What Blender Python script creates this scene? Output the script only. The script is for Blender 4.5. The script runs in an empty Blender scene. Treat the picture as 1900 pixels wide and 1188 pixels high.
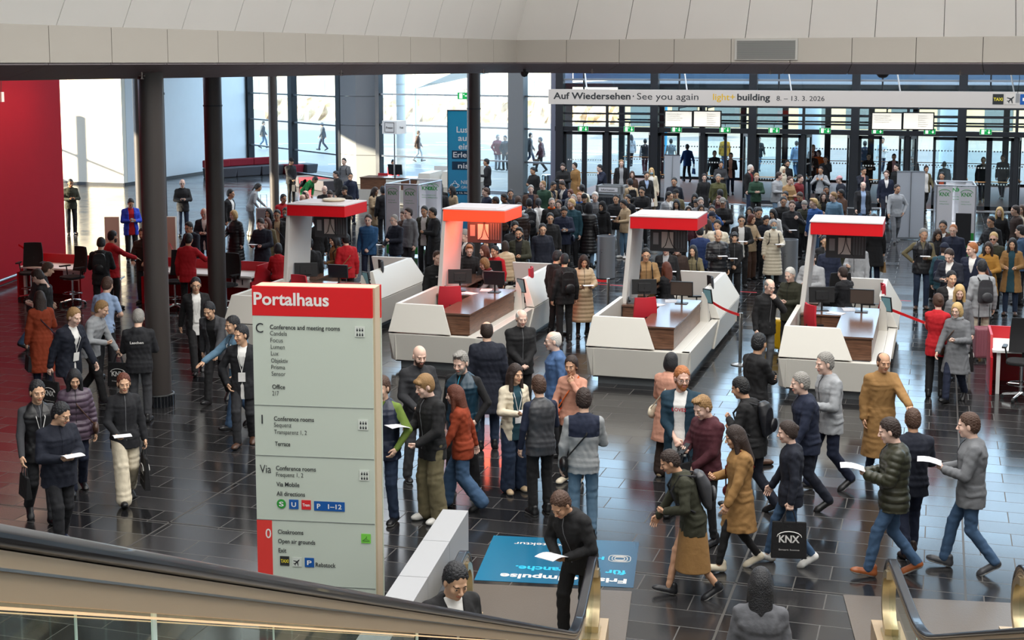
import bpy, math, random
import numpy as np
from mathutils import Vector, Matrix

# ---------------- camera, world, sun, area lights, exposure ----------------
F, CX, CY, H = 2608.0, 950.0, 425.0, 5.45          # focal length and principal point in pixels (1900 x 1188), eye height
PT, YW = math.atan(310 / F), math.radians(16.9)
sc = bpy.context.scene
col = sc.collection
cd = bpy.data.cameras.new('camera')
cam = bpy.data.objects.new('camera', cd)
col.objects.link(cam)
cd.sensor_fit = 'HORIZONTAL'
cd.sensor_width = 36
cd.lens = 36 * F / 1900
cd.shift_y = -(594 - CY) / 1900
cd.clip_start = 0.3
cd.clip_end = 900
cam.location = (0, 0, H)
cam.rotation_euler = (math.pi / 2 - PT, 0, YW)
sc.camera = cam

w = bpy.data.worlds.new('world')
sc.world = w
w.use_nodes = True
wn = w.node_tree
wn.nodes['Background'].inputs[0].default_value = (0.61, 0.78, 1.0, 1)
wn.nodes['Background'].inputs[1].default_value = 5.0

sd = bpy.data.lights.new('sun', 'SUN')
sd.energy = 26.0
sd.angle = 0.012
sd.color = (1.0, 0.86, 0.62)
sun = bpy.data.objects.new('sun', sd)
col.objects.link(sun)
sun.rotation_euler = Vector((-0.80, -0.52, 0.27)).to_track_quat('Z', 'Y').to_euler()

def area(name, loc, rot, sx, sy, power, color):
    d = bpy.data.lights.new(name, 'AREA')
    d.shape = 'RECTANGLE'
    d.size, d.size_y = sx, sy
    d.energy = power
    d.color = color
    o = bpy.data.objects.new(name, d)
    col.objects.link(o)
    o.location = loc
    o.rotation_euler = rot
    return o
# daylight falling through the hall's glass roof
area('roof_skylight', (0.5, 14, 15.6), (0, 0, math.radians(-9)), 17, 26, 6500, (1.0, 0.975, 0.93))
# fill light added to brighten the entrance hall beyond the gallery
area('hall_skylight', (-4, 43, 12.8), (0, 0, 0), 36, 18, 6500, (0.95, 0.97, 1.0))
# warm wall washers above the red wall
area('wall_washer', (-19.9, 26.5, 5.0), (0, math.radians(28), math.radians(13.5)), 0.3, 11, 140, (1.0, 0.62, 0.45))

sc.view_settings.view_transform = 'Standard'
sc.view_settings.look = 'None'
sc.view_settings.gamma = 1
sc.view_settings.exposure = 0.0
sc.cycles.use_denoising = True
sc.cycles.max_bounces = 6
sc.cycles.diffuse_bounces = 3
sc.cycles.glossy_bounces = 3
sc.cycles.transmission_bounces = 4
sc.cycles.transparent_max_bounces = 12
sc.cycles.caustics_reflective = False
sc.cycles.caustics_refractive = False
sc.cycles.sample_clamp_indirect = 6

# the camera's own geometry, used to find where on the floor a thing seen in the photograph stands
FW = (-math.sin(YW) * math.cos(PT), math.cos(YW) * math.cos(PT), -math.sin(PT))
RT = (math.cos(YW), math.sin(YW), 0)
UP = (-math.sin(YW) * math.sin(PT), math.cos(YW) * math.sin(PT), math.cos(PT))
def at(px, py, z=0.0):
    a, b = (px - CX) / F, (CY - py) / F
    d = [FW[i] + a * RT[i] + b * UP[i] for i in range(3)]
    t = (z - H) / d[2]
    return (t * d[0], t * d[1], z)

# ---------------- helpers ----------------
def lin(h):
    if isinstance(h, str):
        h = h.lstrip('#')
        if len(h) == 3:
            h = ''.join(c * 2 for c in h)
        c = [int(h[i:i + 2], 16) / 255 for i in (0, 2, 4)]
        return tuple((x / 12.92 if x <= 0.04045 else ((x + 0.055) / 1.055) ** 2.4) for x in c) + (1,)
    return tuple(h) + (1,) if len(h) == 3 else h

MATS = {}
def mat(name, c, rough=0.5, metal=0.0, bump=0, bscale=30, var=0, emit=0, coat=0, spec=None):
    """one procedural material: base colour with a little noise variation, optional noise bump"""
    if name in MATS:
        return MATS[name]
    m = bpy.data.materials.new(name)
    m.use_nodes = True
    nt = m.node_tree
    b = nt.nodes['Principled BSDF']
    b.inputs['Base Color'].default_value = lin(c)
    b.inputs['Roughness'].default_value = rough
    b.inputs['Metallic'].default_value = metal
    if coat:
        b.inputs['Coat Weight'].default_value = coat
    if spec is not None:
        b.inputs['Specular IOR Level'].default_value = spec
    if emit:
        b.inputs['Emission Color'].default_value = lin(c)
        b.inputs['Emission Strength'].default_value = emit
    if bump or var:
        tc = nt.nodes.new('ShaderNodeTexCoord')
        nz = nt.nodes.new('ShaderNodeTexNoise')
        nz.inputs['Scale'].default_value = bscale
        nz.inputs['Detail'].default_value = 3
        nt.links.new(tc.outputs['Object'], nz.inputs['Vector'])
        if bump:
            bp = nt.nodes.new('ShaderNodeBump')
            bp.inputs['Strength'].default_value = bump
            bp.inputs['Distance'].default_value = 0.02
            nt.links.new(nz.outputs['Fac'], bp.inputs['Height'])
            nt.links.new(bp.outputs['Normal'], b.inputs['Normal'])
        if var:
            mx = nt.nodes.new('ShaderNodeMix')
            mx.data_type = 'RGBA'
            base = lin(c)
            mx.inputs['A'].default_value = tuple(x * (1 - var) for x in base[:3]) + (1,)
            mx.inputs['B'].default_value = tuple(min(1, x * (1 + var)) for x in base[:3]) + (1,)
            nt.links.new(nz.outputs['Fac'], mx.inputs['Factor'])
            nt.links.new(mx.outputs['Result'], b.inputs['Base Color'])
    MATS[name] = m
    return m

def glass_mat(name, tint=(0.9, 0.97, 0.98), gloss=0.07, rough=0.02):
    if name in MATS:
        return MATS[name]
    m = bpy.data.materials.new(name)
    m.use_nodes = True
    nt = m.node_tree
    nt.nodes.clear()
    out = nt.nodes.new('ShaderNodeOutputMaterial')
    mx = nt.nodes.new('ShaderNodeMixShader')
    tr = nt.nodes.new('ShaderNodeBsdfTransparent')
    gl = nt.nodes.new('ShaderNodeBsdfGlossy')
    lw = nt.nodes.new('ShaderNodeLayerWeight')
    lw.inputs['Blend'].default_value = 0.5
    pw = nt.nodes.new('ShaderNodeMath')
    pw.operation = 'POWER'
    pw.inputs[1].default_value = 5
    nt.links.new(lw.outputs['Facing'], pw.inputs[0])
    fr = nt.nodes.new('ShaderNodeMath')
    fr.operation = 'MULTIPLY_ADD'
    fr.inputs[1].default_value = 0.5
    fr.inputs[2].default_value = gloss * 0.5
    nt.links.new(pw.outputs[0], fr.inputs[0])
    tr.inputs['Color'].default_value = tuple(tint) + (1,)
    gl.inputs['Roughness'].default_value = rough
    nt.links.new(fr.outputs[0], mx.inputs[0])
    nt.links.new(tr.outputs[0], mx.inputs[1])
    nt.links.new(gl.outputs[0], mx.inputs[2])
    nt.links.new(mx.outputs[0], out.inputs['Surface'])
    MATS[name] = m
    return m

class MB:
    """collects shapes and links them as one mesh object"""
    def __init__(s):
        s.v, s.f, s.m = [], [], []
        s.T = None
    def add(s, vs, fs, mi=0):
        o = len(s.v)
        if s.T is not None:
            vs = [tuple(s.T @ Vector(p)) for p in vs]
        s.v += [tuple(p) for p in vs]
        s.f += [tuple(i + o for i in f) for f in fs]
        s.m += [mi] * len(fs)
        return s
    def box(s, x0, y0, z0, x1, y1, z1, mi=0):
        vs = [(x, y, z) for z in (z0, z1) for (x, y) in ((x0, y0), (x1, y0), (x1, y1), (x0, y1))]
        return s.add(vs, [(3, 2, 1, 0), (4, 5, 6, 7), (0, 1, 5, 4), (1, 2, 6, 5), (2, 3, 7, 6), (3, 0, 4, 7)], mi)
    def hexa(s, lo, hi, mi=0):
        """lo and hi: four points each, counter-clockwise seen from above"""
        return s.add(list(lo) + list(hi), [(3, 2, 1, 0), (4, 5, 6, 7), (0, 1, 5, 4), (1, 2, 6, 5), (2, 3, 7, 6), (3, 0, 4, 7)], mi)
    def slab(s, a, b, th, z0, z1, mi=0, side=0):
        """upright slab from a to b in plan"""
        ax, ay = a; bx, by = b
        L = math.hypot(bx - ax, by - ay) or 1
        nx, ny = -(by - ay) / L * th, (bx - ax) / L * th
        k0, k1 = (side - 1) / 2, (side + 1) / 2
        p = [(ax + nx * k0, ay + ny * k0), (bx + nx * k0, by + ny * k0), (bx + nx * k1, by + ny * k1), (ax + nx * k1, ay + ny * k1)]
        return s.hexa([(x, y, z0) for x, y in p], [(x, y, z1) for x, y in p], mi)
    def poly(s, pts, z0, z1, mi=0):
        n = len(pts)
        vs = [(x, y, z0) for x, y in pts] + [(x, y, z1) for x, y in pts]
        fs = [tuple(range(n - 1, -1, -1)), tuple(range(n, 2 * n))] + [(i, (i + 1) % n, n + (i + 1) % n, n + i) for i in range(n)]
        return s.add(vs, fs, mi)
    def tube(s, pts, r, n=10, mi=0, cap=True, flat=1.0):
        pts = [Vector(p) for p in pts]
        rr = r if isinstance(r, (list, tuple)) else [r] * len(pts)
        vs, fs = [], []
        ref = None
        for i, p in enumerate(pts):
            d = (pts[min(i + 1, len(pts) - 1)] - pts[max(i - 1, 0)]).normalized()
            if ref is None or abs(ref.dot(d)) > 0.99:
                ref = Vector((0, 0, 1)) if abs(d.z) < 0.95 else Vector((1, 0, 0))
            x = d.cross(ref).normalized()
            y = x.cross(d).normalized()
            for k in range(n):
                a = 2 * math.pi * k / n
                vs.append(p + x * math.cos(a) * rr[i] + y * math.sin(a) * rr[i] * flat)
        for i in range(len(pts) - 1):
            for k in range(n):
                k2 = (k + 1) % n
                fs.append((i * n + k, i * n + k2, (i + 1) * n + k2, (i + 1) * n + k))
        if cap:
            fs.append(tuple(range(n - 1, -1, -1)))
            fs.append(tuple(range((len(pts) - 1) * n, len(pts) * n)))
        return s.add(vs, fs, mi)
    def cyl(s, x, y, z0, z1, r, n=24, mi=0, r2=None):
        return s.lathe(x, y, [(0.0001, z0), (r, z0), (r if r2 is None else r2, z1), (0.0001, z1)], n, mi)
    def lathe(s, x, y, prof, n=24, mi=0):
        vs = [(x + r * math.cos(2 * math.pi * k / n), y + r * math.sin(2 * math.pi * k / n), z) for r, z in prof for k in range(n)]
        fs = [(i * n + k, i * n + (k + 1) % n, (i + 1) * n + (k + 1) % n, (i + 1) * n + k) for i in range(len(prof) - 1) for k in range(n)]
        return s.add(vs, fs, mi)
    def build(s, name, m, parent=None, smooth=False, loc=None, bevel=0):
        me = bpy.data.meshes.new(name)
        me.from_pydata(s.v, [], s.f)
        for k in (m if isinstance(m, (list, tuple)) else [m]):
            me.materials.append(k)
        if isinstance(m, (list, tuple)):
            me.polygons.foreach_set('material_index', s.m)
        if smooth:
            me.shade_smooth()
            try:
                me.set_sharp_from_angle(angle=math.radians(smooth if smooth > 1 else 40))
            except Exception:
                pass
        me.update()
        o = bpy.data.objects.new(name, me)
        col.objects.link(o)
        o.parent = parent
        if loc:
            o.location = loc
        if bevel:
            b = o.modifiers.new('bevel', 'BEVEL')
            b.width = bevel
            b.segments = 2
            b.limit_method = 'ANGLE'
        return o

def tag(o, label=None, cat=None, group=None, kind=None):
    if label: o['label'] = label
    if cat: o['category'] = cat
    if group: o['group'] = group
    if kind: o['kind'] = kind
    return o
def thing(name, label, cat, loc=(0, 0, 0), rz=0, group=None):
    o = bpy.data.objects.new(name, None)
    col.objects.link(o)
    o.location = loc
    o.rotation_euler = (0, 0, rz)
    return tag(o, label, cat, group)
def struct(o):
    o['kind'] = 'structure'
    return o

def lettering(items, m, name='lettering', parent=None, T=None, depth=0.0):
    """items: (string, x, y, width or None, height of a capital, weight); one flat mesh in the plane of T"""
    vs, fs = [], []
    T = T or Matrix()
    for st, x, y, wd, hc, wt in items:
        cu = bpy.data.curves.new('t', 'FONT')
        cu.body = st
        cu.size = hc / 0.72
        cu.offset = wt * hc
        cu.resolution_u = 3
        ob = bpy.data.objects.new('t', cu)
        me = bpy.data.meshes.new_from_object(ob)
        n = len(me.vertices)
        if n:
            co = np.empty(n * 3, np.float32)
            me.vertices.foreach_get('co', co)
            co = co.reshape(-1, 3)
            x0, x1 = co[:, 0].min(), co[:, 0].max()
            k = (wd / (x1 - x0)) if wd else 1.0
            o = len(vs)
            for p in co:
                vs.append(tuple(T @ Vector((x + (p[0] - x0) * k, y + p[1], 0))))
            for pl in me.polygons:
                fs.append(tuple(i + o for i in pl.vertices))
        bpy.data.meshes.remove(me)
        bpy.data.objects.remove(ob)
        bpy.data.curves.remove(cu)
    me = bpy.data.meshes.new(name)
    me.from_pydata(vs, [], fs)
    me.materials.append(m)
    o = bpy.data.objects.new(name, me)
    col.objects.link(o)
    o.parent = parent
    return o

def plane_T(origin, xdir, ydir):
    x, y = Vector(xdir).normalized(), Vector(ydir).normalized()
    z = x.cross(y)
    return Matrix(((x.x, y.x, z.x, origin[0]), (x.y, y.y, z.y, origin[1]), (x.z, y.z, z.z, origin[2]), (0, 0, 0, 1)))

def rect(T, x0, y0, x1, y1, m, name, parent, dz=0.0):
    b = MB()
    b.T = T
    b.add([(x0, y0, dz), (x1, y0, dz), (x1, y1, dz), (x0, y1, dz)], [(0, 1, 2, 3)])
    return b.build(name, m, parent)

DARK = mat('dark_steel', '#2b2d31', 0.45, 0.3)
FRAME = mat('anthracite_frame', '#33363b', 0.4, 0.4)
STEEL = mat('brushed_steel', '#a7a9aa', 0.28, 1.0)
CHROME = mat('chrome', '#d0d2d4', 0.12, 1.0)
WHITE = mat('white_panel', '#d9d8d2', 0.45)
LWHITE = mat('pure_white', '#ededec', 0.5)
INK = mat('ink', '#2a2d30', 0.6)
RED = mat('red_paint', '#c8101c', 0.4)
GLASS = glass_mat('clear_glass')
# ---------------- the setting ----------------
def floor_mat():
    m = bpy.data.materials.new('granite_tiles')
    m.use_nodes = True
    nt = m.node_tree
    b = nt.nodes['Principled BSDF']
    tc = nt.nodes.new('ShaderNodeTexCoord')
    br = nt.nodes.new('ShaderNodeTexBrick')
    br.offset = 0.37
    br.offset_frequency = 2
    br.inputs['Scale'].default_value = 1
    br.inputs['Brick Width'].default_value = 0.95
    br.inputs['Row Height'].default_value = 0.42
    br.inputs['Mortar Size'].default_value = 0.006
    br.inputs['Mortar Smooth'].default_value = 0.2
    br.inputs['Color1'].default_value = lin('#1d1d1f')
    br.inputs['Color2'].default_value = lin('#2e2d2e')
    br.inputs['Mortar'].default_value = lin('#45423f')
    nt.links.new(tc.outputs['Object'], br.inputs['Vector'])
    nz = nt.nodes.new('ShaderNodeTexNoise')
    nz.inputs['Scale'].default_value = 70
    nz.inputs['Detail'].default_value = 4
    nt.links.new(tc.outputs['Object'], nz.inputs['Vector'])
    mx = nt.nodes.new('ShaderNodeMix')
    mx.data_type = 'RGBA'
    mx.blend_type = 'MULTIPLY'
    mx.inputs['Factor'].default_value = 0.8
    rmp = nt.nodes.new('ShaderNodeMapRange')
    rmp.inputs['From Min'].default_value = 0.3
    rmp.inputs['From Max'].default_value = 0.7
    rmp.inputs['To Min'].default_value = 0.45
    rmp.inputs['To Max'].default_value = 1.35
    nt.links.new(nz.outputs['Fac'], rmp.inputs['Value'])
    nt.links.new(br.outputs['Color'], mx.inputs['A'])
    nt.links.new(rmp.outputs['Result'], mx.inputs['B'])
    nt.links.new(mx.outputs['Result'], b.inputs['Base Color'])
    # polish differs from stone to stone, the joints are matt
    b2 = nt.nodes.new('ShaderNodeTexBrick')
    b2.offset = 0.37
    b2.offset_frequency = 2
    for k_, v_ in (('Scale', 1), ('Brick Width', 0.95), ('Row Height', 0.42), ('Mortar Size', 0.007), ('Mortar Smooth', 0.3)):
        b2.inputs[k_].default_value = v_
    b2.inputs['Color1'].default_value = (0.09, 0.09, 0.09, 1)
    b2.inputs['Color2'].default_value = (0.17, 0.17, 0.17, 1)
    b2.inputs['Mortar'].default_value = (0.7, 0.7, 0.7, 1)
    nt.links.new(tc.outputs['Object'], b2.inputs['Vector'])
    n2 = nt.nodes.new('ShaderNodeTexNoise')
    n2.inputs['Scale'].default_value = 160
    nt.links.new(tc.outputs['Object'], n2.inputs['Vector'])
    ad = nt.nodes.new('ShaderNodeMath')
    ad.operation = 'MULTIPLY_ADD'
    ad.inputs[1].default_value = 0.06
    nt.links.new(n2.outputs['Fac'], ad.inputs[0])
    nt.links.new(b2.outputs['Color'], ad.inputs[2])
    nt.links.new(ad.outputs[0], b.inputs['Roughness'])
    # each stone lies a hair out of level
    b3 = nt.nodes.new('ShaderNodeTexBrick')
    b3.offset = 0.37
    b3.offset_frequency = 2
    for k_, v_ in (('Scale', 1), ('Brick Width', 0.95), ('Row Height', 0.42), ('Mortar Size', 0.0), ('Bias', 0.0)):
        b3.inputs[k_].default_value = v_
    b3.inputs['Color1'].default_value = (0, 0, 0, 1)
    b3.inputs['Color2'].default_value = (1, 1, 1, 1)
    nt.links.new(tc.outputs['Object'], b3.inputs['Vector'])
    sp = nt.nodes.new('ShaderNodeSeparateXYZ')
    nt.links.new(tc.outputs['Object'], sp.inputs[0])
    tl = nt.nodes.new('ShaderNodeMath')
    tl.operation = 'MULTIPLY'
    nt.links.new(b3.outputs['Color'], tl.inputs[0])
    nt.links.new(sp.outputs['Y'], tl.inputs[1])
    bp = nt.nodes.new('ShaderNodeBump')
    bp.inputs['Strength'].default_value = 0.25
    bp.inputs['Distance'].default_value = 0.004
    bp.invert = True
    nt.links.new(br.outputs['Fac'], bp.inputs['Height'])
    nt.links.new(bp.outputs['Normal'], b.inputs['Normal'])
    b.inputs['Specular IOR Level'].default_value = 1.0
    return m
FLOOR = floor_mat()
mb = MB()
mb.poly([(-45, -8), (25, -8), (25, 54.4), (-14.9, 54.4), (-14.9, 55.3), (-23, 56.6), (-25.5, 58.9), (-34.5, 66.4), (-45, 66.4)], -0.3, 0)
struct(mb.build('floor', FLOOR))
# steel joints let into the floor
k = 1
for x in (-8.62, -1.89, 0.42):
    mb = MB(); mb.box(x - 0.012, 3, 0.0, x + 0.012, 54, 0.002)
    struct(mb.build('trim_%d' % k, mat('joint_steel', '#4d4a47', 0.5, 0.3))); k += 1
mb = MB(); mb.box(-40, 14.32, 0, 25, 14.345, 0.002)
struct(mb.build('trim_%d' % k, MATS['joint_steel'])); k += 1

# forecourt outside: pale paving with drainage lines
def paving():
    m = bpy.data.materials.new('forecourt_paving')
    m.use_nodes = True
    nt = m.node_tree
    b = nt.nodes['Principled BSDF']
    b.inputs['Roughness'].default_value = 0.75
    tc = nt.nodes.new('ShaderNodeTexCoord')
    br = nt.nodes.new('ShaderNodeTexBrick')
    br.inputs['Scale'].default_value = 1
    br.inputs['Brick Width'].default_value = 1.2
    br.inputs['Row Height'].default_value = 0.6
    br.inputs['Mortar Size'].default_value = 0.02
    br.inputs['Color1'].default_value = lin('#7b776f')
    br.inputs['Color2'].default_value = lin('#716d66')
    br.inputs['Mortar'].default_value = lin('#606468')
    nt.links.new(tc.outputs['Object'], br.inputs['Vector'])
    nt.links.new(br.outputs['Color'], b.inputs['Base Color'])
    return m
mb = MB(); mb.poly([(-160, 40), (120, 40), (120, 420), (-160, 420)], -0.5, -0.06)
g = mb.build('outdoor_paving', paving()); g['kind'] = 'structure'

WALLW = mat('white_plaster', '#d3d8dc', 0.7, var=0.03, bscale=2)
REDW = mat('red_wall_paint', '#96061c', 0.8, spec=0.15, var=0.05, bscale=3)
# left side: sun washed wall, long grey-white wall, red wall
mb = MB(); mb.slab((-45, 54.4), (-34.5, 54.4), 0.3, 0, 13, side=1)
struct(mb.build('wall_back', mat('cream_plaster', '#e6dfcf', 0.75)))
mb = MB(); mb.slab((-34.5, 54.72), (-34.5, 66.6), 0.3, 0, 13, side=1)
struct(mb.build('wall_far_left', WALLW))
mb = MB(); mb.slab((-34.5, 54.45), (-34.5, 66.4), 0.03, 0, 0.12, side=-1); mb.slab((-45, 54.4), (-34.5, 54.4), 0.03, 0, 0.12, side=-1)
struct(mb.build('baseboard_far_left', DARK))
mb = MB(); mb.slab((-22.95, 33.2), (-17.6, 11), 0.5, 0, 5.25, side=-1)
struct(mb.build('wall_red', REDW))
t = thing('wall_rail', 'low steel guard rail along the foot of the red wall', 'rail', (0, 0, 0))
m2 = MB(); m2.tube([(-22.78, 33.0, 0.16), (-17.5, 11, 0.16)], 0.035)
m2.build('rail', STEEL, t, True)
m2 = MB(); m2.tube([(-22.86, 32.9, 0.0), (-17.56, 11, 0.0)], 0.05, flat=0.3)
m2.build('skirting', DARK, t)
for i in range(5):
    f = 0.03 + i * 0.2
    x, y = -22.78 + 5.28 * f, 33.0 - 22 * f
    m2 = MB(); m2.tube([(x, y, 0), (x, y, 0.15)], 0.015); m2.build('bracket', STEEL, t)

# atrium edge: lower strip, leaning panels, dark soffit
C0 = Vector((-9.3, 30.93, 0)); dR = Vector((0.984, -0.176, 0)); dL = Vector((-0.152, -0.988, 0))
ring = [C0 + dL * 33, C0, C0 + dR * 23, C0 + dR * 23 + dL * 33]   # clockwise from above
cen = sum(ring, Vector()) / 4
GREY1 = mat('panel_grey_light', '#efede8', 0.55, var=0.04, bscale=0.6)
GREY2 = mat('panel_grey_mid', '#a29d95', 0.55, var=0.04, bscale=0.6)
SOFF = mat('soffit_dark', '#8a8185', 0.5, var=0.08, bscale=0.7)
GAP = mat('panel_gap', '#3a3a3c', 0.8)
def off(i, d):     # ring corner i pushed outward by d
    a, b, c = ring[i - 1], ring[i], ring[(i + 1) % 4]
    n1 = Vector((-(b - a).y, (b - a).x, 0)).normalized(); n2 = Vector((-(c - b).y, (c - b).x, 0)).normalized()
    return b + (n1 + n2) * d
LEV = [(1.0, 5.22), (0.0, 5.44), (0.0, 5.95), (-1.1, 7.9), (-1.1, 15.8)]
names = ['left', 'far', 'right', 'near']
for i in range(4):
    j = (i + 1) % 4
    for k_, (nm, ma) in enumerate((('soffit', SOFF), ('lower_panels', GREY2), ('upper_panels', GREY1), ('shaft_wall', mat('shaft_white', '#d8dadc', 0.7)))):  # top tier: unseen high wall added to keep the low sun out
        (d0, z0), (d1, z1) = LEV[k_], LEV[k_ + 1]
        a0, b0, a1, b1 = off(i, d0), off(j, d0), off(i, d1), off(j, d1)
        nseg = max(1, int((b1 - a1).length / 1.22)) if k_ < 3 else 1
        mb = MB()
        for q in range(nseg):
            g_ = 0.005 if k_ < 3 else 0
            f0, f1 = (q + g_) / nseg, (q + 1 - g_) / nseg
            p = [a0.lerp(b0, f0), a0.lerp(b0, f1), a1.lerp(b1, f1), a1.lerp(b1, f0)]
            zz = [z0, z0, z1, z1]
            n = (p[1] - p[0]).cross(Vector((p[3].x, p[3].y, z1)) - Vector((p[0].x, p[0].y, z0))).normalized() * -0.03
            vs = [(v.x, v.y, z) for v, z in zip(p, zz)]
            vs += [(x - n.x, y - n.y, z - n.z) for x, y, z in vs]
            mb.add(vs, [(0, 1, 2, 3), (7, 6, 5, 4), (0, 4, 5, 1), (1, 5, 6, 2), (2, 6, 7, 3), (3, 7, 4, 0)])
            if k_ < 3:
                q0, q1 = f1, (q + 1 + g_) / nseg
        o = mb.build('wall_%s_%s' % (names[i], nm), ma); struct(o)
        # dark backing that shows in the seams
        if k_ < 3:
            mb = MB()
            n = (b0 - a0).cross(Vector((a1.x, a1.y, z1)) - Vector((a0.x, a0.y, z0))).normalized() * -0.01
            mb.add([(a0.x + n.x, a0.y + n.y, z0 + n.z), (b0.x + n.x, b0.y + n.y, z0 + n.z), (b1.x + n.x, b1.y + n.y, z1 + n.z), (a1.x + n.x, a1.y + n.y, z1 + n.z)], [(0, 1, 2, 3)])
            struct(mb.build('wall_%s_%s_backing' % (names[i], nm), GAP))
# unseen slab and upstand added at the far left to block bright reflections
mb = MB(); mb.poly([(-45, 9), (-24, 9), (-24, 60), (-45, 66.5)], 8.6, 8.8)
struct(mb.build('ceiling_left_bay', mat('bay_ceiling', '#b5b6b8', 0.8)))
mb = MB(); mb.slab((-24, 9), (-24, 60), 0.2, 8.6, 13)
struct(mb.build('wall_bay_upstand', mat('gallery_back', '#b9bbbd', 0.7)))
# roof over the shaft and the flat ceiling around the atrium
mb = MB(); mb.poly([(-30, -25), (30, -25), (30, 45), (-30, 45)], 16.0, 16.2)
struct(mb.build('ceiling_atrium', LWHITE))
TOP = 13.0
for i in range(4):
    a, b = off(i, 1.0), off((i + 1) % 4, 1.0)
    mb = MB(); mb.slab((a.x, a.y), (b.x, b.y), 0.1, 5.22, 16.0, side=-1)
    struct(mb.build('wall_%s_gallery' % names[i], mat('gallery_back', '#b9bbbd', 0.7)))
o0 = [off(i, 1.0) for i in range(4)]
big = [(-46, -25), (-46, 67), (26, 67), (26, -25)]
CEIL = mat('ceiling_dark_grey', '#8d8c8c', 0.8)
mb = MB()
outer = [(-46, -25), (-46, 55.6), (26, 54.6), (26, -25)]
mb.poly([(-46, 55.6), (-46, 67), (-34.4, 66.6), (-25.5, 59.0), (-23.5, 57.7), (-14.8, 55.6), (-14.8, 54.99)][::-1], TOP, TOP + .2)
for i in range(4):
    j = (i + 1) % 4
    a, b = o0[i], o0[j]
    mb.hexa([(a.x, a.y, TOP), (b.x, b.y, TOP), (*outer[j], TOP), (*outer[i], TOP)], [(a.x, a.y, TOP + .2), (b.x, b.y, TOP + .2), (*outer[j], TOP + .2), (*outer[i], TOP + .2)])
struct(mb.build('ceiling', CEIL))
# sprinkler heads on the soffit and air grilles in the far fascia
for f in (0.02, 0.2, 0.37):
    for wing in (0, 1):
        d = (dL if wing == 0 else dR) * (f * 33 if wing == 0 else 1.2 + f * 23)
        p = C0 + d + (Vector((-0.5, 0.1, 0)) if wing == 0 else Vector((0.1, 0.5, 0)))
        m2 = MB(); m2.tube([(p.x, p.y, 5.33), (p.x, p.y, 5.2)], 0.012, 6); m2.tube([(p.x - 0.05, p.y, 5.24), (p.x + 0.05, p.y, 5.24)], 0.01, 6); m2.cyl(p.x, p.y, 5.19, 5.2, 0.03, 10)
        tag(m2.build('sprinkler_head', mat('sprinkler', '#a39c95', 0.4, 0.7)), 'small sprinkler head sticking out of the dark soffit edge', 'sprinkler', 'sprinkler heads under the soffit')
GR = mat('grille', '#7d7e7c', 0.5)
for k_, (s0, s1) in enumerate(((6.82, 8.32), (18.1, 19.9))):
    t = thing('air_grille', ['rectangular grey air grille set in the pale fascia above the banner', 'grey air grille in the fascia at the far right edge'][k_], 'grille', tuple(C0 + dR * (s0 / 1.06)), 0)
    sx = [0.54, 0.66][k_]
    x0, x1 = (5.2, 6.55) if k_ == 0 else (12.1, 13.6)
    t.location = (C0.x, C0.y, 5.47); t.rotation_euler = (0, 0, math.atan2(dR.y, dR.x))
    m2 = MB(); m2.box(x0, -0.06, 0.02, x1, -0.035, 0.46); m2.build('frame', mat('grille_frame', '#a7a6a2', 0.5), t)
    m2 = MB()
    for q in range(16):
        z = 0.05 + q * 0.024
        m2.box(x0 + 0.05, -0.075, z, x1 - 0.05, -0.06, z + 0.014)
    m2.build('slats', GR, t)

# columns
COLM = mat('column_paint', '#3d3836', 0.42, var=0.05, bscale=1)
def column(px, py, r, label, ring_z=None, studs=False, foot=None, top=13.0):
    x, y, _ = foot or at(px, py)
    t = thing('column', label, 'column', (x, y, 0), 0, 'round grey columns under the gallery edge')
    m2 = MB(); m2.cyl(0, 0, 0, top, r, 40); m2.build('shaft', COLM, t, 30)
    if ring_z:
        m2 = MB(); m2.lathe(0, 0, [(r, ring_z), (r + 0.012, ring_z), (r + 0.012, ring_z + 0.035), (r, ring_z + 0.035)], 32); m2.build('collar', DARK, t, 30)
    if studs:
        m2 = MB()
        m2.lathe(0, 0, [(r, 0), (r + 0.035, 0), (r + 0.035, 0.19), (r + 0.02, 0.2), (r, 0.2)], 40); m2.build('base_ring', mat('dark_mirror', '#23262c', 0.15, 0.6), t, 30)
        m2 = MB()
        for a in range(26):
            c, s_ = math.cos(a * math.pi / 13), math.sin(a * math.pi / 13)
            m2.tube([((r + 0.038) * c, (r + 0.038) * s_, 0.005), ((r + 0.038) * c, (r + 0.038) * s_, 0.19)], 0.005, 5)
        m2.lathe(0, 0, [(r + 0.036, 0.185), (r + 0.044, 0.185), (r + 0.044, 0.2), (r + 0.02, 0.205)], 40)
        m2.build('base_studs', STEEL, t)
    return t
column(297, 752, 0.19, 'thick dark grey column with a studded steel foot ring, nearest the viewer', studs=True, top=5.3)
column(405, 606, 0.185, 'dark grey column with a black collar, right of the nearest column', 4.55)
column(510, 390, 0.17, 'slim grey column in front of the left window wall')
column(262, 392, 0.18, 'dark column half hidden behind the nearest column on its left')
column(880, 493, 0.18, 'dark column beside the blue event banner', 4.2)
x, y, _ = at(310, 500)
t = thing('downpipe', 'thin dark pipe standing just right of the nearest column', 'pipe', (x, y, 0))
m2 = MB(); m2.cyl(0, 0, 0, 5.3, 0.055, 16); m2.build('pipe', COLM, t, 30)
m2 = MB(); m2.cyl(0, 0, 4.6, 4.66, 0.07, 16); m2.build('clamp', DARK, t, 30)

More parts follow.
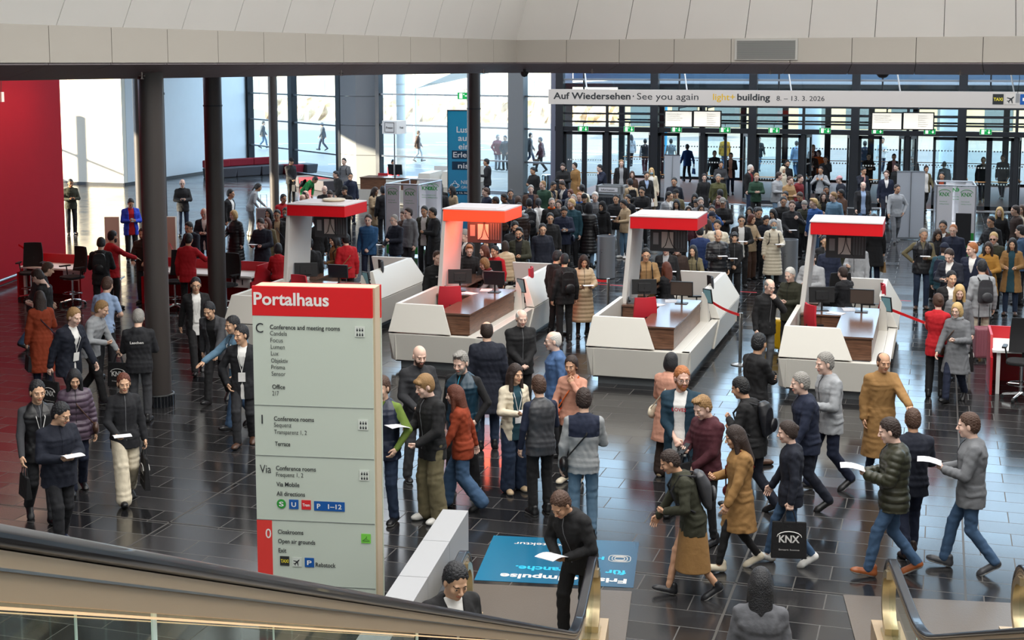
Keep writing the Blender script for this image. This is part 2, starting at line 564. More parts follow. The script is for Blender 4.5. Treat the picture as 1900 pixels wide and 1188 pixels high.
# left window wall (curved hall corner): mullions and transoms, glass
def window_wall(name, a, b, fr, zs, depth=0.16, mw=0.22, top=13.0, tw=0.07, label=None):
    ax, ay = a; bx, by = b
    rz = math.atan2(by - ay, bx - ax); L = math.hypot(bx - ax, by - ay)
    t = bpy.data.objects.new(name, None); col.objects.link(t); t.location = (ax, ay, 0); t.rotation_euler = (0, 0, rz); t['kind'] = 'structure'
    for f in fr:
        m2 = MB(); m2.box(f * L - mw / 2, -depth, 0, f * L + mw / 2, depth, top); m2.build('mullion', FRAME, t)
    m2 = MB()
    for z in zs:
        m2.box(0, -0.08, z - tw / 2, L, 0.05, z + tw / 2)
    m2.box(0, -0.1, 0, L, 0.1, 0.1)
    m2.build('transoms', mat('transom_grey', '#6b6f73', 0.35, 0.6), t)
    m2 = MB(); m2.box(0, -0.01, 0.1, L, 0.01, top); m2.build('panes', GLASS, t)
    return t
window_wall('window_1', (-34.4, 66.2), (-25.9, 59.35), (0.0, 0.475, 0.94), (1.18, 2.52, 3.86), mw=0.42)
window_wall('window_2', (-23.6, 57.6), (-14.9, 55.1), (0.0, 0.57, 1.0), (1.35, 2.72, 4.05), mw=0.2)
# concrete corner pillar between them
PIL = mat('pillar_panels', '#8f9498', 0.55, var=0.04, bscale=0.8)
mb = MB()
for z0 in (0, 1.31, 2.62, 3.93, 5.24, 6.55, 7.86, 9.17, 10.48, 11.79):
    mb.hexa([(-25.9, 58.6, z0 + 0.01), (-24.9, 58.0, z0 + 0.01), (-23.7, 58.2, z0 + 0.01), (-25.0, 60.0, z0 + 0.01)], [(-25.9, 58.6, z0 + 1.30), (-24.9, 58.0, z0 + 1.30), (-23.7, 58.2, z0 + 1.30), (-25.0, 60.0, z0 + 1.30)])
struct(mb.build('wall_corner_pillar', PIL))
mb = MB(); mb.box(-16.95, 55.2, 0, -16.3, 55.9, 13)
struct(mb.build('wall_steel_pier', mat('pier_grey', '#777b7f', 0.5)))
mb = MB(); mb.box(-14.95, 54.55, 0, -14.55, 56.5, 13)
struct(mb.build('wall_door_return', mat('pier_blue', '#7c8092', 0.5)))

# entrance front: posts, header, transoms, door leaves, glass
YD = 54.4
XP = [-14.5 + 3.82 * i for i in range(9)]
HALLDOOR = []
for i, x in enumerate(XP):
    mb = MB(); mb.box(x - 0.15, YD - 0.22, 0, x + 0.15, YD + 0.12, 13)
    struct(mb.build('door_post_%d' % (i + 1), FRAME))
mb = MB()
mb.box(-14.7, YD - 0.14, 2.72, 20, YD + 0.1, 2.9)
for z in (3.1, 3.42, 3.74): mb.box(-14.7, YD - 0.05, z - 0.035, 20, YD + 0.05, z + 0.035)
mb.box(-14.7, YD - 0.1, 4.0, 20, YD + 0.1, 4.12)
for x in XP[:-1]:
    mb.box(x + 1.86, YD - 0.07, 2.9, x + 1.96, YD + 0.05, 4.0)
    mb.box(x + 0.92, YD - 0.04, 4.1, x + 0.98, YD + 0.05, 13)
for z in (6.4, 8.0, 9.6, 11.2): mb.box(-14.7, YD - 0.05, z, 20, YD + 0.05, z + 0.1)
struct(mb.build('trim_door_header', FRAME))
mb = MB(); mb.box(-14.7, YD - 0.12, 4.72, 20, YD + 0.02, 4.8)
struct(mb.build('trim_clerestory_rail', mat('rail_grey', '#8b939c', 0.4, 0.4)))
mb = MB(); mb.box(-14.7, YD - 0.01, 2.9, 25, YD + 0.01, 13)
struct(mb.build('window_3', GLASS))
# vestibule: brown mat, roof, back of the lobby, blue skylight band
mb = MB(); mb.box(-14.6, YD + 0.1, -0.25, 22, 65.3, 0.0)
struct(mb.build('floor_vestibule', mat('vestibule_stone', '#8c4c2c', 0.6, var=0.12, bscale=1.3)))
mb = MB(); mb.box(-14.6, YD - 0.6, 0.0, 22, YD - 0.12, 0.006)
struct(mb.build('trim_threshold', mat('threshold', '#b9bcc0', 0.35, 0.5)))
mb = MB(); mb.box(-14.6, YD + 0.2, 4.45, 22, 65.3, 4.6)
struct(mb.build('ceiling_vestibule', mat('vestibule_ceiling', '#3a3c44', 0.7)))
mb = MB(); mb.box(-14.6, YD + 2.4, 4.75, 22, YD + 2.5, 5.15)
struct(mb.build('wall_skylight_band', mat('skylight_blue', '#7e9cc4', 0.3, 0.2)))
YO = 65.3
mb = MB()
for k_ in range(20):
    x = -14.4 + k_ * 1.91
    mb.box(x - 0.13, YO - 0.1, 0, x + 0.13, YO + 0.1, 4.5)
mb.box(-14.6, YO - 0.1, 2.2, 22, YO + 0.1, 2.4)
for z in (2.75, 3.05, 3.4): mb.box(-14.6, YO - 0.05, z - 0.04, 22, YO + 0.05, z + 0.04)
mb.box(-14.6, YO - 0.1, 3.7, 22, YO + 0.1, 4.5)
mb.box(-14.6, YO - 0.06, 0, 22, YO + 0.06, 0.12)
struct(mb.build('wall_outer_frames', FRAME))
mb = MB(); mb.box(-14.6, YO - 0.01, 0.1, 22, YO + 0.01, 3.7)
struct(mb.build('window_4', GLASS))
DOTS = mat('frosted_dots', '#e8ecec', 0.6)
GOLD = mat('handle_brass', '#b98a5c', 0.3, 0.8)
n = 1
def leaf(x, y, rz, wd, hh, idx, bars=True):
    t = bpy.data.objects.new('door_%d' % idx, None); col.objects.link(t); t.location = (x, y, 0); t.rotation_euler = (0, 0, rz); t['kind'] = 'structure'
    m2 = MB()
    m2.box(0, -0.035, 0.02, 0.1, 0.035, hh); m2.box(wd - 0.1, -0.035, 0.02, wd, 0.035, hh)
    m2.box(0, -0.035, 0.02, wd, 0.035, 0.16); m2.box(0, -0.035, hh - 0.12, wd, 0.035, hh)
    m2.build('door_frame', FRAME, t)
    m2 = MB(); m2.box(0.1, -0.008, 0.16, wd - 0.1, 0.008, hh - 0.12); m2.build('pane', GLASS, t)
    m2 = MB()
    for z in (0.95, 1.55):
        q = 0.16
        while q < wd - 0.16:
            m2.box(q, -0.012, z, q + 0.05, -0.009, z + 0.05); q += 0.1
    m2.build('glass_marking', DOTS, t)
    if bars:
        m2 = MB(); m2.tube([(0.1, -0.03, 1.18), (0.13, -0.1, 1.06), (wd - 0.12, -0.1, 1.06), (wd - 0.08, -0.03, 1.06)], 0.018, 8); m2.build('push_bar', GOLD, t, True)
    return t
OPEN = {(1, 1): 78, (1, 3): -70, (2, 2): 80, (2, 3): -80, (3, 1): 75, (3, 2): -75, (4, 2): 82, (0, 3): -75}
for i, x in enumerate(XP[:-2]):
    wd = (3.82 - 0.3 - 0.16) / 4
    mb = MB(); mb.box(x + 1.83, YD - 0.1, 0, x + 1.99, YD + 0.06, 2.72); struct(mb.build('door_jamb_%d' % (i + 1), FRAME))
    for q in range(4):
        x0 = x + 0.15 + q * wd + (0.16 if q > 1 else 0)
        op = OPEN.get((i, q), 0)
        if q % 2 == 0:
            leaf(x0, YD, math.radians(abs(op)), wd, 2.7, n)
        else:
            leaf(x0 + wd, YD, math.radians(180 - abs(op)), wd, 2.7, n)
        n += 1
# dots and bars on the outer door line
mb = MB()
for z in (0.85, 1.5):
    q = -14.2
    while q < 21:
        mb.box(q, YO - 0.02, z, q + 0.06, YO - 0.012, z + 0.06); q += 0.13
struct(mb.build('trim_outer_glass_dots', DOTS))
mb = MB(); mb.tube([(-14.3, YO - 0.16, 1.0), (21, YO - 0.16, 1.0)], 0.02, 6)
struct(mb.build('trim_outer_push_bars', GOLD))

# hidden sides of the hall, so that the room closes
mb = MB(); mb.slab((25.2, -8), (25.2, 66), 0.3, 0, 13); struct(mb.build('wall_right', WALLW))
mb = MB(); mb.slab((-45, 8), (26, -9), 0.3, 0, 13, side=-1); struct(mb.build('wall_near', WALLW))
mb = MB()
for k_ in range(8): mb.box(-45.2, 20 + k_ * 4.8, 0, -44.9, 20.2 + k_ * 4.8, 5.9)
for z in (1.3, 2.65, 4.0): mb.box(-45.15, 20, z, -44.95, 54, z + 0.08)
struct(mb.build('window_5', FRAME))
mb = MB(); mb.slab((-45, -8), (-45, 20), 0.3, 0, 13); mb.slab((-45, 20), (-45, 54), 0.3, 8.6, 13); struct(mb.build('wall_left', WALLW))

# ---------------- outside ----------------
def bank_mat(nm, c1, c2, c3):
    m = bpy.data.materials.new(nm); m.use_nodes = True
    nt = m.node_tree; b = nt.nodes['Principled BSDF']; b.inputs['Roughness'].default_value = 0.9
    nz = nt.nodes.new('ShaderNodeTexNoise'); nz.inputs['Scale'].default_value = 1.1; nz.inputs['Detail'].default_value = 8
    tc = nt.nodes.new('ShaderNodeTexCoord'); nt.links.new(tc.outputs['Object'], nz.inputs['Vector'])
    cr = nt.nodes.new('ShaderNodeValToRGB')
    cr.color_ramp.elements[0].position = 0.36; cr.color_ramp.elements[0].color = lin(c1)
    cr.color_ramp.elements[1].position = 0.66; cr.color_ramp.elements[1].color = lin(c3)
    e = cr.color_ramp.elements.new(0.5); e.color = lin(c2)
    nt.links.new(nz.outputs['Fac'], cr.inputs['Fac']); nt.links.new(cr.outputs['Color'], b.inputs['Base Color'])
    return m
HEDGE = bank_mat('autumn_hedge', '#94795a', '#bda587', '#d9cdb8')
def hedge(x0, x1, y, h, label, seed):
    rnd = random.Random(seed)
    nx, nyy = 90, 10
    vs, fs = [], []
    for j in range(nyy):
        a = math.pi * j / (nyy - 1)
        for i in range(nx):
            r = 1 + 0.28 * (rnd.random() - 0.5)
            vs.append((x0 + (x1 - x0) * i / (nx - 1) + rnd.uniform(-.2, .2), y - math.cos(a) * 1.6 * r, max(-0.1, math.sin(a) * h * r - 0.06)))
    for j in range(nyy - 1):
        for i in range(nx - 1):
            fs.append((j * nx + i, j * nx + i + 1, (j + 1) * nx + i + 1, (j + 1) * nx + i))
    b = MB(); b.add(vs, fs)
    return tag(b.build('hedge', HEDGE), label, 'hedge')
hedge(-62, -24, 124, 2.1, 'long dry autumn hedge beyond the forecourt, seen through the tall middle windows', 2)
hedge(-92, -66, 108, 2.6, 'rust and tan shrub bank outside the left window wall', 3)
OUTW = mat('outdoor_white', '#dfe2e3', 0.7)
t = thing('exhibition_building', 'pale low exhibition building far behind the autumn hedge', 'building', (-45, 150, 0))
m2 = MB(); m2.box(-40, 0, -0.1, 30, 14, 5.0); m2.build('wall', mat('far_wall', '#d9cfc0', 0.8), t)
m2 = MB(); m2.box(-41, -1, 5.0, 31, 15, 5.4); m2.build('roof', OUTW, t)
for q in range(16):
    m2 = MB(); m2.box(-38 + q * 4.2, -0.05, 0.8, -35.8 + q * 4.2, 0.02, 3.4); m2.build('window', mat('far_glass', '#9aa4aa', 0.2), t)
t = thing('exhibition_building', 'long grey and ochre hall across the forecourt, behind the entrance doors', 'building', (0, 112, 0))
m2 = MB(); m2.box(-25, 0, -0.1, 40, 10, 6); m2.build('wall', mat('ochre_wall', '#9a8a72', 0.8, var=0.2, bscale=0.3), t)
for q in range(18):
    m2 = MB(); m2.box(-24 + q * 3.4, -0.05, 0.3, -22 + q * 3.4, 0.02, 2.6); m2.build('window', mat('shop_glass', '#4c555c', 0.2), t)
for k_, (px, py, r, lb) in enumerate(((745, 330, 0.22, 'thin white post outside the tall window, left of the blue banner'), (1500, 322, 0.55, 'pale round pillar outside, seen through the doors left of the grey post'), (1762, 318, 0.55, 'pale round pillar outside, right of the back of the roll-up panel'), (1226, 318, 0.3, 'slim blue pylon outside behind the left doors'))):
    x, y, _ = at(px, py)
    m2 = MB(); m2.cyl(x, y, -0.06, 5.6, r, 24)
    tag(m2.build('forecourt_pillar', OUTW if k_ < 3 else mat('pylon_blue', '#2fa3cf', 0.4), smooth=30), lb, 'pillar')
# white canopy wing outside
t = thing('forecourt_canopy', 'white folded canopy roof on a post outside, top of the middle window', 'canopy', at(770, 262))
m2 = MB(); m2.cyl(0, 0, -0.06, 4.6, 0.12, 16); m2.build('post', OUTW, t, 30)
m2 = MB()
for s_ in (-1, 1):
    for q in range(4):
        m2.add([(0, 0, 3.6), (s_ * 5, -3 + q * 2, 5.2), (s_ * 5, -1 + q * 2, 5.2 - 0.3 * (q % 2)), (0, 0.2, 3.9)], [(0, 1, 2, 3)])
m2.build('canopy', OUTW, t)
mb = MB(); mb.poly([(-70, 67), (-33, 67.5), (-24.5, 60.8), (-22, 75), (-36, 104), (-70, 104)], -0.058, -0.052)  # dark sheet added over the paving to give its shaded grey
struct(mb.build('outdoor_terrace', mat('terrace_stone', '#4d5459', 0.5, var=0.15, bscale=0.4)))
# painted lines on the paving outside the left windows
LINE = mat('paving_line', '#eceae2', 0.7)
mb = MB()
rnd = random.Random(5)
for q in range(26):
    x0, y0 = -62 + q * 1.6, 66 + rnd.random() * 26
    for s_ in range(3):
        x1, y1 = x0 + rnd.uniform(1.5, 3.5), y0 + rnd.uniform(-2.5, 1.6)
        mb.slab((x0, y0), (x1, y1), 0.09, -0.055, -0.045); x0, y0 = x1, y1
tag(mb.build('paving_lines', LINE), 'pale zigzag lines laid in the paving outside the left windows', 'paving lines', kind='stuff')
# ---------------- check-in kiosks ----------------
KW = mat('kiosk_white', '#cfccc4', 0.42)
KWT = mat('kiosk_white_inner', '#dcdad6', 0.5)
def wood_mat():
    m = bpy.data.materials.new('walnut_veneer'); m.use_nodes = True
    nt = m.node_tree; b = nt.nodes['Principled BSDF']; b.inputs['Roughness'].default_value = 0.32
    tc = nt.nodes.new('ShaderNodeTexCoord'); mp = nt.nodes.new('ShaderNodeMapping'); mp.inputs['Scale'].default_value = (1.2, 1.2, 14)
    nz = nt.nodes.new('ShaderNodeTexNoise'); nz.inputs['Scale'].default_value = 3; nz.inputs['Detail'].default_value = 6; nz.inputs['Distortion'].default_value = 0.6
    cr = nt.nodes.new('ShaderNodeValToRGB')
    cr.color_ramp.elements[0].position = 0.3; cr.color_ramp.elements[0].color = lin('#4e3427')
    cr.color_ramp.elements[1].position = 0.7; cr.color_ramp.elements[1].color = lin('#7d5944')
    nt.links.new(tc.outputs['Object'], mp.inputs['Vector']); nt.links.new(mp.outputs['Vector'], nz.inputs['Vector'])
    nt.links.new(nz.outputs['Fac'], cr.inputs['Fac']); nt.links.new(cr.outputs['Color'], b.inputs['Base Color'])
    return m
WOOD = wood_mat()
BLK = mat('black_plastic', '#17181a', 0.45)
BLKF = mat('black_fabric', '#151518', 0.85)
REDF = mat('red_fabric', '#b01628', 0.7)
SCR = mat('dark_screen', '#1d242b', 0.12)
TEAL = mat('tablet_screen', '#6d97a0', 0.2, emit=0.15)
PAPER = mat('paper', '#e9e9ee', 0.7)
PCB = mat('monitor_tray', '#d2cec8', 0.5)

def office_chair(x, y, rz, label, back=REDF, seat=BLKF, group='office chairs', z=0.0, stool=False):
    t = thing('office_chair', label, 'chair', (x, y, z), rz, group)
    h = 0.66 if stool else 0.5
    b = MB()   # seat: a rounded cushion
    b.poly([(0.24 * math.copysign(abs(math.cos(a)) ** 0.6, math.cos(a)), 0.24 * math.copysign(abs(math.sin(a)) ** 0.6, math.sin(a))) for a in [i * math.pi / 10 for i in range(20)]], h - 0.06, h)
    b.build('seat', seat, t, bevel=0.02)
    b = MB()
    n = 8
    vs, fs = [], []
    for j in range(n + 1):
        f = j / n
        z_ = h + 0.08 + 0.56 * f
        yb = -0.23 - 0.05 * f - 0.035 * math.sin(f * math.pi)
        w_ = 0.225 - 0.03 * f ** 3
        for k_ in range(7):
            u = -1 + k_ / 3
            vs.append((u * w_, yb + 0.05 * (u * u) , z_))
    for off_ in (0, 1):
        pass
    nv = len(vs)
    vs += [(a, b_ - 0.035, c) for a, b_, c in vs]
    for j in range(n):
        for k_ in range(6):
            a = j * 7 + k_
            fs.append((a, a + 1, a + 8, a + 7)); fs.append((nv + a + 7, nv + a + 8, nv + a + 1, nv + a))
    for j in range(n):
        a = j * 7; fs.append((a + 7, nv + a + 7, nv + a, a)); a += 6; fs.append((a, nv + a, nv + a + 7, a + 7))
    for k_ in range(6):
        fs.append((k_, nv + k_, nv + k_ + 1, k_ + 1)); a = n * 7 + k_; fs.append((a + 1, nv + a + 1, nv + a, a))
    b.add(vs, fs); b.build('backrest', back, t, True)
    b = MB(); b.tube([(0, -0.1, h - 0.07), (0, -0.27, h - 0.05), (0, -0.3, h + 0.3)], 0.025, 8); b.build('back_support', BLK, t, True)
    b = MB(); b.tube([(0, 0, 0.1), (0, 0, h - 0.06)], 0.03, 12); b.build('gas_lift', CHROME, t, True)
    if stool:
        b = MB(); b.lathe(0, 0, [(0.2, 0.26), (0.22, 0.26), (0.22, 0.28), (0.2, 0.28), (0.2, 0.26)], 28)
        for k_ in range(3):
            a = k_ * 2.094; b.tube([(0, 0, 0.27), (0.2 * math.cos(a), 0.2 * math.sin(a), 0.27)], 0.008, 6)
        b.build('foot_ring', CHROME, t, True)
    for k_ in range(5):
        a = k_ * 2 * math.pi / 5
        c, s_ = math.cos(a), math.sin(a)
        b = MB(); b.tube([(0, 0, 0.12), (0.28 * c, 0.28 * s_, 0.075)], [0.03, 0.018], 8)
        f = b.build('foot', CHROME, t, True)
        b = MB(); b.tube([(0.28 * c - 0.02 * s_, 0.28 * s_ + 0.02 * c, 0.035), (0.28 * c + 0.02 * s_, 0.28 * s_ - 0.02 * c, 0.035)], 0.033, 10); b.build('caster', BLK, f)
    for s_ in (-1, 1):
        b = MB(); b.tube([(s_ * 0.23, -0.05, h - 0.03), (s_ * 0.27, -0.05, h + 0.2)], 0.014, 6); b.box(s_ * 0.27 - 0.035, -0.15, h + 0.19, s_ * 0.27 + 0.035, 0.12, h + 0.22); b.build('armrest', BLK, t)
    return t

def monitor(x, y, z, rz, label, w_=0.5, h_=0.31, tilt=0.12, screen=SCR, group='desk monitors'):
    t = thing('monitor', label, 'monitor', (x, y, z), rz, group)
    b = MB(); b.T = Matrix.Rotation(-tilt, 4, 'X') @ Matrix.Identity(4); b.T = Matrix.Translation((0, 0, 0.28)) @ b.T
    b.box(-w_ / 2, -0.02, -h_ / 2, w_ / 2, 0.02, h_ / 2); b.box(-w_ / 4, -0.045, -h_ / 3, w_ / 4, -0.02, h_ / 4); b.build('housing', BLK, t, bevel=0.006)
    b2 = MB(); b2.T = b.T; b2.add([(w_ / 2 - .015, 0.0215, -h_ / 2 + .015), (-w_ / 2 + .015, 0.0215, -h_ / 2 + .015), (-w_ / 2 + .015, 0.0215, h_ / 2 - .015), (w_ / 2 - .015, 0.0215, h_ / 2 - .015)], [(0, 1, 2, 3)]); b2.build('screen', screen, t)
    b = MB(); b.box(-0.11, -0.1, 0, 0.11, 0.08, 0.012); b.tube([(0, -0.03, 0.01), (0, -0.035, 0.27)], 0.018, 8); b.build('stand', BLK, t)
    return t

def kiosk(x, y, label, idx, glow=False):
    t = thing('check_in_kiosk', label, 'kiosk', (x, y, 0), 0, 'white hull-shaped check-in kiosks with red canopies')
    P = lambda z, l, r, f, b_: [(l, f, z), (r, f, z), (r, b_, z), (l, b_, z)]
    b = MB(); b.box(0.18, 0.16, 0, 1.6, 5.1, 0.14); b.box(0.6, 5.1, 0, 1.6, 5.7, 0.14); b.build('plinth', mat('kiosk_plinth', '#6f7376', 0.4, 0.3), t)
    # lower hull as four slanted walls round an open well
    lo, hi = (0.09, 1.70, 0.05, 5.85), (0.0, 1.77, 0.0, 5.9)
    A = [(lo[0], lo[2]), (lo[1], lo[2]), (lo[1], lo[3]), (lo[0], lo[3])]
    B = [(hi[0], hi[2]), (hi[1], hi[2]), (hi[1], hi[3]), (hi[0], hi[3])]
    I = [(0.14, 0.24), (1.47, 0.24), (1.47, 5.72), (0.14, 5.72)]
    def wall(p0, p1, q0, q1, z0=.15, z1=.64):      # outer line p0-p1 at the foot, q0-q1 at the rim, 0.14 thick inward (left of travel)
        (ax, ay), (bx, by) = q0, q1; L = math.hypot(bx - ax, by - ay); nx, ny = -(by - ay) / L * .14, (bx - ax) / L * .14
        b.hexa([(*p0, z0), (*p1, z0), (bx + nx, by + ny, z0), (ax + nx, ay + ny, z0)], [(*q0, z1), (*q1, z1), (bx + nx, by + ny, z1), (ax + nx, ay + ny, z1)])
    b = MB()
    wall((.09, .05), (1.70, .05), (0, 0), (1.77, 0))
    wall((1.70, .05), (1.70, 5.85), (1.77, 0), (1.77, 5.9))
    wall((1.70, 5.85), (.5, 5.85), (1.77, 5.9), (.44, 5.9))
    wall((.5, 5.85), (.5, 5.2), (.44, 5.9), (.44, 5.2))
    wall((.5, 5.2), (.09, 5.2), (.44, 5.22), (0, 5.22))
    wall((.09, 5.2), (.09, .05), (0, 5.22), (0, 0))
    b.box(1.45, .14, .15, 1.63, 3.0, .64)
    b.build('lower_hull', KW, t, bevel=0.01)
    b = MB(); b.box(0.1, 0.1, 0.12, 1.6, 5.2, 0.18); b.box(.5, 5.2, .12, 1.6, 5.8, .18); b.build('well_floor', mat('kiosk_floor', '#5c5d60', 0.6), t)
    # front panel
    b = MB()
    b.hexa([(0.0, 0.0, .665), (1.19, 0.0, .665), (1.12, 0.14, .665), (0.13, 0.14, .665)], [(0.07, 0.2, 1.15), (0.97, 0.2, 1.15), (0.95, 0.27, 1.15), (0.15, 0.27, 1.15)])
    b.build('front_panel', KW, t, bevel=0.008)
    b = MB()
    b.hexa([(0.0, 0.0, .665), (0.13, 0.14, .665), (0.13, 2.3, .665), (0.0, 2.3, .665)], [(0.07, 0.2, 1.15), (0.15, 0.27, 1.15), (0.15, 2.32, 1.15), (0.07, 2.32, 1.15)])
    b.build('side_panel_left', KW, t, bevel=0.006)
    # right rear wing: outward bulging panels in two tiers
    b = MB()
    b.hexa([(1.62, 3.25, .66), (1.80, 3.2, .66), (1.80, 5.93, .66), (1.62, 5.8, .66)], [(1.44, 3.55, 1.17), (1.52, 3.53, 1.17), (1.52, 5.75, 1.17), (1.44, 5.68, 1.17)])
    b.build('wing_upper', KW, t, bevel=0.006)
    b = MB()
    b.hexa([(1.66, 3.0, .12), (1.73, 2.98, .12), (1.73, 5.88, .12), (1.66, 5.8, .12)], [(1.72, 3.22, .645), (1.80, 3.2, .645), (1.80, 5.93, .645), (1.72, 5.85, .645)])
    b.build('wing_lower', KW, t, bevel=0.006)
    b = MB()
    b.hexa([(0.66, 5.74, .66), (1.78, 5.74, .66), (1.78, 5.9, .66), (0.66, 5.9, .66)], [(0.6, 5.66, 1.17), (1.5, 5.66, 1.17), (1.5, 5.74, 1.17), (0.6, 5.74, 1.17)])
    b.build('back_panel', KWT, t, bevel=0.006)
    # leaning mast and canopy
    b = MB()
    b.hexa([(0.03, 2.3, .18), (0.13, 2.3, .18), (0.13, 3.35, .18), (0.03, 3.35, .18)], [(0.27, 2.16, 2.62), (0.34, 2.16, 2.62), (0.34, 3.24, 2.62), (0.27, 3.24, 2.62)])
    b.build('mast', KWT, t, bevel=0.008)
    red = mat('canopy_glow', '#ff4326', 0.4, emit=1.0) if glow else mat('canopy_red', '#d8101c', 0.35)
    b = MB(); b.box(0.29, 2.14, 2.44, 1.52, 3.26, 2.655); b.build('canopy', red, t, bevel=0.004)
    b = MB(); b.box(0.27, 2.13, 2.656, 1.52, 3.26, 2.675); b.box(0.4, 2.3, 2.676, 1.3, 3.1, 2.684); b.build('canopy_top', mat('canopy_top', '#d9cfcf', 0.5), t)
    b = MB(); b.box(0.5, 2.95, 1.93, 1.2, 3.01, 2.36); f = b.build('hanging_screen', mat('screen_back', '#3d3f43', 0.5), t, bevel=0.005)
    b = MB(); b.box(0.72, 2.935, 2.0, 0.94, 2.95, 2.3); b.build('steel_tray', PCB, f)
    b = MB(); b.box(0.56, 2.938, 2.06, 0.66, 2.95, 2.28); b.build('circuit_board', mat('board_grey', '#9a9c9e', 0.5), f)
    b = MB()
    for q in range(4): b.box(0.98 + q * 0.05, 2.935, 2.0, 1.01 + q * 0.05, 2.95, 2.32)
    b.build('cooling_ribs', mat('rib_grey', '#595c60', 0.5), f)
    b = MB(); b.tube([(0.85, 2.95, 2.45), (0.84, 2.92, 2.2), (0.8, 2.93, 2.05), (0.75, 2.93, 2.0)], 0.007, 6); b.tube([(0.85, 2.95, 2.45), (0.87, 2.92, 2.2), (0.93, 2.93, 2.05), (1.0, 2.93, 1.97)], 0.007, 6); b.build('cables', BLK, f)
    b = MB(); b.tube([(0.85, 2.98, 2.36), (0.85, 2.98, 2.45)], 0.03, 10); b.build('bracket', STEEL, f)
    # desks
    b = MB(); b.box(0.88, 0.2, .642, 1.47, 2.9, 1.0); b.build('counter_body', WOOD, t)
    b = MB(); b.box(0.86, 0.17, 1.0, 1.49, 3.0, 1.03); b.box(0.16, 2.1, 1.0, 0.86, 2.95, 1.03); b.build('counter_top', mat('walnut_top', '#6b4f42', 0.18, var=0.15, bscale=4), t)
    b = MB(); b.box(0.16, 2.15, .18, 0.86, 2.9, 1.0); f = b.build('cabinet', WOOD, t)
    for q in range(2):
        for r_ in range(2):
            b = MB(); b.box(0.18 + q * .34, 2.135, .74 - r_ * .27, 0.5 + q * .34, 2.15, .98 - r_ * .27)
            d = b.build('drawer', WOOD, f)
    b = MB(); b.box(0.05, 3.45, .64, 0.15, 5.1, .98); b.build('rear_counter', WOOD, t)
    b = MB(); b.box(-0.05, 3.3, .98, .36, 5.2, 1.01); b.build('rear_counter_top', MATS['walnut_top'], t)
    b = MB(); b.hexa([(1.45, 2.95, .64), (1.62, 2.95, .64), (1.62, 3.15, .64), (1.45, 3.15, .64)], [(1.48, 3.0, 1.17), (1.58, 3.0, 1.17), (1.58, 3.1, 1.17), (1.48, 3.1, 1.17)]); b.build('pedestal', KW, t)
    b = MB(); b.T = Matrix.Translation((1.6, 2.98, 1.12)) @ Matrix.Rotation(math.radians(-32), 4, 'Z') @ Matrix.Rotation(0.2, 4, 'X'); b.box(-0.1, -0.012, -0.14, 0.1, 0.012, 0.14); f = b.build('tablet', BLK, t)
    b2 = MB(); b2.T = b.T; b2.box(-0.085, -0.014, -0.125, 0.085, -0.012, 0.125); b2.build('tablet_screen', TEAL, f)
    if glow:
        d = bpy.data.lights.new('canopy_lamp', 'AREA'); d.size = 0.8; d.energy = 28; d.color = (1, 0.16, 0.08)
        o = bpy.data.objects.new('canopy_lamp', d); col.objects.link(o); o.parent = t; o.location = (0.9, 2.7, 2.42)
    pl = ['behind the sign', 'with glowing canopy', 'in the middle', 'furthest right']
    o = office_chair(x + 0.6, y + 1.55, math.radians([160, 25, 35, -60][idx] + 0), 'red-backed swivel chair at the front of the kiosk ' + pl[idx], z=0.18)
    o = office_chair(x + 1.22, y + 4.0, math.radians([120, 100, 110, 95][idx]), 'black and red swivel chair at the rear desk of the kiosk ' + pl[idx], back=mat('dark_back', '#25262b', 0.7) if idx in (0, 2) else REDF, z=0.18)
    monitor(x + 0.48, y + 2.55, 1.03, math.radians(20), 'monitor seen from behind on the cabinet of the kiosk ' + pl[idx], 0.46, 0.28)
    monitor(x + 1.18, y + 2.55, 1.03, math.radians(180), 'dark monitor facing the viewer on the counter of the kiosk ' + pl[idx], 0.42, 0.27, screen=mat('idle_screen', '#4a423d', 0.2) if idx > 1 else SCR)
    tt = thing('desk_phone', 'grey desk phone beside the monitors of the kiosk ' + pl[idx], 'phone', (x + 0.3, y + 2.35, 1.03), 0.3, 'desk phones in the kiosks')
    b = MB(); b.hexa([(-.09, -.1, 0), (.09, -.1, 0), (.09, .1, 0), (-.09, .1, 0)], [(-.09, -.1, .02), (.09, -.1, .02), (.09, .1, .07), (-.09, .1, .07)]); b.build('base', mat('phone_grey', '#4c4d50', 0.5), tt)
    b = MB(); b.tube([(-.06, -.09, .05), (-.06, -.07, .06), (-.06, .07, .09), (-.06, .09, .085)], [.024, .014, .014, .024], 8); b.build('handset', BLK, tt, True)
    for q, (px_, py_, r_) in enumerate(((0.95, 2.75, 0.2), (0.75, 2.3, 1.2))):
        b = MB(); b.T = Matrix.Translation((x + px_, y + py_, 1.031)) @ Matrix.Rotation(r_, 4, 'Z'); b.box(-.11, -.15, 0, .11, .15, .004)
        tag(b.build('paper_sheet', PAPER), ('white form lying by the monitor' if q == 0 else 'white form on the cabinet corner') + ' of the kiosk ' + pl[idx], 'paper', 'forms lying on the kiosk desks')
    return t
kiosk(-12.55, 22.95, 'white check-in kiosk with red canopy, partly hidden behind the Portalhaus sign', 0)
kiosk(-9.3, 23.0, 'white check-in kiosk whose canopy glows orange-red', 1, True)
kiosk(-5.62, 22.8, 'white check-in kiosk with red canopy and belt post at its right side', 2)
kiosk(-2.4, 22.85, 'white check-in kiosk with red canopy, furthest right of the four', 3)
x, y, _ = at(612, 373, 2.69)
t = thing('coffee_plate', 'round pale dish lying on the roof of the leftmost red canopy', 'dish', (-11.55, 25.75, 2.685))
b = MB(); b.lathe(0, 0, [(0.001, 0), (0.2, 0), (0.24, 0.03), (0.22, 0.05), (0.001, 0.04)], 28); b.build('dish', mat('cream_dish', '#d8ccb5', 0.6), t, True)

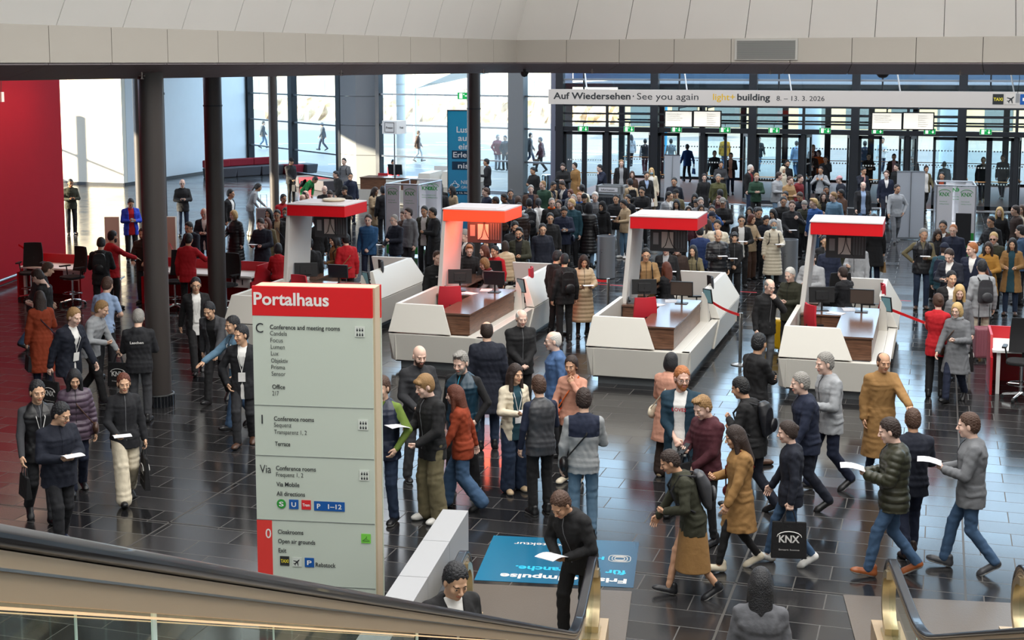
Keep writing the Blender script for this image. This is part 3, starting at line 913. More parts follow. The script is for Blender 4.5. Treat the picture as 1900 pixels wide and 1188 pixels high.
# ---------------- the Portalhaus direction sign ----------------
E0 = math.radians(9.3)
U = Vector((math.cos(E0), math.sin(E0), 0)); V = Vector((-math.sin(E0), math.cos(E0), 0))
SGW, SGH = 1.2, 3.28
sx, sy = -6.42 + 0.055, 12.22
t = thing('direction_sign', 'tall two-sided pale green direction sign with red header reading Portalhaus', 'sign', (sx, sy, 0), E0)
GREEN = mat('sign_pale_green', '#cfd9cc', 0.4)
SRED = mat('sign_red', '#e0131a', 0.35)
BEI = mat('sign_edge', '#cbb89d', 0.4)
b = MB(); b.box(0.02, 0.03, 0, SGW + 0.02, 0.24, SGH); b.build('body', BEI, t)
b = MB(); b.box(0, 0, 0, SGW, 0.03, 2.99); b.build('front_panel', GREEN, t)
b = MB(); b.box(0, -0.002, 2.99, SGW, 0.032, SGH); b.build('header', SRED, t)
b = MB(); b.box(0.03, 0.24, 0, SGW + 0.03, 0.262, 2.95); b.build('rear_panel', GREEN, t)
b = MB(); b.box(0.03, 0.24, 2.951, SGW + 0.03, 0.264, SGH); b.build('rear_header', SRED, t)
b = MB(); b.box(0, -0.003, 0.3, 0.155, 0.0, 0.928); b.build('floor_marker', mat('sign_coral', '#e8423c', 0.4), t)
b = MB()
for z in (2.093, 1.585, 0.93, 0.27): b.box(0, -0.004, z, SGW, 0, z + 0.006)
b.build('dividers', mat('sign_line', '#7d837e', 0.5), t)
TS = plane_T((0, -0.006, 0), (1, 0, 0), (0, 0, 1))
k_ = 1.2 / 218     # metres per photographed pixel on the sign face
def sxp(px): return (px - 474) * k_
def szp(py): return 3.28 - (py - 530) / (1082 - 530) * (3.28 - 0.265)
lettering([('Portalhaus', sxp(477), szp(563), 0.755, 0.125, 0.035)], mat('sign_white', '#f3efec', 0.5), 'header_lettering', t, TS)
items = [('C', sxp(480), szp(614), 0.075, 0.1, 0.0)]
for s_, y_, x_, w_, b_ in (('Conference and meeting rooms', 606, 506, 0.70, .02), ('Candela', 617.5, 506, .17, 0), ('Focus', 630, 506.5, .125, 0), ('Lumen', 642, 507, .14, 0), ('Lux', 654, 507, .075, 0), ('Objektiv', 667, 507, .17, 0), ('Prisma', 679, 507, .14, 0), ('Sensor', 691, 507.5, .14, 0), ('Office', 715, 508, .13, .02), ('217', 727, 508, .065, 0),
        ('Conference rooms', 773.5, 510, .405, .02), ('Sequenz', 785, 510, .175, 0), ('Transparenz 1, 2', 798, 510, .33, 0), ('Terrace', 820, 511, .155, .02),
        ('Conference rooms', 865, 512, .405, .02), ('Frequenz 1, 2', 877, 512, .275, 0), ('Via Mobile', 895, 512, .235, .02), ('All directions', 912.5, 512, .29, .02),
        ('Cloakrooms', 984, 513, .26, .02), ('Open air grounds', 1001.5, 513, .38, .02), ('Exit', 1019, 513.5, .08, .02), ('Rebstock', 1043, 582, .205, .02)):
    items.append((s_, sxp(x_), szp(y_ + 1), w_, 0.045, b_))
items += [('1', sxp(487), szp(781), None, 0.095, 0.0), ('Via', sxp(482), szp(872), 0.115, 0.085, 0.0)]
lettering(items, INK, 'lettering', t, TS)
lettering([('0', sxp(490), szp(994), 0.058, 0.1, 0.01)], MATS['sign_white'], 'floor_number', t, TS)
def icon(parent, px, py, w_, h_, c, txt=None, tc_='#f4f4f4', shape='box', tw=None, th=None, wt=.03):
    x0, z1 = sxp(px), szp(py)
    b = MB()
    if shape == 'disc':
        b.add([(x0 + w_ / 2 + w_ / 2 * math.cos(a * .2618), -0.0065, z1 - h_ / 2 + h_ / 2 * math.sin(a * .2618)) for a in range(24)], [tuple(range(24))])
    else:
        b.box(x0, -0.007, z1 - h_, x0 + w_, -0.004, z1)
    f = b.build('pictogram', mat('icon_' + c, c, 0.5), parent)
    if txt:
        tw = tw or w_ * 0.5; th = th or h_ * 0.5
        T2 = plane_T((0, -0.009, 0), (1, 0, 0), (0, 0, 1))
        lettering([(txt, x0 + (w_ - tw) / 2, z1 - h_ / 2 - th / 2, tw, th, wt)], mat('icon_text_' + tc_, tc_, 0.5), 'symbol', f, T2)
    return f
S_ = 0.095
icon(t, 512, 920, S_, S_, '#2f9a3a', 'S', shape='disc')
icon(t, 535, 920, S_, S_, '#1259a8', 'U'); icon(t, 558, 920, S_, S_, '#e02a2e', 'Tram', tw=.075, th=.03)
icon(t, 581, 921, 0.31, S_, '#1259a8', 'P   1–12', tw=.25, th=.048)
icon(t, 516, 1027, S_, S_, '#2b2d2e', 'TAXI', '#f4e23a', tw=.078, th=.035)
icon(t, 562, 1028, S_, S_, '#1259a8', 'P')
icon(t, 667, 978, S_, S_, '#7fd84f')
b = MB(); x0, z0 = sxp(667) + .0475, szp(978) - .055
b.tube([(x0 - .035, -.009, z0 - .015), (x0, -.009, z0 + .01), (x0 + .035, -.009, z0 - .015), (x0 - .035, -.009, z0 - .015)], .003, 4); b.tube([(x0, -.009, z0 + .01), (x0 + .008, -.009, z0 + .028)], .003, 4)
b.build('hanger_symbol', mat('hanger_ink', '#3d7a2a', 0.6), t)
def plane_icon(parent, T, s=1.0, c=INK):
    b = MB(); b.T = T
    pts = [(0, .045), (.007, .03), (.007, .01), (.042, -.015), (.042, -.024), (.007, -.008), (.006, -.03), (.018, -.04), (.018, -.046), (0, -.04)]
    full = pts + [(-x_, y_) for x_, y_ in pts[::-1][1:-1]]
    b.add([(x_ * s, y_ * s, 0) for x_, y_ in full], [tuple(range(len(full)))[::-1]])
    return b.build('aeroplane_symbol', c, parent)
icon(t, 539, 1028, S_, S_, '#d8dfd6')
plane_icon(t, TS @ Matrix.Translation((sxp(539) + .0475, szp(1028) - .0475, 0.003)) @ Matrix.Rotation(-0.8, 4, 'Z'), 0.85)
for px_, py_ in ((660, 598), (664, 767), (665, 860)):
    f = icon(t, px_, py_, 0.1, 0.105, '#dfe5dc')
    b = MB()
    for r_ in range(2):
        for q in range(3):
            cx, cz = sxp(px_) + .025 + q * .026, szp(py_) - .03 - r_ * .045
            b.box(cx - .008, -.0085, cz - .02, cx + .008, -.0075, cz); b.box(cx - .004, -.0085, cz + .003, cx + .004, -.0075, cz + .011)
    b.build('seated_audience_symbol', INK, f)

# ---------------- escalators ----------------
RUB = mat('handrail_rubber', '#131116', 0.28, coat=0.3)
BAL = mat('balustrade_profile', '#c9b294', 0.38, 0.45)
BAL2 = mat('newel_steel', '#c9b896', 0.3, 0.8)
EGL = glass_mat('balustrade_glass', (0.80, 0.86, 0.82), gloss=0.14)
TREAD = mat('step_aluminium', '#77787a', 0.4, 0.7)
LED = mat('balustrade_light', '#ffd9a8', 0.5, emit=0.7)
def rail_path(smax, slope=0.433):
    p = []
    for i in range(15):       # newel: from the deck round the front to the top
        a = -math.pi / 2 + math.pi * i / 14
        p.append((-0.46 + 0.4 * math.cos(a), 0.6 + 0.4 * math.sin(a)))
    y = 0.8
    while y < 1.6: p.append((-y, 1.0)); y += 0.4
    s = 1.6
    while s < 2.65: p.append((-s, 1 + slope * (s - 1.6) ** 2 / 2.08)); s += 0.13
    s = 2.8
    while s < smax: p.append((-s, 1.38 + slope * (s - 3))); s += 1.1
    return p
def ribbon(b, path, x0, x1, o0, o1, mi=0):
    vs = []
    n = len(path)
    for i, (y, z) in enumerate(path):
        a, c = path[max(i - 1, 0)], path[min(i + 1, n - 1)]
        ty, tz = c[0] - a[0], c[1] - a[1]; L = math.hypot(ty, tz)
        ny, nz = tz / L, -ty / L          # outward side of a path that turns over the newel
        for x_, o_ in ((x0, o0), (x1, o0), (x1, o1), (x0, o1)):
            vs.append((x_, y + ny * o_, z + nz * o_))
    fs = [(0, 1, 2, 3), (4 * n - 1, 4 * n - 2, 4 * n - 3, 4 * n - 4)]
    for i in range(n - 1):
        for k in range(4):
            k2 = (k + 1) % 4
            fs.append((4 * i + k, 4 * (i + 1) + k, 4 * (i + 1) + k2, 4 * i + k2))
    b.add(vs, fs, mi)
def balustrade(esc, x, smax):
    path = rail_path(smax)
    b = MB(); ribbon(b, path, x - 0.04, x + 0.04, -0.03, 0.0); f = b.build('handrail', RUB, esc, True, bevel=0.012)
    b = MB(); ribbon(b, path, x - 0.028, x + 0.028, -0.095, -0.032); b.build('rail_profile', BAL, esc, True)
    b = MB(); ribbon(b, path, x - 0.034, x + 0.034, -0.058, -0.054); b.build('trim_line', STEEL, esc)  # thin bright ribbon added to imitate the highlight along the profile
    b = MB(); ribbon(b, path, x - 0.02, x + 0.02, -0.105, -0.101); b.build('light_strip', LED, esc)
    i0 = [i for i, p in enumerate(path) if p[0] < -0.45 and p[1] > 0.95][0]
    b = MB()
    c = (-0.46, 0.6)
    arc = [(y + (c[0] - y) * .27, z + (c[1] - z) * .27) for y, z in path[:i0 + 1]]
    b.add([(x, *c)] + [(x, *p) for p in arc], [(0, k, k + 1) for k in range(1, len(arc))])
    b.add([(x, arc[0][0], arc[0][1]), (x, *c), (x, -1.0, 0.6), (x, -1.0, 0.3)], [(0, 1, 2, 3)])
    b.build('newel_glass', EGL, esc)
    pts = path[i0:]
    q = 0
    while q < len(pts) - 1:      # glass panes, a joint every second station on the slope
        e = min(q + (2 if pts[q][0] < -2.7 else 5), len(pts) - 1)
        b = MB()
        seg = pts[q:e + 1]
        vs = [(x, y, z - 0.09) for y, z in seg] + [(x, y, z - 0.72) for y, z in seg[::-1]]
        ga = [(x, y + (0.004 if k == 0 else 0), z) for k, (x, y, z) in enumerate(vs)]
        b.add(ga, [tuple(range(len(ga)))]); b.build('glass_pane', EGL, esc)
        if pts[e][0] > -smax + 0.5:
            b = MB(); b.tube([(x, pts[e][0], pts[e][1] - 0.1), (x, pts[e][0], pts[e][1] - 0.72)], 0.005, 6); b.build('pane_joint', mat('glass_edge', '#c9ded6', 0.3, emit=0.25), esc)
        q = e
    b = MB()      # deck and skirt along the foot of the glass
    deck = [(-0.05, 0.28)] + [(y, z - 0.72) for y, z in pts if y < -0.6]
    for i in range(len(deck) - 1):
        (y0, z0), (y1, z1) = deck[i], deck[i + 1]
        b.add([(x - .13, y0, z0), (x + .13, y0, z0), (x + .13, y1, z1), (x - .13, y1, z1), (x - .13, y0, z0 - .28), (x + .13, y0, z0 - .28), (x + .13, y1, z1 - .28 - (.5 if i > 4 else 0)), (x - .13, y1, z1 - .28 - (.5 if i > 4 else 0))],
              [(0, 1, 2, 3), (7, 6, 5, 4), (0, 4, 5, 1), (1, 5, 6, 2), (2, 6, 7, 3), (3, 7, 4, 0)])
    b.build('deck', BAL, esc)
    b = MB(); b.box(x - .075, -0.62, 0.26, x + .075, -0.3, 0.31); b.build('newel_foot', BAL2, esc)
    b = MB(); ribbon(b, path[:i0 + 1], x - 0.06, x + 0.06, -0.17, -0.1); b.build('newel_band', BAL2, esc, True)
def escalator(ox, oy, width, label, smax=12.6, plate=1.3):
    e = thing('escalator', label, 'escalator', (ox, oy, 0), E0, 'escalators leading up from the hall')
    balustrade(e, 0.0, smax); balustrade(e, -width, smax)
    b = MB(); b.box(-width - 0.25, -2.3, 0.0, 0.28, plate, 0.012); b.build('landing_plate', mat('landing_plate', '#6f665e', 0.4, 0.4, bump=0.1, bscale=60), e)
    b = MB()
    for y in (0.2, 0.9): b.box(-width - 0.25, -y, 0.012, 0.28, -y + 0.012, 0.014)
    b.build('plate_joints', DARK, e)
    s = 2.2; z = 0.0; k = 0
    while s < smax - 0.5:
        z1 = 0.433 * max(0, s - 2.1)
        b = MB(); b.box(-width + 0.14, -s - 0.462, z1 - 0.24, -0.14, -s, z1)
        b.build('step', TREAD, e); s += 0.462; k += 1
    return e
escalator(-2.94, 12.37, 1.19, 'escalator rising to the lower left, close in front of the viewer', plate=1.35)
escalator(0.80, 13.28, 1.15, 'escalator in the lower right corner, only its newels and landing in view', smax=9.5, plate=1.25)

t = thing('parapet_box', 'long light grey sloping-looking parapet box left of the escalator', 'parapet', (-4.63, 12.86, 0), math.atan2(-2.28, 0.31) + math.pi / 2)
PAR = mat('parapet_grey', '#9fa0a3', 0.5)
for q in range(6):
    b = MB(); b.box(0.0, -0.93 * (q + 1) + 0.004, 0, 0.26, -0.93 * q - 0.004, 1.0); b.build('casing', PAR, t)

# floor graphic: writing to be read from the entrance side
def sticker():
    m = bpy.data.materials.new('floor_graphic'); m.use_nodes = True
    nt = m.node_tree; b = nt.nodes['Principled BSDF']; b.inputs['Roughness'].default_value = 0.25
    tc = nt.nodes.new('ShaderNodeTexCoord'); sp = nt.nodes.new('ShaderNodeSeparateXYZ')
    nt.links.new(tc.outputs['Object'], sp.inputs[0])
    cr = nt.nodes.new('ShaderNodeMapRange'); cr.inputs['From Max'].default_value = 1.7
    mx = nt.nodes.new('ShaderNodeMix'); mx.data_type = 'RGBA'; mx.inputs['A'].default_value = lin('#1a6e93'); mx.inputs['B'].default_value = lin('#1f4560')
    nt.links.new(sp.outputs['X'], cr.inputs['Value']); nt.links.new(cr.outputs['Result'], mx.inputs['Factor']); nt.links.new(mx.outputs['Result'], b.inputs['Base Color'])
    return m
t = thing('floor_graphic', 'blue advertising sticker on the floor with upside-down German lettering', 'floor sticker', (-4.55, 13.6, 0), E0)
b = MB(); b.box(0, 0, 0, 1.68, 1.42, 0.0035); b.build('sheet', sticker(), t)
TF = plane_T((1.62, 0.06, 0.0045), (-1, 0, 0), (0, -1, 0))
lettering([('Frische Impulse', 0.02, -0.17, 1.35, 0.13, .04)], mat('graphic_cream', '#dcd6d0', 0.5), 'lettering', t, TF)
lettering([('für die Branche.', 0.04, -0.42, 1.2, 0.13, .04), ('Halle 12', 0.3, -0.82, 0.6, 0.1, .03)], mat('graphic_cyan', '#23b3df', 0.5), 'lettering', t, TF)
lettering([('für Architektur', 0.45, -1.17, .9, 0.09, .01)], MATS['graphic_cream'], 'lettering', t, TF)
b = MB(); b.T = TF
for s_ in (0.045, 0.07, 0.1):
    pts = [(0.13 + s_ * math.copysign(abs(math.cos(a)) ** .5, math.cos(a)) * 1.2, -0.78 + s_ * math.copysign(abs(math.sin(a)) ** .5, math.sin(a)), 0.001) for a in [i * math.pi / 12 for i in range(25)]]
    b.tube(pts, 0.004, 4)
b.build('ring_emblem', MATS['graphic_cream'], t)

# ---------------- big banner over the doors ----------------
BY = 52.0
t = thing('overhead_banner', 'long pale banner over the doors reading Auf Wiedersehen See you again', 'banner', (-14.35, BY, 3.85))
b = MB(); b.box(0, 0, 0, 22, 0.12, 0.57); b.build('board', mat('banner_board', '#cfc8c1', 0.5), t)
b = MB()
for q in range(6):
    b.tube([(1.5 + q * 3.82, 0.06, 0.57), (1.3 + q * 3.82, 0.3, 1.6)], 0.03, 6)
b.build('hanger_rods', STEEL, t)
TB = plane_T((0, -0.004, 0), (1, 0, 0), (0, 0, 1))
def bx(px): return (px - 1021) * (17.15 / 879)
def bxx(px):  # pixel column to distance along the banner
    lo, hi = 0.0, 22.0
    for _ in range(40):
        m_ = (lo + hi) / 2
        X, Y = -14.35 + m_, BY
        c = X * FW[0] + Y * FW[1] - 1.2 * FW[2]; a = X * RT[0] + Y * RT[1]
        if CX + F * a / c < px: lo = m_
        else: hi = m_
    return lo
lettering([('Auf Wiedersehen', bxx(1027), 0.205, bxx(1170) - bxx(1027), 0.25, .03), ('·', bxx(1174), 0.205, .05, 0.25, .03)], INK, 'lettering_bold', t, TB)
lettering([('See you again', bxx(1182), 0.205, bxx(1296) - bxx(1182), 0.25, 0), ('8. – 13. 3. 2026', bxx(1441), 0.2, bxx(1530) - bxx(1441), 0.18, 0)], INK, 'lettering', t, TB)
lettering([('light+', bxx(1323), 0.205, bxx(1364) - bxx(1323), 0.24, .01)], mat('banner_yellow', '#e3b417', 0.5), 'lettering_yellow', t, TB)
lettering([('building', bxx(1368), 0.205, bxx(1429) - bxx(1368), 0.24, .035)], INK, 'lettering_building', t, TB)
def bicon(px, w_, c, txt, tcol, tw):
    x0 = bxx(px); b = MB(); b.box(x0, -0.008, 0.13, x0 + w_, 0, 0.13 + w_)
    f = b.build('pictogram', mat('icon_' + c, c, 0.5), t)
    if txt: lettering([(txt, x0 + (w_ - tw) / 2, 0.13 + w_ * .35, tw, w_ * .3, .03)], mat('icon_text_' + tcol, tcol, .5), 'symbol', f, plane_T((0, -0.011, 0), (1, 0, 0), (0, 0, 1)))
    return x0
bicon(1842, 0.36, '#2b2d2e', 'TAXI', '#f4e23a', .3)
x0 = bicon(1866, 0.36, '#d6d0c8', None, None, 0)
plane_icon(t, TB @ Matrix.Translation((x0 + .18, .31, .006)) @ Matrix.Rotation(-.8, 4, 'Z'), 3.2)
bicon(1893, 0.36, '#1259a8', 'P', '#f4f4f4', .2)

# information screens under the banner
def info_screen(px0, px1, py0, py1, label, lines, qr=False):
    X0, X1 = None, None
    YS = 52.6
    def wx(px, py):
        a, b_ = (px - CX) / F, (CY - py) / F
        d = [FW[i] + a * RT[i] + b_ * UP[i] for i in range(3)]
        k = YS / d[1]; return d[0] * k, H + d[2] * k
    xa, za = wx(px0, py0); xb, zb = wx(px1, py1)
    t = thing('information_screen', label, 'screen', (xa, YS, zb), 0, 'lit information screens under the banner')
    w_, h_ = xb - xa, za - zb
    b = MB(); b.box(0, 0, 0, w_, 0.09, h_); b.build('housing', BLK, t)
    b = MB(); b.box(0.04, -0.006, 0.04, w_ - .04, 0, h_ - .04); f = b.build('display', mat('lit_display', '#efe9dc', 0.4, emit=0.75), t)
    b = MB(); b.tube([(w_ / 2, 0.05, h_), (w_ / 2, 0.05, h_ + .1), (w_ / 2, 1.7, h_ + .1)], .03, 6); b.build('hanger', DARK, t)
    T_ = plane_T((0, -0.009, 0), (1, 0, 0), (0, 0, 1))
    lettering([(s_, (.1 if not qr else w_ * .5), h_ - .15 - q * .075, w_ * (.6 if not qr else .36) * len(s_) / 26 * (1 if not qr else 2.2), .042, .0) for q, s_ in enumerate(lines)], mat('display_ink', '#7e7a76', .6), 'lettering', f, T_)
    return t
L1 = ['Danke für Ihren Besuch', 'und eine gute Fahrt.', 'Thank you for your visit', 'and have a good trip.']
L2 = ['Frankfurt', 'Entdecken +', 'Erleben', 'Discover +', 'Experience', 'Frankfurt']
info_screen(1233, 1285, 205, 237, 'lit screen thanking visitors, far left of the four under the banner', L1)
info_screen(1286, 1338, 205, 237, 'lit screen with a short word list, second from left under the banner', L2, True)
info_screen(1617, 1674, 208, 242, 'lit screen thanking visitors, third from left under the banner', L1)
info_screen(1675, 1733, 208, 242, 'lit screen with a short word list, furthest right under the banner', L2, True)

def exit_sign(px, py, Y, label, w_=0.42, flip=1, arrow='down'):
    a, b_ = (px - CX) / F, (CY - py) / F
    d = [FW[i] + a * RT[i] + b_ * UP[i] for i in range(3)]; k = Y / d[1]
    t = thing('exit_sign', label, 'exit sign', (d[0] * k, Y, H + d[2] * k), 0, 'green emergency exit signs')
    b = MB(); b.box(-w_ / 2, 0, -w_ / 4, w_ / 2, 0.05, w_ / 4); b.build('housing', mat('sign_housing', '#cfd4cf', 0.5), t)
    b = MB(); b.box(-w_ / 2 + .01, -0.004, -w_ / 4 + .01, w_ / 2 - .01, 0, w_ / 4 - .01); f = b.build('face', mat('exit_green', '#0f9a4a', 0.5, emit=0.6), t)
    b = MB()   # door, running figure and arrow
    s = w_ / 0.42
    b.box(-.15 * s, -.008, -.08 * s, -.05 * s, -.005, .08 * s)
    b.box(-.02 * s, -.008, .03 * s, .01 * s, -.005, .06 * s)
    if arrow == 'down':
        b.box(.10 * s, -.008, -.01 * s, .125 * s, -.005, .075 * s); b.add([(.065 * s, -.007, -.01 * s), (.16 * s, -.007, -.01 * s), (.1125 * s, -.007, -.075 * s)], [(0, 2, 1)])
    else:
        b.box(.03 * s, -.008, -.012 * s, .11 * s, -.005, .012 * s); b.add([(.1 * s, -.007, -.05 * s), (.1 * s, -.007, .05 * s), (.17 * s, -.007, 0)], [(0, 2, 1)])
    b.build('pictogram', mat('exit_white', '#eef6ee', 0.5, emit=0.8), f)
    b = MB(); b.tube([(0, .03, w_ / 4), (0, .03, w_ / 4 + .12), (0, .78, w_ / 4 + .12)], .012, 6); b.build('hanger', DARK, t)
for px, lb in ((1082, 'leftmost, over the dark door beside the tall window'), (1167, 'second from the left, over the doors under Auf'), (1255, 'just below the far-left lit screen'), (1345, 'at the right end of the left screen pair'), (1436, 'below the word building on the banner'), (1531, 'left of the third door post'), (1628, 'below the third lit screen'), (1725, 'below the rightmost lit screen'), (1829, 'furthest right over the doors')):
    exit_sign(px, 239 + (px - 1082) * .008, 53.6, 'green exit sign over the entrance doors, ' + lb)
exit_sign(861, 178, 53.0, 'green exit sign with sideways arrow beside the blue event banner column', .55, arrow='side')

# ---------------- blue event banner ----------------
x, y = -14.6, 41.2
t = thing('event_banner', 'tall blue event banner reading Lust auf ein Erlebnis', 'banner', (x, y, 0), 0.1)
def bn():
    m = bpy.data.materials.new('banner_blue'); m.use_nodes = True
    nt = m.node_tree; b = nt.nodes['Principled BSDF']; b.inputs['Roughness'].default_value = 0.5
    tc = nt.nodes.new('ShaderNodeTexCoord'); sp = nt.nodes.new('ShaderNodeSeparateXYZ'); nt.links.new(tc.outputs['Object'], sp.inputs[0])
    cr = nt.nodes.new('ShaderNodeMapRange'); cr.inputs['From Min'].default_value = 0.5; cr.inputs['From Max'].default_value = 4
    mx = nt.nodes.new('ShaderNodeMix'); mx.data_type = 'RGBA'; mx.inputs['A'].default_value = lin('#3a8fc0'); mx.inputs['B'].default_value = lin('#1f9cc4')
    nt.links.new(sp.outputs['Z'], cr.inputs['Value']); nt.links.new(cr.outputs['Result'], mx.inputs['Factor']); nt.links.new(mx.outputs['Result'], b.inputs['Base Color'])
    return m
b = MB(); b.box(0, 0, 0.1, 1.0, 0.06, 3.95); b.build('fabric', bn(), t)
b = MB(); b.box(-0.02, -0.01, 0.1, 0.0, 0.07, 3.98); b.box(1.0, -0.01, 0.1, 1.02, 0.07, 3.98); b.box(-.02, -.01, 3.95, 1.02, .07, 3.98); b.box(-.1, -.25, 0, 1.1, .3, .1); b.build('frame', STEEL, t)
T_ = plane_T((0, -0.004, 0), (1, 0, 0), (0, 0, 1))
WTX = mat('banner_white', '#eef2f4', 0.5)
b = MB(); b.box(.13, -.003, 2.46, 1.0, 0, 2.72); b.box(.13, -.003, 2.12, 1.0, 0, 2.38); b.box(.08, -.003, 1.35, 1.0, 0, 1.46); b.build('text_bars', mat('banner_navy', '#123a55', 0.5), t)
T2_ = plane_T((0, -0.007, 0), (1, 0, 0), (0, 0, 1))
lettering([('Lust', .28, 3.28, .45, .19, .02), ('auf', .33, 3.02, .38, .19, .02), ('ein', .34, 2.76, .34, .19, .02)], WTX, 'lettering', t, T_)
lettering([('Erleb-', .17, 2.51, .66, .17, .02), ('nis?', .32, 2.17, .45, .17, .02), ('Halle 12, Stand B02', .1, 1.38, .85, .05, .01), ('Consultancy', .12, .82, .75, .12, .0), ('Innovation', .12, .6, .7, .12, .0)], WTX, 'lettering_lower', t, T2_)
lettering([('NIEDAX', .42, 1.68, .55, .12, .0), ('GROUP', .42, 1.54, .42, .08, .0)], WTX, 'company_lettering', t, T_)
b = MB(); b.T = T_
b.tube([(.22 + .14 * math.cos(a), 1.62 + .07 * math.sin(a), 0) for a in [i * math.pi / 10 for i in range(21)]], .008, 4)
b.tube([(.12, 1.6, 0), (.18, 1.72, 0), (.22, 1.78, 0), (.27, 1.7, 0), (.32, 1.6, 0), (.22, 1.56, 0), (.12, 1.6, 0)], .008, 4)
b.build('knot_emblem', WTX, t)

# ---------------- red-screened counters ----------------
def counter(x0, y0, L, rz, label, legs=True, wing='both', d=0.8, depthdir=1):
    """desk top with red screen along its far side; x along its length"""
    t = thing('reception_counter', label, 'counter', (x0, y0, 0), rz, 'white counters with red screens')
    b = MB(); b.box(0.03, 0, .70, L - .03, d, .74); b.build('desk_top', LWHITE, t)
    b = MB(); b.box(0.0, d, .0, L, d + .04, .95); f = b.build('screen', REDF if False else mat('counter_red', '#b3101f', 0.45), t)
    k = 0
    for s_, xx in ((0, 0), (1, L - .04)):
        if wing in ('both', ('left', 'right')[s_]):
            b = MB(); b.add([(xx, -.05, .0), (xx + .04, -.05, .0), (xx + .04, d, 0), (xx, d, 0), (xx, -.05, .62), (xx + .04, -.05, .62), (xx + .04, d, .95), (xx, d, .95), (xx, .25, .95), (xx + .04, .25, .95), (xx, .1, .62), (xx + .04, .1, .62)],
                [(0, 3, 2, 1), (0, 1, 5, 4), (4, 5, 11, 10), (10, 11, 9, 8), (8, 9, 6, 7), (2, 3, 7, 6), (0, 4, 10, 8, 7, 3), (1, 2, 6, 9, 11, 5)])
            b.build('side_screen', MATS['counter_red'], t)
    for xx in (0.1, L - .15):
        b = MB(); b.box(xx, .05, 0, xx + .06, .11, .70); b.build('leg', LWHITE, t)
    b = MB(); b.box(L - .6, .12, .46, L - .12, d - .08, .70); f = b.build('drawer_unit', LWHITE, t)
    b = MB(); b.box(L - .33, .105, .52, L - .31, .12, .64); b.build('handle', DARK, f)
    return t
counter(-20.35, 27.55, 1.75, math.radians(-2), 'white counter with red screen beside the red wall')
counter(-17.2, 27.75, 2.8, math.radians(-1), 'white counter with red screen between the two thick columns')
counter(0.93, 24.05, 2.2, math.radians(1), 'white counter with red screen at the right edge of the picture', d=1.1, wing='left')
office_chair(-18.6, 27.1, math.radians(160), 'black high chair at the counter by the red wall, nearer the viewer', back=BLKF, stool=True)
office_chair(-19.9, 27.4, math.radians(200), 'black high chair at the counter by the red wall, next to the red belt', back=BLKF, stool=True)
office_chair(-16.05, 27.2, math.radians(180), 'black high chair between the nearest column and the collared column', back=BLKF, stool=True)
office_chair(-14.75, 27.1, math.radians(165), 'black high chair just right of the collared column', back=BLKF, stool=True)
office_chair(1.40, 23.75, math.radians(172), 'black high chair with chrome ring foot at the right edge', back=BLKF, stool=True)
t = thing('display_panel', 'tall cream partition panel beside the staff member at the left counter', 'panel', (-20.1, 30.75, 0), math.radians(20))
b = MB(); b.box(0, 0, 0.02, .36, .06, 1.56); b.build('panel', mat('cream_panel', '#d9cdbd', 0.5), t); b = MB(); b.box(-.05, -.25, 0, .4, .3, .02); b.build('foot', STEEL, t)
for (px, py, lb) in ((318, 520, 'tan pillar stand behind the red blazer staff between the columns'),):
    x, y, _ = at(px, py)
    t = thing('display_panel', lb, 'panel', (x, y, 0), 0.2)
    b = MB(); b.box(-.14, 0, 0, .14, .12, 1.6); b.build('panel', MATS['cream_panel'], t)

# belts and posts
def post(px, py, label, pt=None):
    x, y, _ = pt or at(px, py)
    t = thing('belt_post', label, 'barrier post', (x, y, 0), 0, 'steel barrier posts')
    b = MB(); b.lathe(0, 0, [(.001, 0), (.17, 0), (.17, .012), (.12, .03), (.03, .04), (.03, .95), (.001, .96)], 28); b.build('pole', STEEL, t, 30)
    b = MB(); b.cyl(0, 0, .86, .95, .034, 20); b.build('belt_head', CHROME, t)
    return x, y
def belt(p, q, label, sag=.03):
    p, q = Vector(p), Vector(q)
    b = MB(); n = 8
    vs = []
    for i in range(n + 1):
        f = i / n; c = p.lerp(q, f); c.z -= sag * 4 * f * (1 - f)
        vs += [(c.x, c.y, c.z - .025), (c.x, c.y, c.z + .025)]
    d = (q - p).normalized() ; nx, ny = -d.y * .002, d.x * .002
    vs = [(a + nx, b_ + ny, c) for a, b_, c in vs] + [(a - nx, b_ - ny, c) for a, b_, c in vs]
    m_ = 2 * (n + 1)
    fs = []
    for i in range(n):
        a = 2 * i; fs += [(a, a + 2, a + 3, a + 1), (m_ + a + 1, m_ + a + 3, m_ + a + 2, m_ + a), (a + 1, a + 3, m_ + a + 3, m_ + a + 1), (a + 2, a, m_ + a, m_ + a + 2)]
    b.add(vs, fs)
    tag(b.build('barrier_belt', mat('belt_red', '#d9101c', 0.6)), label, 'barrier belt', 'red barrier belts')
px_, py_ = post(1373, 677, 'steel belt post standing right of the kiosk in the middle')
belt((-3.96, 25.9, 0.99), (px_, py_, .91), 'red belt from the middle kiosk tablet to the steel post')
qx, qy = post(1128, 600, 'steel belt post beside the grey cylindrical bin, behind the beige coat')
belt((qx - .55, qy + .35, .9), (qx, qy, .9), 'short red belt left of the post beside the grey bin')
belt((-0.72, 25.95, 1.0), (0.35, 25.1, .78), 'red belt from the far right kiosk to the woman in the red blazer', .0)
belt((-21.6, 29.3, .98), (-20.35, 28.36, .93), 'red belt running from the picture edge to the left counter')
x, y, _ = at(309, 500); belt((x, y, .95), (-16.35, 27.9, .98), 'short red belt beside the thin pipe between the columns')
TAPE = mat('red_tape', '#c4172a', 0.5)
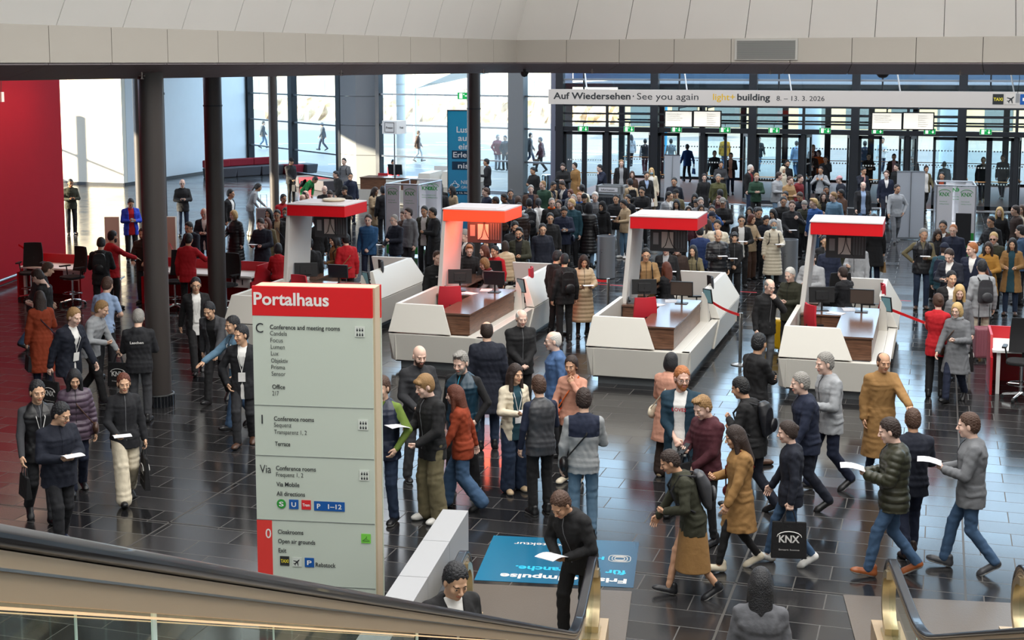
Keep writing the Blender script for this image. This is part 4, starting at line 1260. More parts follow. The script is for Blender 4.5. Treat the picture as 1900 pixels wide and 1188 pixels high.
for (a, b_, lb) in (((1103, 527), (1160, 531), 'red tape line on the floor by the grey bin'), ((1367, 541), (1404, 543), 'red tape line on the floor left of the second grey bin'), ((1640, 556), (1690, 559), 'faint red tape line on the floor beside the man in the black vest')):
    p, q = at(*a), at(*b_)
    bb = MB(); bb.slab(p[:2], q[:2], .06, 0.0, 0.003); tag(bb.build('floor_tape', TAPE), lb, 'floor tape', 'red floor tape lines')

# grey cylindrical bins
def bin_(px, py, label):
    x, y, _ = at(px, py)
    t = thing('waste_bin', label, 'bin', (x, y, 0), 0, 'tall grey cylindrical bins')
    b = MB(); b.lathe(0, 0, [(.23, 0), (.23, 1.08), (.215, 1.08), (.215, .9), (.001, .9)], 36); b.build('drum', mat('bin_grey', '#868a90', 0.4, 0.35), t, 30)
    b = MB(); b.lathe(0, 0, [(.232, .0), (.232, .02)], 36); b.build('foot_band', DARK, t)
    b = MB(); b.tube([(-.1, -.215, .1), (-.1, -.215, .75), (-.02, -.232, .75)], .003, 4); b.cyl(-.06, -.228, .68, .69, .012, 10); b.build('door_seam', DARK, t)
bin_(1124, 516, 'tall grey cylindrical bin right of the woman in the beige puffer coat')
bin_(1462, 524, 'tall grey cylindrical bin just left of the rightmost kiosk mast')
x, y, _ = at(1014, 362)
t = thing('waste_bin', 'polished steel bin standing before the tall window left of the doors', 'bin', (x, y, 0))
b = MB(); b.lathe(0, 0, [(.001, 0), (.22, 0), (.22, .8), (.2, .84), (.001, .86)], 24); b.build('drum', CHROME, t, 30)

# press desk
t = thing('press_counter', 'white and walnut press counter in front of the concrete corner pillar', 'counter', (-21.3, 49.7, 0), math.radians(2))
b = MB(); b.hexa([(.1, .05, 0.02), (2.5, .05, .02), (2.5, 1.3, .02), (.1, 1.3, .02)], [(0, 0, .6), (2.7, 0, .6), (2.7, 1.3, .6), (0, 1.3, .6)]); b.build('lower_hull', KW, t)
b = MB(); b.box(.1, .05, .6, 1.15, 1.0, 1.03); b.box(1.75, .05, .6, 2.35, 1.0, 1.03); b.build('counter_body', WOOD, t)
b = MB(); b.box(1.15, .03, .6, 1.75, .9, 1.0); b.build('front_flap', KW, t)
b = MB(); b.box(.08, .02, 1.03, 2.4, 1.05, 1.06); b.build('counter_top', MATS['walnut_top'], t)
for x0, y0 in ((2.35, .1), (2.95, 1.2), (3.2, 3.2)):
    b = MB(); b.hexa([(x0, y0, .02), (x0 + .5, y0, .02), (x0 + .5, y0 + 1.7, .02), (x0, y0 + 1.7, .02)], [(x0 - .04, y0 - .05, .62), (x0 + .62, y0 - .05, .62), (x0 + .62, y0 + 1.7, .62), (x0 - .04, y0 + 1.7, .62)]); b.hexa([(x0 - .04, y0 - .05, .63), (x0 + .62, y0 - .05, .63), (x0 + .62, y0 + 1.7, .63), (x0 - .04, y0 + 1.7, .63)], [(x0 + .08, y0 + .06, 1.25), (x0 + .5, y0 + .06, 1.25), (x0 + .5, y0 + 1.6, 1.25), (x0 + .08, y0 + 1.6, 1.25)])
    b.build('wing_panel', KW, t)
b = MB(); b.box(1.6, 4.6, .7, 3.6, 4.7, 1.2); b.build('back_panel', KWT, t)
monitor(-20.0, 50.35, 1.06, math.radians(175), 'black monitor seen from behind on the press counter', .6, .4)
t = thing('sign_cube', 'white cube sign reading Presse on a thin pole at the press counter', 'sign', (-20.0, 50.3, 0), math.radians(-12))
b = MB(); b.tube([(0, 0, 1.06), (0, 0, 2.72)], .03, 12); b.build('pole', STEEL, t, 30)
b = MB(); b.box(-.33, -.33, 2.72, .33, .33, 3.22); b.build('cube', LWHITE, t)
b = MB()
for s_ in ((-.22, 2.78, .22, 2.8), (-.22, 3.14, .22, 3.16), (-.22, 2.78, -.2, 3.16), (.2, 2.78, .22, 3.16)): b.box(s_[0], -.335, s_[1], s_[2], -.33, s_[3])
b.build('outline', INK, t)
lettering([('Presse', -.15, 2.92, .3, .09, .02)], INK, 'lettering', t, plane_T((0, -.336, 0), (1, 0, 0), (0, 0, 1)))
lettering([('Press', -.12, 2.92, .24, .09, .02)], INK, 'lettering', t, plane_T((.336, 0, 0), (0, 1, 0), (0, 0, 1)))
b = MB(); b.lathe(0, 0, [(.001, 0), (.001, .01)], 4)
office_chair(-20.75, 51.2, 0, 'chair with a red jacket over its back behind the press counter', z=0)

# KNX frame stands
KNXG = mat('knx_green', '#2f9a45', 0.5)
def knx_stand(x, y, rz, L, D, label, hh=2.02, dark=False):
    t = thing('exhibit_frame', label, 'display stand', (x, y, 0), rz, 'display frames with KNX panels')
    b = MB()
    for xx in (0, L):
        for yy in (0, D): b.tube([(xx, yy, 0), (xx, yy, hh)], .022, 8)
    for a, b_ in (((0, 0), (L, 0)), ((L, 0), (L, D)), ((L, D), (0, D)), ((0, D), (0, 0))):
        b.tube([(*a, hh), (*b_, hh)], .022, 8)
    b.build('frame', mat('alu_frame', '#b9bdc4', 0.3, 0.6), t, True)
    for (x0, y0, x1, y1) in ((0.02, 0.0, .43, 0.0), (L - .45, 0.0, L - .02, 0.0), (.3, D, .85, D), (L - .5, D, L - .02, D)):
        b = MB(); b.box(x0, y0 - .012, .05, x1, y0 + .012, hh - .03); p = b.build('panel', PAPER, t)
        T_ = plane_T((x0, y0 - .014, 0), (1, 0, 0), (0, 0, 1)); w_ = x1 - x0
        b = MB(); b.box(x0, y0 - .0145, .05, x1, y0 - .012, .7 if dark else .3); b.build('green_field', KNXG, p)
        lettering([('KNX', w_ * .15, hh - .3, w_ * .65, .11, .03), ('Smart home and', w_ * .15, hh - .46, w_ * .5, .03, 0), ('building solutions.', w_ * .15, hh - .53, w_ * .65, .03, 0)], KNXG, 'lettering', p, T_)
        b = MB(); b.T = T_; b.tube([(w_ * .48 + w_ * .38 * math.cos(a), hh - .2 + .09 * math.sin(a), 0) for a in [math.pi * i / 10 for i in range(11)]], .007, 4); b.build('arc_emblem', KNXG, p)
    b = MB(); b.box(.05, .1, .8, L - .05, D - .05, .84); b.build('table_top', LWHITE, t)
    if dark:
        b = MB(); b.box(L - .52, -.03, .35, L - .1, -.013, 1.25)
        b.build('dark_poster', mat('poster_black', '#1c1c20', .7, var=.3, bscale=40), t)
    return t
knx_stand(-14.95, 36.9, math.radians(-3), 1.0, 1.7, 'display frame with KNX panels behind the leftmost kiosks')
knx_stand(-.02, 41.0, math.radians(2), 1.05, 1.5, 'display frame with KNX panels and dark poster, right of the grey hoodie man', dark=True)
# information leaflet stand
t = thing('leaflet_stand', 'grey leaflet stand reading Information in the middle of the crowd', 'leaflet stand', (-10.4, 43.4, 0), math.radians(-4))
b = MB()
for xx in (0, .82):
    b.box(xx, 0, 0, xx + .07, .07, 1.55); b.box(xx, .6, 0, xx + .07, .67, 1.55)
b.box(0, 0, 1.3, .89, .05, 1.55); b.box(0, .62, 1.3, .89, .67, 1.55); b.box(0, .0, 1.3, .05, .67, 1.55); b.box(.84, 0, 1.3, .89, .67, 1.55)
b.build('frame', mat('stand_grey', '#8d9092', 0.5), t)
b = MB(); b.box(.05, .03, .15, .84, .64, 1.28); b.build('body', mat('stand_body', '#6d7073', 0.5), t)
b = MB(); b.box(.1, -.006, 1.36, .72, 0, 1.49); f = b.build('header_plate', PAPER, t)
lettering([('Information', .18, 1.395, .44, .06, .02)], INK, 'lettering', f, plane_T((0, -.008, 0), (1, 0, 0), (0, 0, 1)))
for q in range(5):
    b = MB(); b.box(.1 + q * .145, -.02, .95, .22 + q * .145, .03, 1.18)
    tag(b.build('leaflet', mat('leaflet_dark', '#22262c', 0.5), loc=None), 'dark leaflet in the rack of the grey Information stand', 'leaflet', 'leaflets in the Information stand')

for o in [o for o in bpy.data.objects if o.name.startswith('leaflet') and o.type == 'MESH' and 'category' in o]:
    o.location = (-10.4, 43.4, 0); o.rotation_euler = (0, 0, math.radians(-4))
# roll-up panels
def rollup(x, y, rz, w_, h_, label, c='#aeb3bb'):
    t = thing('roll_up_display', label, 'roll-up display', (x, y, 0), rz, 'grey backs of roll-up displays')
    b = MB(); b.box(0, -.004, .08, w_, .004, h_); b.build('fabric', mat('rollup_back', c, 0.6), t)
    b = MB(); b.tube([(w_ / 2, -.03, .05), (w_ / 2, -.03, h_)], .012, 6); b.build('support_rod', STEEL, t)
    b = MB(); b.box(-.02, -.06, .02, w_ + .02, .06, .09); b.box(-.01, -.015, h_, w_ + .01, .015, h_ + .03); b.build('cassette', STEEL, t)
    for xx in (.1, w_ - .1):
        b = MB(); b.box(xx - .02, -.2, 0, xx + .02, .2, .02); b.build('foot', STEEL, t)
rollup(-1.2, 44.6, math.radians(14), .85, 2.1, 'tall grey back of a roll-up panel behind the man in the grey hoodie')
rollup(-10.05, 53.2, math.radians(-6), .62, 1.9, 'grey roll-up panel back standing in front of the entrance doors')

# sofas
def sofa(x, y, rz, parts, label):
    t = thing('lounge_sofa', label, 'sofa', (x, y, 0), rz)
    SG = mat('sofa_grey', '#4c4a50', 0.85); SR = mat('sofa_red', '#8f1528', 0.85)
    for k_, (x0, x1, y0, y1, c, back) in enumerate(parts):
        b = MB(); b.hexa([(x0 + .05, y0 + .05, .0), (x1 - .05, y0 + .05, 0), (x1 - .05, y1, 0), (x0 + .05, y1, 0)], [(x0, y0, .45), (x1, y0, .45), (x1, y1, .45), (x0, y1, .45)])
        b.build('seat_block', SR if c else SG, t, bevel=.04)
        if back:
            b = MB(); b.box(x0, y1 - .22, .46, x1, y1, .82); b.build('backrest', SR, t, bevel=.05)
    return t
sofa(-32.6, 58.9, math.radians(60), [(0, 1.4, 0, .9, 0, 1), (1.4, 2.8, .1, 1.0, 0, 1), (2.8, 4.1, .1, 1.0, 0, 1), (4.1, 5.0, -.3, .7, 1, 0), (5.0, 5.7, -.5, .5, 0, 0)], 'curved grey and dark red lounge sofa against the white wall')
sofa(-27.4, 56.4, math.radians(-40), [(0, .9, 0, .9, 0, 0), (.9, 2.3, 0, .9, 1, 0), (2.3, 3.4, 0, .9, 0, 0)], 'grey and red bench sofa in front of the left window wall')

# small ceiling fittings in view
for px, py, r_, lb in ((1638, 138, .14, 'small black dome camera hanging at the soffit over the entrance'), (973, 134, .1, 'tiny black dome camera at the soffit corner above the tall window')):
    a, b_ = (px - CX) / F, (CY - py) / F
    d = [FW[i] + a * RT[i] + b_ * UP[i] for i in range(3)]; k = 31.5 / d[1]
    t = thing('dome_camera', lb, 'camera', (d[0] * k, 31.5, 5.2)); b = MB(); b.lathe(0, 0, [(.001, .3), (.03, .3), (.03, .03), (r_, .02), (r_ * .95, -.02), (r_ * .6, -.08), (.001, -.1)], 20); b.build('dome', BLK, t, True)
for (px, py, z0, lb) in ((1888, 182, 4.55, 'white pendant sensor hanging on a cable at the top right'), (2, 180, 4.6, 'white pendant sensor hanging at the top left edge')):
    a, b_ = (px - CX) / F, (CY - py) / F
    d = [FW[i] + a * RT[i] + b_ * UP[i] for i in range(3)]; k = (z0 - H) / d[2]
    t = thing('pendant_sensor', lb, 'sensor', (d[0] * k, d[1] * k, z0))
    b = MB(); b.box(-.05, -.05, -.12, .05, .05, .12); b.build('housing', LWHITE, t); b = MB(); b.tube([(0, 0, .12), (.03, 0, .5), (0, 0, .9)], .008, 6); b.build('cable', BLK, t)

# suitcases
def suitcase(px, py, rz, c, label, hh=.62):
    x, y, _ = at(px, py)
    t = thing('suitcase', label, 'suitcase', (x, y, 0), rz, 'wheeled suitcases')
    m_ = mat('case_' + c, c, 0.35)
    b = MB(); b.box(-.21, -.13, .05, .21, .13, hh); b.build('shell', m_, t, bevel=.04)
    b = MB()
    for q in range(7): b.box(-.16 + q * .05, -.137, .1, -.14 + q * .05, .137, hh - .06)
    b.build('ribs', m_, t)
    b = MB(); b.tube([(-.1, .1, hh), (-.1, .1, hh + .4), (.1, .1, hh + .4), (.1, .1, hh)], .01, 6); b.build('pull_handle', STEEL, t)
    for a, b_ in ((-.17, -.1), (.17, -.1), (-.17, .1), (.17, .1)):
        b = MB(); b.tube([(a - .015, b_, .03), (a + .015, b_, .03)], .03, 10); b.build('wheel', BLK, t)
suitcase(1826, 668, .3, '#8a5560', 'dusty pink ribbed suitcase beside the counter at the right edge')
suitcase(1436, 650, -.4, '#c8a014', 'yellow suitcase behind the legs of the bald black jacket')
suitcase(489, 438, .2, '#8d8486', 'pale suitcase under a black bag left of the leftmost canopy', .9)
# ---------------- people: signed distance fields turned into meshes ----------------
def V3(*a): return np.array(a, np.float32)
class Field:
    def __init__(s, lo, hi, h):
        s.h = h
        s.lo = np.array(lo, np.float32) - 2 * h
        s.n = np.ceil((np.array(hi) + 2 * h - s.lo) / h).astype(int) + 1
        s.v = np.full(s.n, 1.0, np.float32)
        s.ax = [s.lo[i] + h * np.arange(s.n[i], dtype=np.float32) for i in range(3)]
    def cut(s, lo, hi):
        a = np.clip(np.floor((np.array(lo) - s.lo) / s.h).astype(int), 0, s.n)
        b = np.clip(np.ceil((np.array(hi) - s.lo) / s.h).astype(int) + 1, 0, s.n)
        if np.any(b <= a): return None, None
        sl = tuple(slice(a[i], b[i]) for i in range(3))
        g = (s.ax[0][sl[0]][:, None, None], s.ax[1][sl[1]][None, :, None], s.ax[2][sl[2]][None, None, :])
        return sl, g
    def put(s, sl, d, k):
        v = s.v[sl]
        if k > 0:
            h = np.clip(0.5 + 0.5 * (v - d) / k, 0, 1)
            s.v[sl] = v * (1 - h) + d * h - k * h * (1 - h)
        else:
            s.v[sl] = np.minimum(v, d)
    def seg(s, a, b, ra, rb, k=0.02, quilt=0.0):
        a, b = np.asarray(a, np.float32), np.asarray(b, np.float32)
        m = max(ra, rb) + k + 2 * s.h
        sl, g = s.cut(np.minimum(a, b) - m, np.maximum(a, b) + m)
        if sl is None: return
        ab = b - a; L2 = float(ab @ ab) + 1e-9
        t = np.clip(((g[0] - a[0]) * ab[0] + (g[1] - a[1]) * ab[1] + (g[2] - a[2]) * ab[2]) / L2, 0, 1)
        dx, dy, dz = g[0] - a[0] - t * ab[0], g[1] - a[1] - t * ab[1], g[2] - a[2] - t * ab[2]
        r = ra + (rb - ra) * t
        if quilt: r = r + quilt * (np.abs(np.sin(t * math.sqrt(L2) * math.pi / 0.07)) - 0.5)
        s.put(sl, np.sqrt(dx * dx + dy * dy + dz * dz) - r, k)
    def ell(s, c, r, k=0.02, R=None):
        c = np.asarray(c, np.float32); r = np.asarray(r, np.float32)
        m = float(r.max()) + k + 2 * s.h
        sl, g = s.cut(c - m, c + m)
        if sl is None: return
        p = [g[i] - c[i] for i in range(3)]
        if R is not None: p = [R[0][i] * p[0] + R[1][i] * p[1] + R[2][i] * p[2] for i in range(3)]
        k0 = np.sqrt((p[0] / r[0]) ** 2 + (p[1] / r[1]) ** 2 + (p[2] / r[2]) ** 2)
        k1 = np.sqrt((p[0] / r[0] ** 2) ** 2 + (p[1] / r[1] ** 2) ** 2 + (p[2] / r[2] ** 2) ** 2) + 1e-6
        s.put(sl, k0 * (k0 - 1) / k1, k)
    def stack(s, o, R, zs, aa, bb, yc=None, k=0.03, quilt=0.0, zmin=None, zmax=None):
        """superelliptic column along the frame's z axis; o origin, R 3x3 with columns = frame axes"""
        o = np.asarray(o, np.float32); R = np.asarray(R, np.float32)
        zs = np.asarray(zs, np.float32)
        pts = []
        m = max(max(aa), max(bb))
        for z in (zs[0], zs[-1]):
            for sx_ in (-m, m):
                for sy_ in (-m, m): pts.append(o + R @ V3(sx_, sy_, z))
        pts = np.array(pts)
        sl, g = s.cut(pts.min(0) - k - .05, pts.max(0) + k + .05)
        if sl is None: return
        p = [g[i] - o[i] for i in range(3)]
        q = [R[0][i] * p[0] + R[1][i] * p[1] + R[2][i] * p[2] for i in range(3)]
        z = q[2] + 0 * q[0]
        zc = np.clip(z, zs[0], zs[-1])
        a = np.interp(zc, zs, aa).astype(np.float32); b_ = np.interp(zc, zs, bb).astype(np.float32)
        y = q[1] - (np.interp(zc, zs, yc).astype(np.float32) if yc is not None else 0)
        if quilt: 
            w_ = quilt * (np.abs(np.sin(z * math.pi / 0.085)) - 0.5); a = a + w_; b_ = b_ + w_
        k0 = (np.abs(q[0] / a) ** 2.4 + np.abs(y / b_) ** 2.4) ** (1 / 2.4)
        d = (k0 - 1) * np.minimum(a, b_)
        d = np.maximum(d, np.maximum(zs[0] - z, z - zs[-1]))
        s.put(sl, d, k)
    def carve(s, lo, hi, fn):
        sl, g = s.cut(lo, hi)
        if sl is None: return
        s.v[sl] = np.maximum(s.v[sl], -fn(*g))
    def keep(s, fn):
        g = (s.ax[0][:, None, None], s.ax[1][None, :, None], s.ax[2][None, None, :])
        s.v = np.maximum(s.v, fn(*g)).astype(np.float32)
    def folds(s, a):
        g = (s.ax[0][:, None, None], s.ax[1][None, :, None], s.ax[2][None, None, :])
        x, y, z = g
        w_ = np.sin(z * 26 + x * 38 + 2.6 * np.sin(y * 17 + z * 8)) * np.sin(x * 33 - z * 21 + y * 24 + 1.9 * np.sin(z * 17)) + .35 * np.sin(z * 58 + x * 52 + y * 40) * np.sin(x * 61 - z * 23)
        s.v = (s.v + a * w_).astype(np.float32)
    def mesh(s):
        v = s.v; n = v.shape
        ins = v < 0
        c = np.zeros((n[0] - 1, n[1] - 1, n[2] - 1), np.int8)
        for i in (0, 1):
            for j in (0, 1):
                for k in (0, 1):
                    c += ins[i:n[0] - 1 + i, j:n[1] - 1 + j, k:n[2] - 1 + k]
        act = (c > 0) & (c < 8)
        I = np.argwhere(act)
        if len(I) == 0: return np.zeros((0, 3), np.float32), np.zeros((0, 4), np.int32)
        idx = np.full(act.shape, -1, np.int32); idx[act] = np.arange(len(I))
        acc = np.zeros((len(I), 3), np.float32); cnt = np.zeros(len(I), np.float32)
        for ax in range(3):
            o1, o2 = [x for x in range(3) if x != ax]
            for a in (0, 1):
                for b in (0, 1):
                    p0 = I.copy(); p0[:, o1] += a; p0[:, o2] += b
                    p1 = p0.copy(); p1[:, ax] += 1
                    v0 = v[p0[:, 0], p0[:, 1], p0[:, 2]]; v1 = v[p1[:, 0], p1[:, 1], p1[:, 2]]
                    mk = (v0 < 0) != (v1 < 0)
                    t = np.where(mk, v0 / (v0 - v1 + 1e-12), 0)
                    pt = p0.astype(np.float32); pt[:, ax] += t
                    acc[mk] += pt[mk]; cnt[mk] += 1
        P = acc / cnt[:, None] * s.h + s.lo
        quads = []
        for ax in range(3):
            o1, o2 = (ax + 1) % 3, (ax + 2) % 3
            sl0 = [slice(None)] * 3; sl1 = [slice(None)] * 3
            sl0[ax] = slice(0, n[ax] - 1); sl1[ax] = slice(1, n[ax])
            for o in (o1, o2): sl0[o] = slice(1, n[o] - 1); sl1[o] = slice(1, n[o] - 1)
            a, b = ins[tuple(sl0)], ins[tuple(sl1)]
            for flip, mk in ((0, a & ~b), (1, ~a & b)):
                E_ = np.argwhere(mk)
                if len(E_) == 0: continue
                for o in (o1, o2): E_[:, o] += 1
                q = []
                for da, db in ((-1, -1), (0, -1), (0, 0), (-1, 0)):
                    r = E_.copy(); r[:, o1] += da; r[:, o2] += db
                    q.append(idx[r[:, 0], r[:, 1], r[:, 2]])
                q = np.stack(q, 1)
                quads.append(q[:, ::-1] if flip else q)
        return P, np.concatenate(quads).astype(np.int32)

def np_mesh(name, P, Q, mats, mi=None):
    me = bpy.data.meshes.new(name)
    me.vertices.add(len(P)); me.vertices.foreach_set('co', np.ascontiguousarray(P, np.float32).ravel())
    me.loops.add(len(Q) * 4); me.loops.foreach_set('vertex_index', Q.ravel().astype(np.int32))
    me.polygons.add(len(Q)); me.polygons.foreach_set('loop_start', np.arange(len(Q), dtype=np.int32) * 4)
    for m in mats: me.materials.append(m)
    if mi is not None: me.polygons.foreach_set('material_index', mi.astype(np.int32))
    me.update(calc_edges=True)
    me.shade_smooth()
    return me
def link(name, me, parent, loc=None):
    o = bpy.data.objects.new(name, me); col.objects.link(o); o.parent = parent
    if loc is not None: o.location = loc
    return o

# ---- head, hair and hand templates (head centre at the origin, face towards +Y) ----
def head_field(h, fem):
    f = Field((-.1, -.13, -.24), (.1, .13, .14), h)
    f.ell((0, -.012, .03), (.075 - .002 * fem, .094, .092), 0)
    f.ell((0, .018, -.045), (.056 - .004 * fem, .067, .075), .03)
    f.ell((0, .06, -.098), (.022, .02, .02), .02)
    f.seg((-.032, .076, .022), (.032, .076, .022), .012, .012, .015)
    for s_ in (-1, 1):
        f.ell((s_ * .037, .062, -.028), (.02, .02, .024), .02)
    f.seg((0, -.025, -.08), (0, -.04, -.23), .052 - .006 * fem, .056 - .004 * fem, .025)
    for s_ in (-1, 1):
        f.carve((s_ * .031 - .04, .03, -.04), (s_ * .031 + .04, .13, .04), lambda x, y, z, s_=s_: np.sqrt((x - s_ * .031) ** 2 + (y - .1) ** 2 + (z + .001) ** 2) - .019)
        f.ell((s_ * .031, .073, -.001), (.0135, .0135, .0125), .002)
        f.ell((s_ * .078, -.008, -.008), (.009, .019, .031), .008)
    f.seg((0, .086, .008), (0, .106, -.026), .008, .0125, .008)
    for s_ in (-1, 1): f.ell((s_ * .012, .097, -.031), (.009, .01, .008), .006)
    f.ell((0, .083, -.058), (.022, .012, .0065), .005)
    f.ell((0, .081, -.068), (.019, .012, .007), .005)
    return f
SHELL = lambda f, g_, k=0.012: (f.ell((0, -.021, .037), (.0755 + g_ * .8, .0925 + g_, .0915 + g_), 0), f.ell((0, -.03, -.02), (.071 + g_ * .8, .078 + g_, .08), .03))
def hair_field(h, st):
    f = Field((-.17, -.22, -.4 if st in ('long', 'curlylong') else -.2), (.17, .17, .19), h)
    hl = lambda x, y, z: .78 * (y - .060) - .62 * (z - .079) + .006 * np.sin(x * 170) - .12 * np.abs(x)          # hairline plane: keep behind and above
    if st in ('short', 'balding', 'quiff', 'fringe'):
        SHELL(f, .011 if st != 'balding' else .006)
        if st == 'quiff': f.ell((0, .05, .118), (.055, .045, .025), .03)
        if st == 'fringe': f.ell((0, .07, .07), (.065, .035, .035), .02)
        f.keep(hl if st != 'fringe' else (lambda x, y, z: .80 * (y - .085) - .60 * (z - .05)))
        if st == 'balding': f.keep(lambda x, y, z: -(np.sqrt((x / .075) ** 2 + ((y - .02) / .11) ** 2 + ((z - .12) / .085) ** 2) - 1) * .08)
        f.keep(lambda x, y, z: -z - .085 + 0 * x + 0 * y)
        for s_ in (-1, 1): f.carve((s_ * .08 - .05, -.06, -.08), (s_ * .08 + .05, .06, .05), lambda x, y, z, s_=s_: (np.sqrt(((x - s_ * .085) / .03) ** 2 + ((y - .004) / .026) ** 2 + ((z + .018) / .042) ** 2) - 1) * .026)
    elif st == 'buzz':
        SHELL(f, .004); f.keep(lambda x, y, z: .78 * (y - .062) - .62 * (z - .078) - .1 * np.abs(x)); f.keep(lambda x, y, z: -z - .075 + 0 * x + 0 * y)
    elif st in ('bob', 'long', 'curly', 'curlylong', 'pony', 'bun'):
        SHELL(f, .016)
        if st in ('bob', 'curly'):
            f.ell((0, -.03, -.04), (.1, .085, .1), .03)
        if st in ('long', 'curlylong'):
            for s_ in (-1, 1): f.seg((s_ * .07, .0, .0), (s_ * .085, .03, -.24), .032, .03, .03)
            f.seg((0, -.07, 0), (0, -.105, -.31), .075, .06, .04)
            f.seg((-.05, -.07, -.05), (-.05, -.095, -.3), .05, .04, .04); f.seg((.05, -.07, -.05), (.05, -.095, -.3), .05, .04, .04)
        if st == 'pony': f.seg((0, -.11, .05), (0, -.16, -.13), .03, .022, .02)
        if st == 'bun': f.ell((0, -.115, .035), (.04, .035, .04), .01)
        def face(x, y, z):   # opening for the face
            return -np.maximum(np.sqrt((x / .06) ** 2 + ((z + .04) / .115) ** 2) - 1, -(y - .012) / .06) * .06
        f.keep(face)
        if st in ('pony', 'bun'): f.keep(hl)
    elif st == 'cap':
        SHELL(f, .016); f.keep(lambda x, y, z: -(z - .035) + 0 * x + 0 * y)
        f.ell((0, .12, .042), (.065, .06, .009), .008)
    elif st == 'beanie':
        SHELL(f, .018); f.keep(lambda x, y, z: -(z - .03 + .25 * np.minimum(0, y)) + 0 * x)
    elif st in ('hood', 'hijab'):
        SHELL(f, .028); f.ell((0, -.03, -.07), (.11, .1, .1), .04); f.ell((0, 0, -.15), (.12, .1, .06), .04)
        f.keep(lambda x, y, z: -np.maximum(np.sqrt((x / .064) ** 2 + ((z + .02) / .09) ** 2) - 1, -(y - .02) / .06) * .06)
    elif st == 'headband':
        return hair_field(h, 'long')
    if st in ('curly', 'curlylong', 'quiff', 'short'):
        a = .005 if st in ('quiff', 'short') else .009
        g = (f.ax[0][:, None, None], f.ax[1][None, :, None], f.ax[2][None, None, :])
        f.v = f.v + (a * np.sin(g[0] * 150 + g[2] * 60) * np.sin(g[1] * 130 + g[0] * 40) * np.sin(g[2] * 140)).astype(np.float32)
    return f
def beard_field(h):
    f = Field((-.09, -.06, -.15), (.09, .12, .02), h)
    f.ell((0, .018, -.048), (.062, .072, .078), 0); f.ell((0, .062, -.1), (.028, .026, .026), .02)
    f.keep(lambda x, y, z: (z + .03 - .35 * np.abs(x)) + 0 * y)
    f.keep(lambda x, y, z: -(y + .005) + 0 * x + 0 * z)
    f.keep(lambda x, y, z: -(np.sqrt((x / .024) ** 2 + ((y - .095) / .03) ** 2 + ((z + .062) / .012) ** 2) - 1) * .012)
    return f
def hand_field(h, kind):
    """wrist at the origin, fingers along +Z, palm facing +Y, thumb towards +X"""
    f = Field((-.07, -.05, -.06), (.09, .09, .22), h)
    f.ell((0, 0, .05), (.041, .016, .05), 0); f.seg((0, 0, -.05), (0, 0, .03), .027, .028, .02)
    f.seg((-.03, .0, .075), (.03, 0, .08), .013, .013, .015)
    curl = {'relax': (.25, .45, .4), 'grip': (1.0, 1.25, .9), 'flat': (.08, .1, .08)}[kind]
    for i, (x, L) in enumerate(((.031, .074), (.011, .083), (-.011, .078), (-.031, .062))):
        p = V3(x, 0, .083); a = 0.0
        for j, fr in enumerate((.45, .3, .25)):
            a += curl[j] * (1 + .1 * i)
            q = p + V3(x * .10 * (1 if j == 0 else 0), math.sin(a) * L * fr, math.cos(a) * L * fr)
            f.seg(p, q, .0088 - .0008 * j, .0082 - .0008 * j, .004); p = q
    c = {'relax': .3, 'grip': .9, 'flat': .1}[kind]
    a, b, d = V3(.028, .004, .015), V3(.056, .014 + .012 * c, .05), V3(.058 - .02 * c, .022 + .03 * c, .083)
    f.seg(a, b, .014, .0105, .012); f.seg(b, d, .0105, .0085, .004)
    return f
TEMPL = {}
def templ(kind, lod):
    k = (kind, lod)
    if k in TEMPL: return TEMPL[k]
    if kind.startswith('head'):
        fem = kind.endswith('f')
        P, Q = head_field((.0045, .0075, .013)[lod], fem).mesh()
        c = P[Q].mean(1); mi = np.zeros(len(Q), np.int32)
        for s_ in (-1, 1):
            e = np.sqrt((c[:, 0] - s_ * .031) ** 2 + (c[:, 2] + .001) ** 2)
            r = (.0095, .011, .013)[lod]
            mi[(e < r) & (np.abs(c[:, 2] + .001) < (.006, .008, .009)[lod]) & (c[:, 1] > .06)] = 1
            mi[(e < (.0058, .007, .009)[lod]) & (c[:, 1] > .06)] = 2
            mi[(np.abs(c[:, 2] - .0235 + .25 * np.abs(np.abs(c[:, 0]) - .03)) < .0042 + .001 * lod) & (np.abs(c[:, 0] - s_ * .032) < .018) & (c[:, 1] > .05)] = 3
        mi[(np.abs(c[:, 0]) < .023) & (np.abs(c[:, 2] + .0625) < (.010 if lod < 2 else .009)) & (c[:, 1] > .07)] = 4
    elif kind == 'beard':
        P, Q = beard_field((.006, .008, .013)[lod]).mesh(); mi = None
    elif kind.startswith('hand_'):
        P, Q = hand_field((.004, .006, .0085)[lod], kind[5:]).mesh(); mi = None
    else:
        P, Q = hair_field((.006, .009, .013)[lod], kind).mesh(); mi = None
    TEMPL[k] = (P, Q, mi)
    return TEMPL[k]

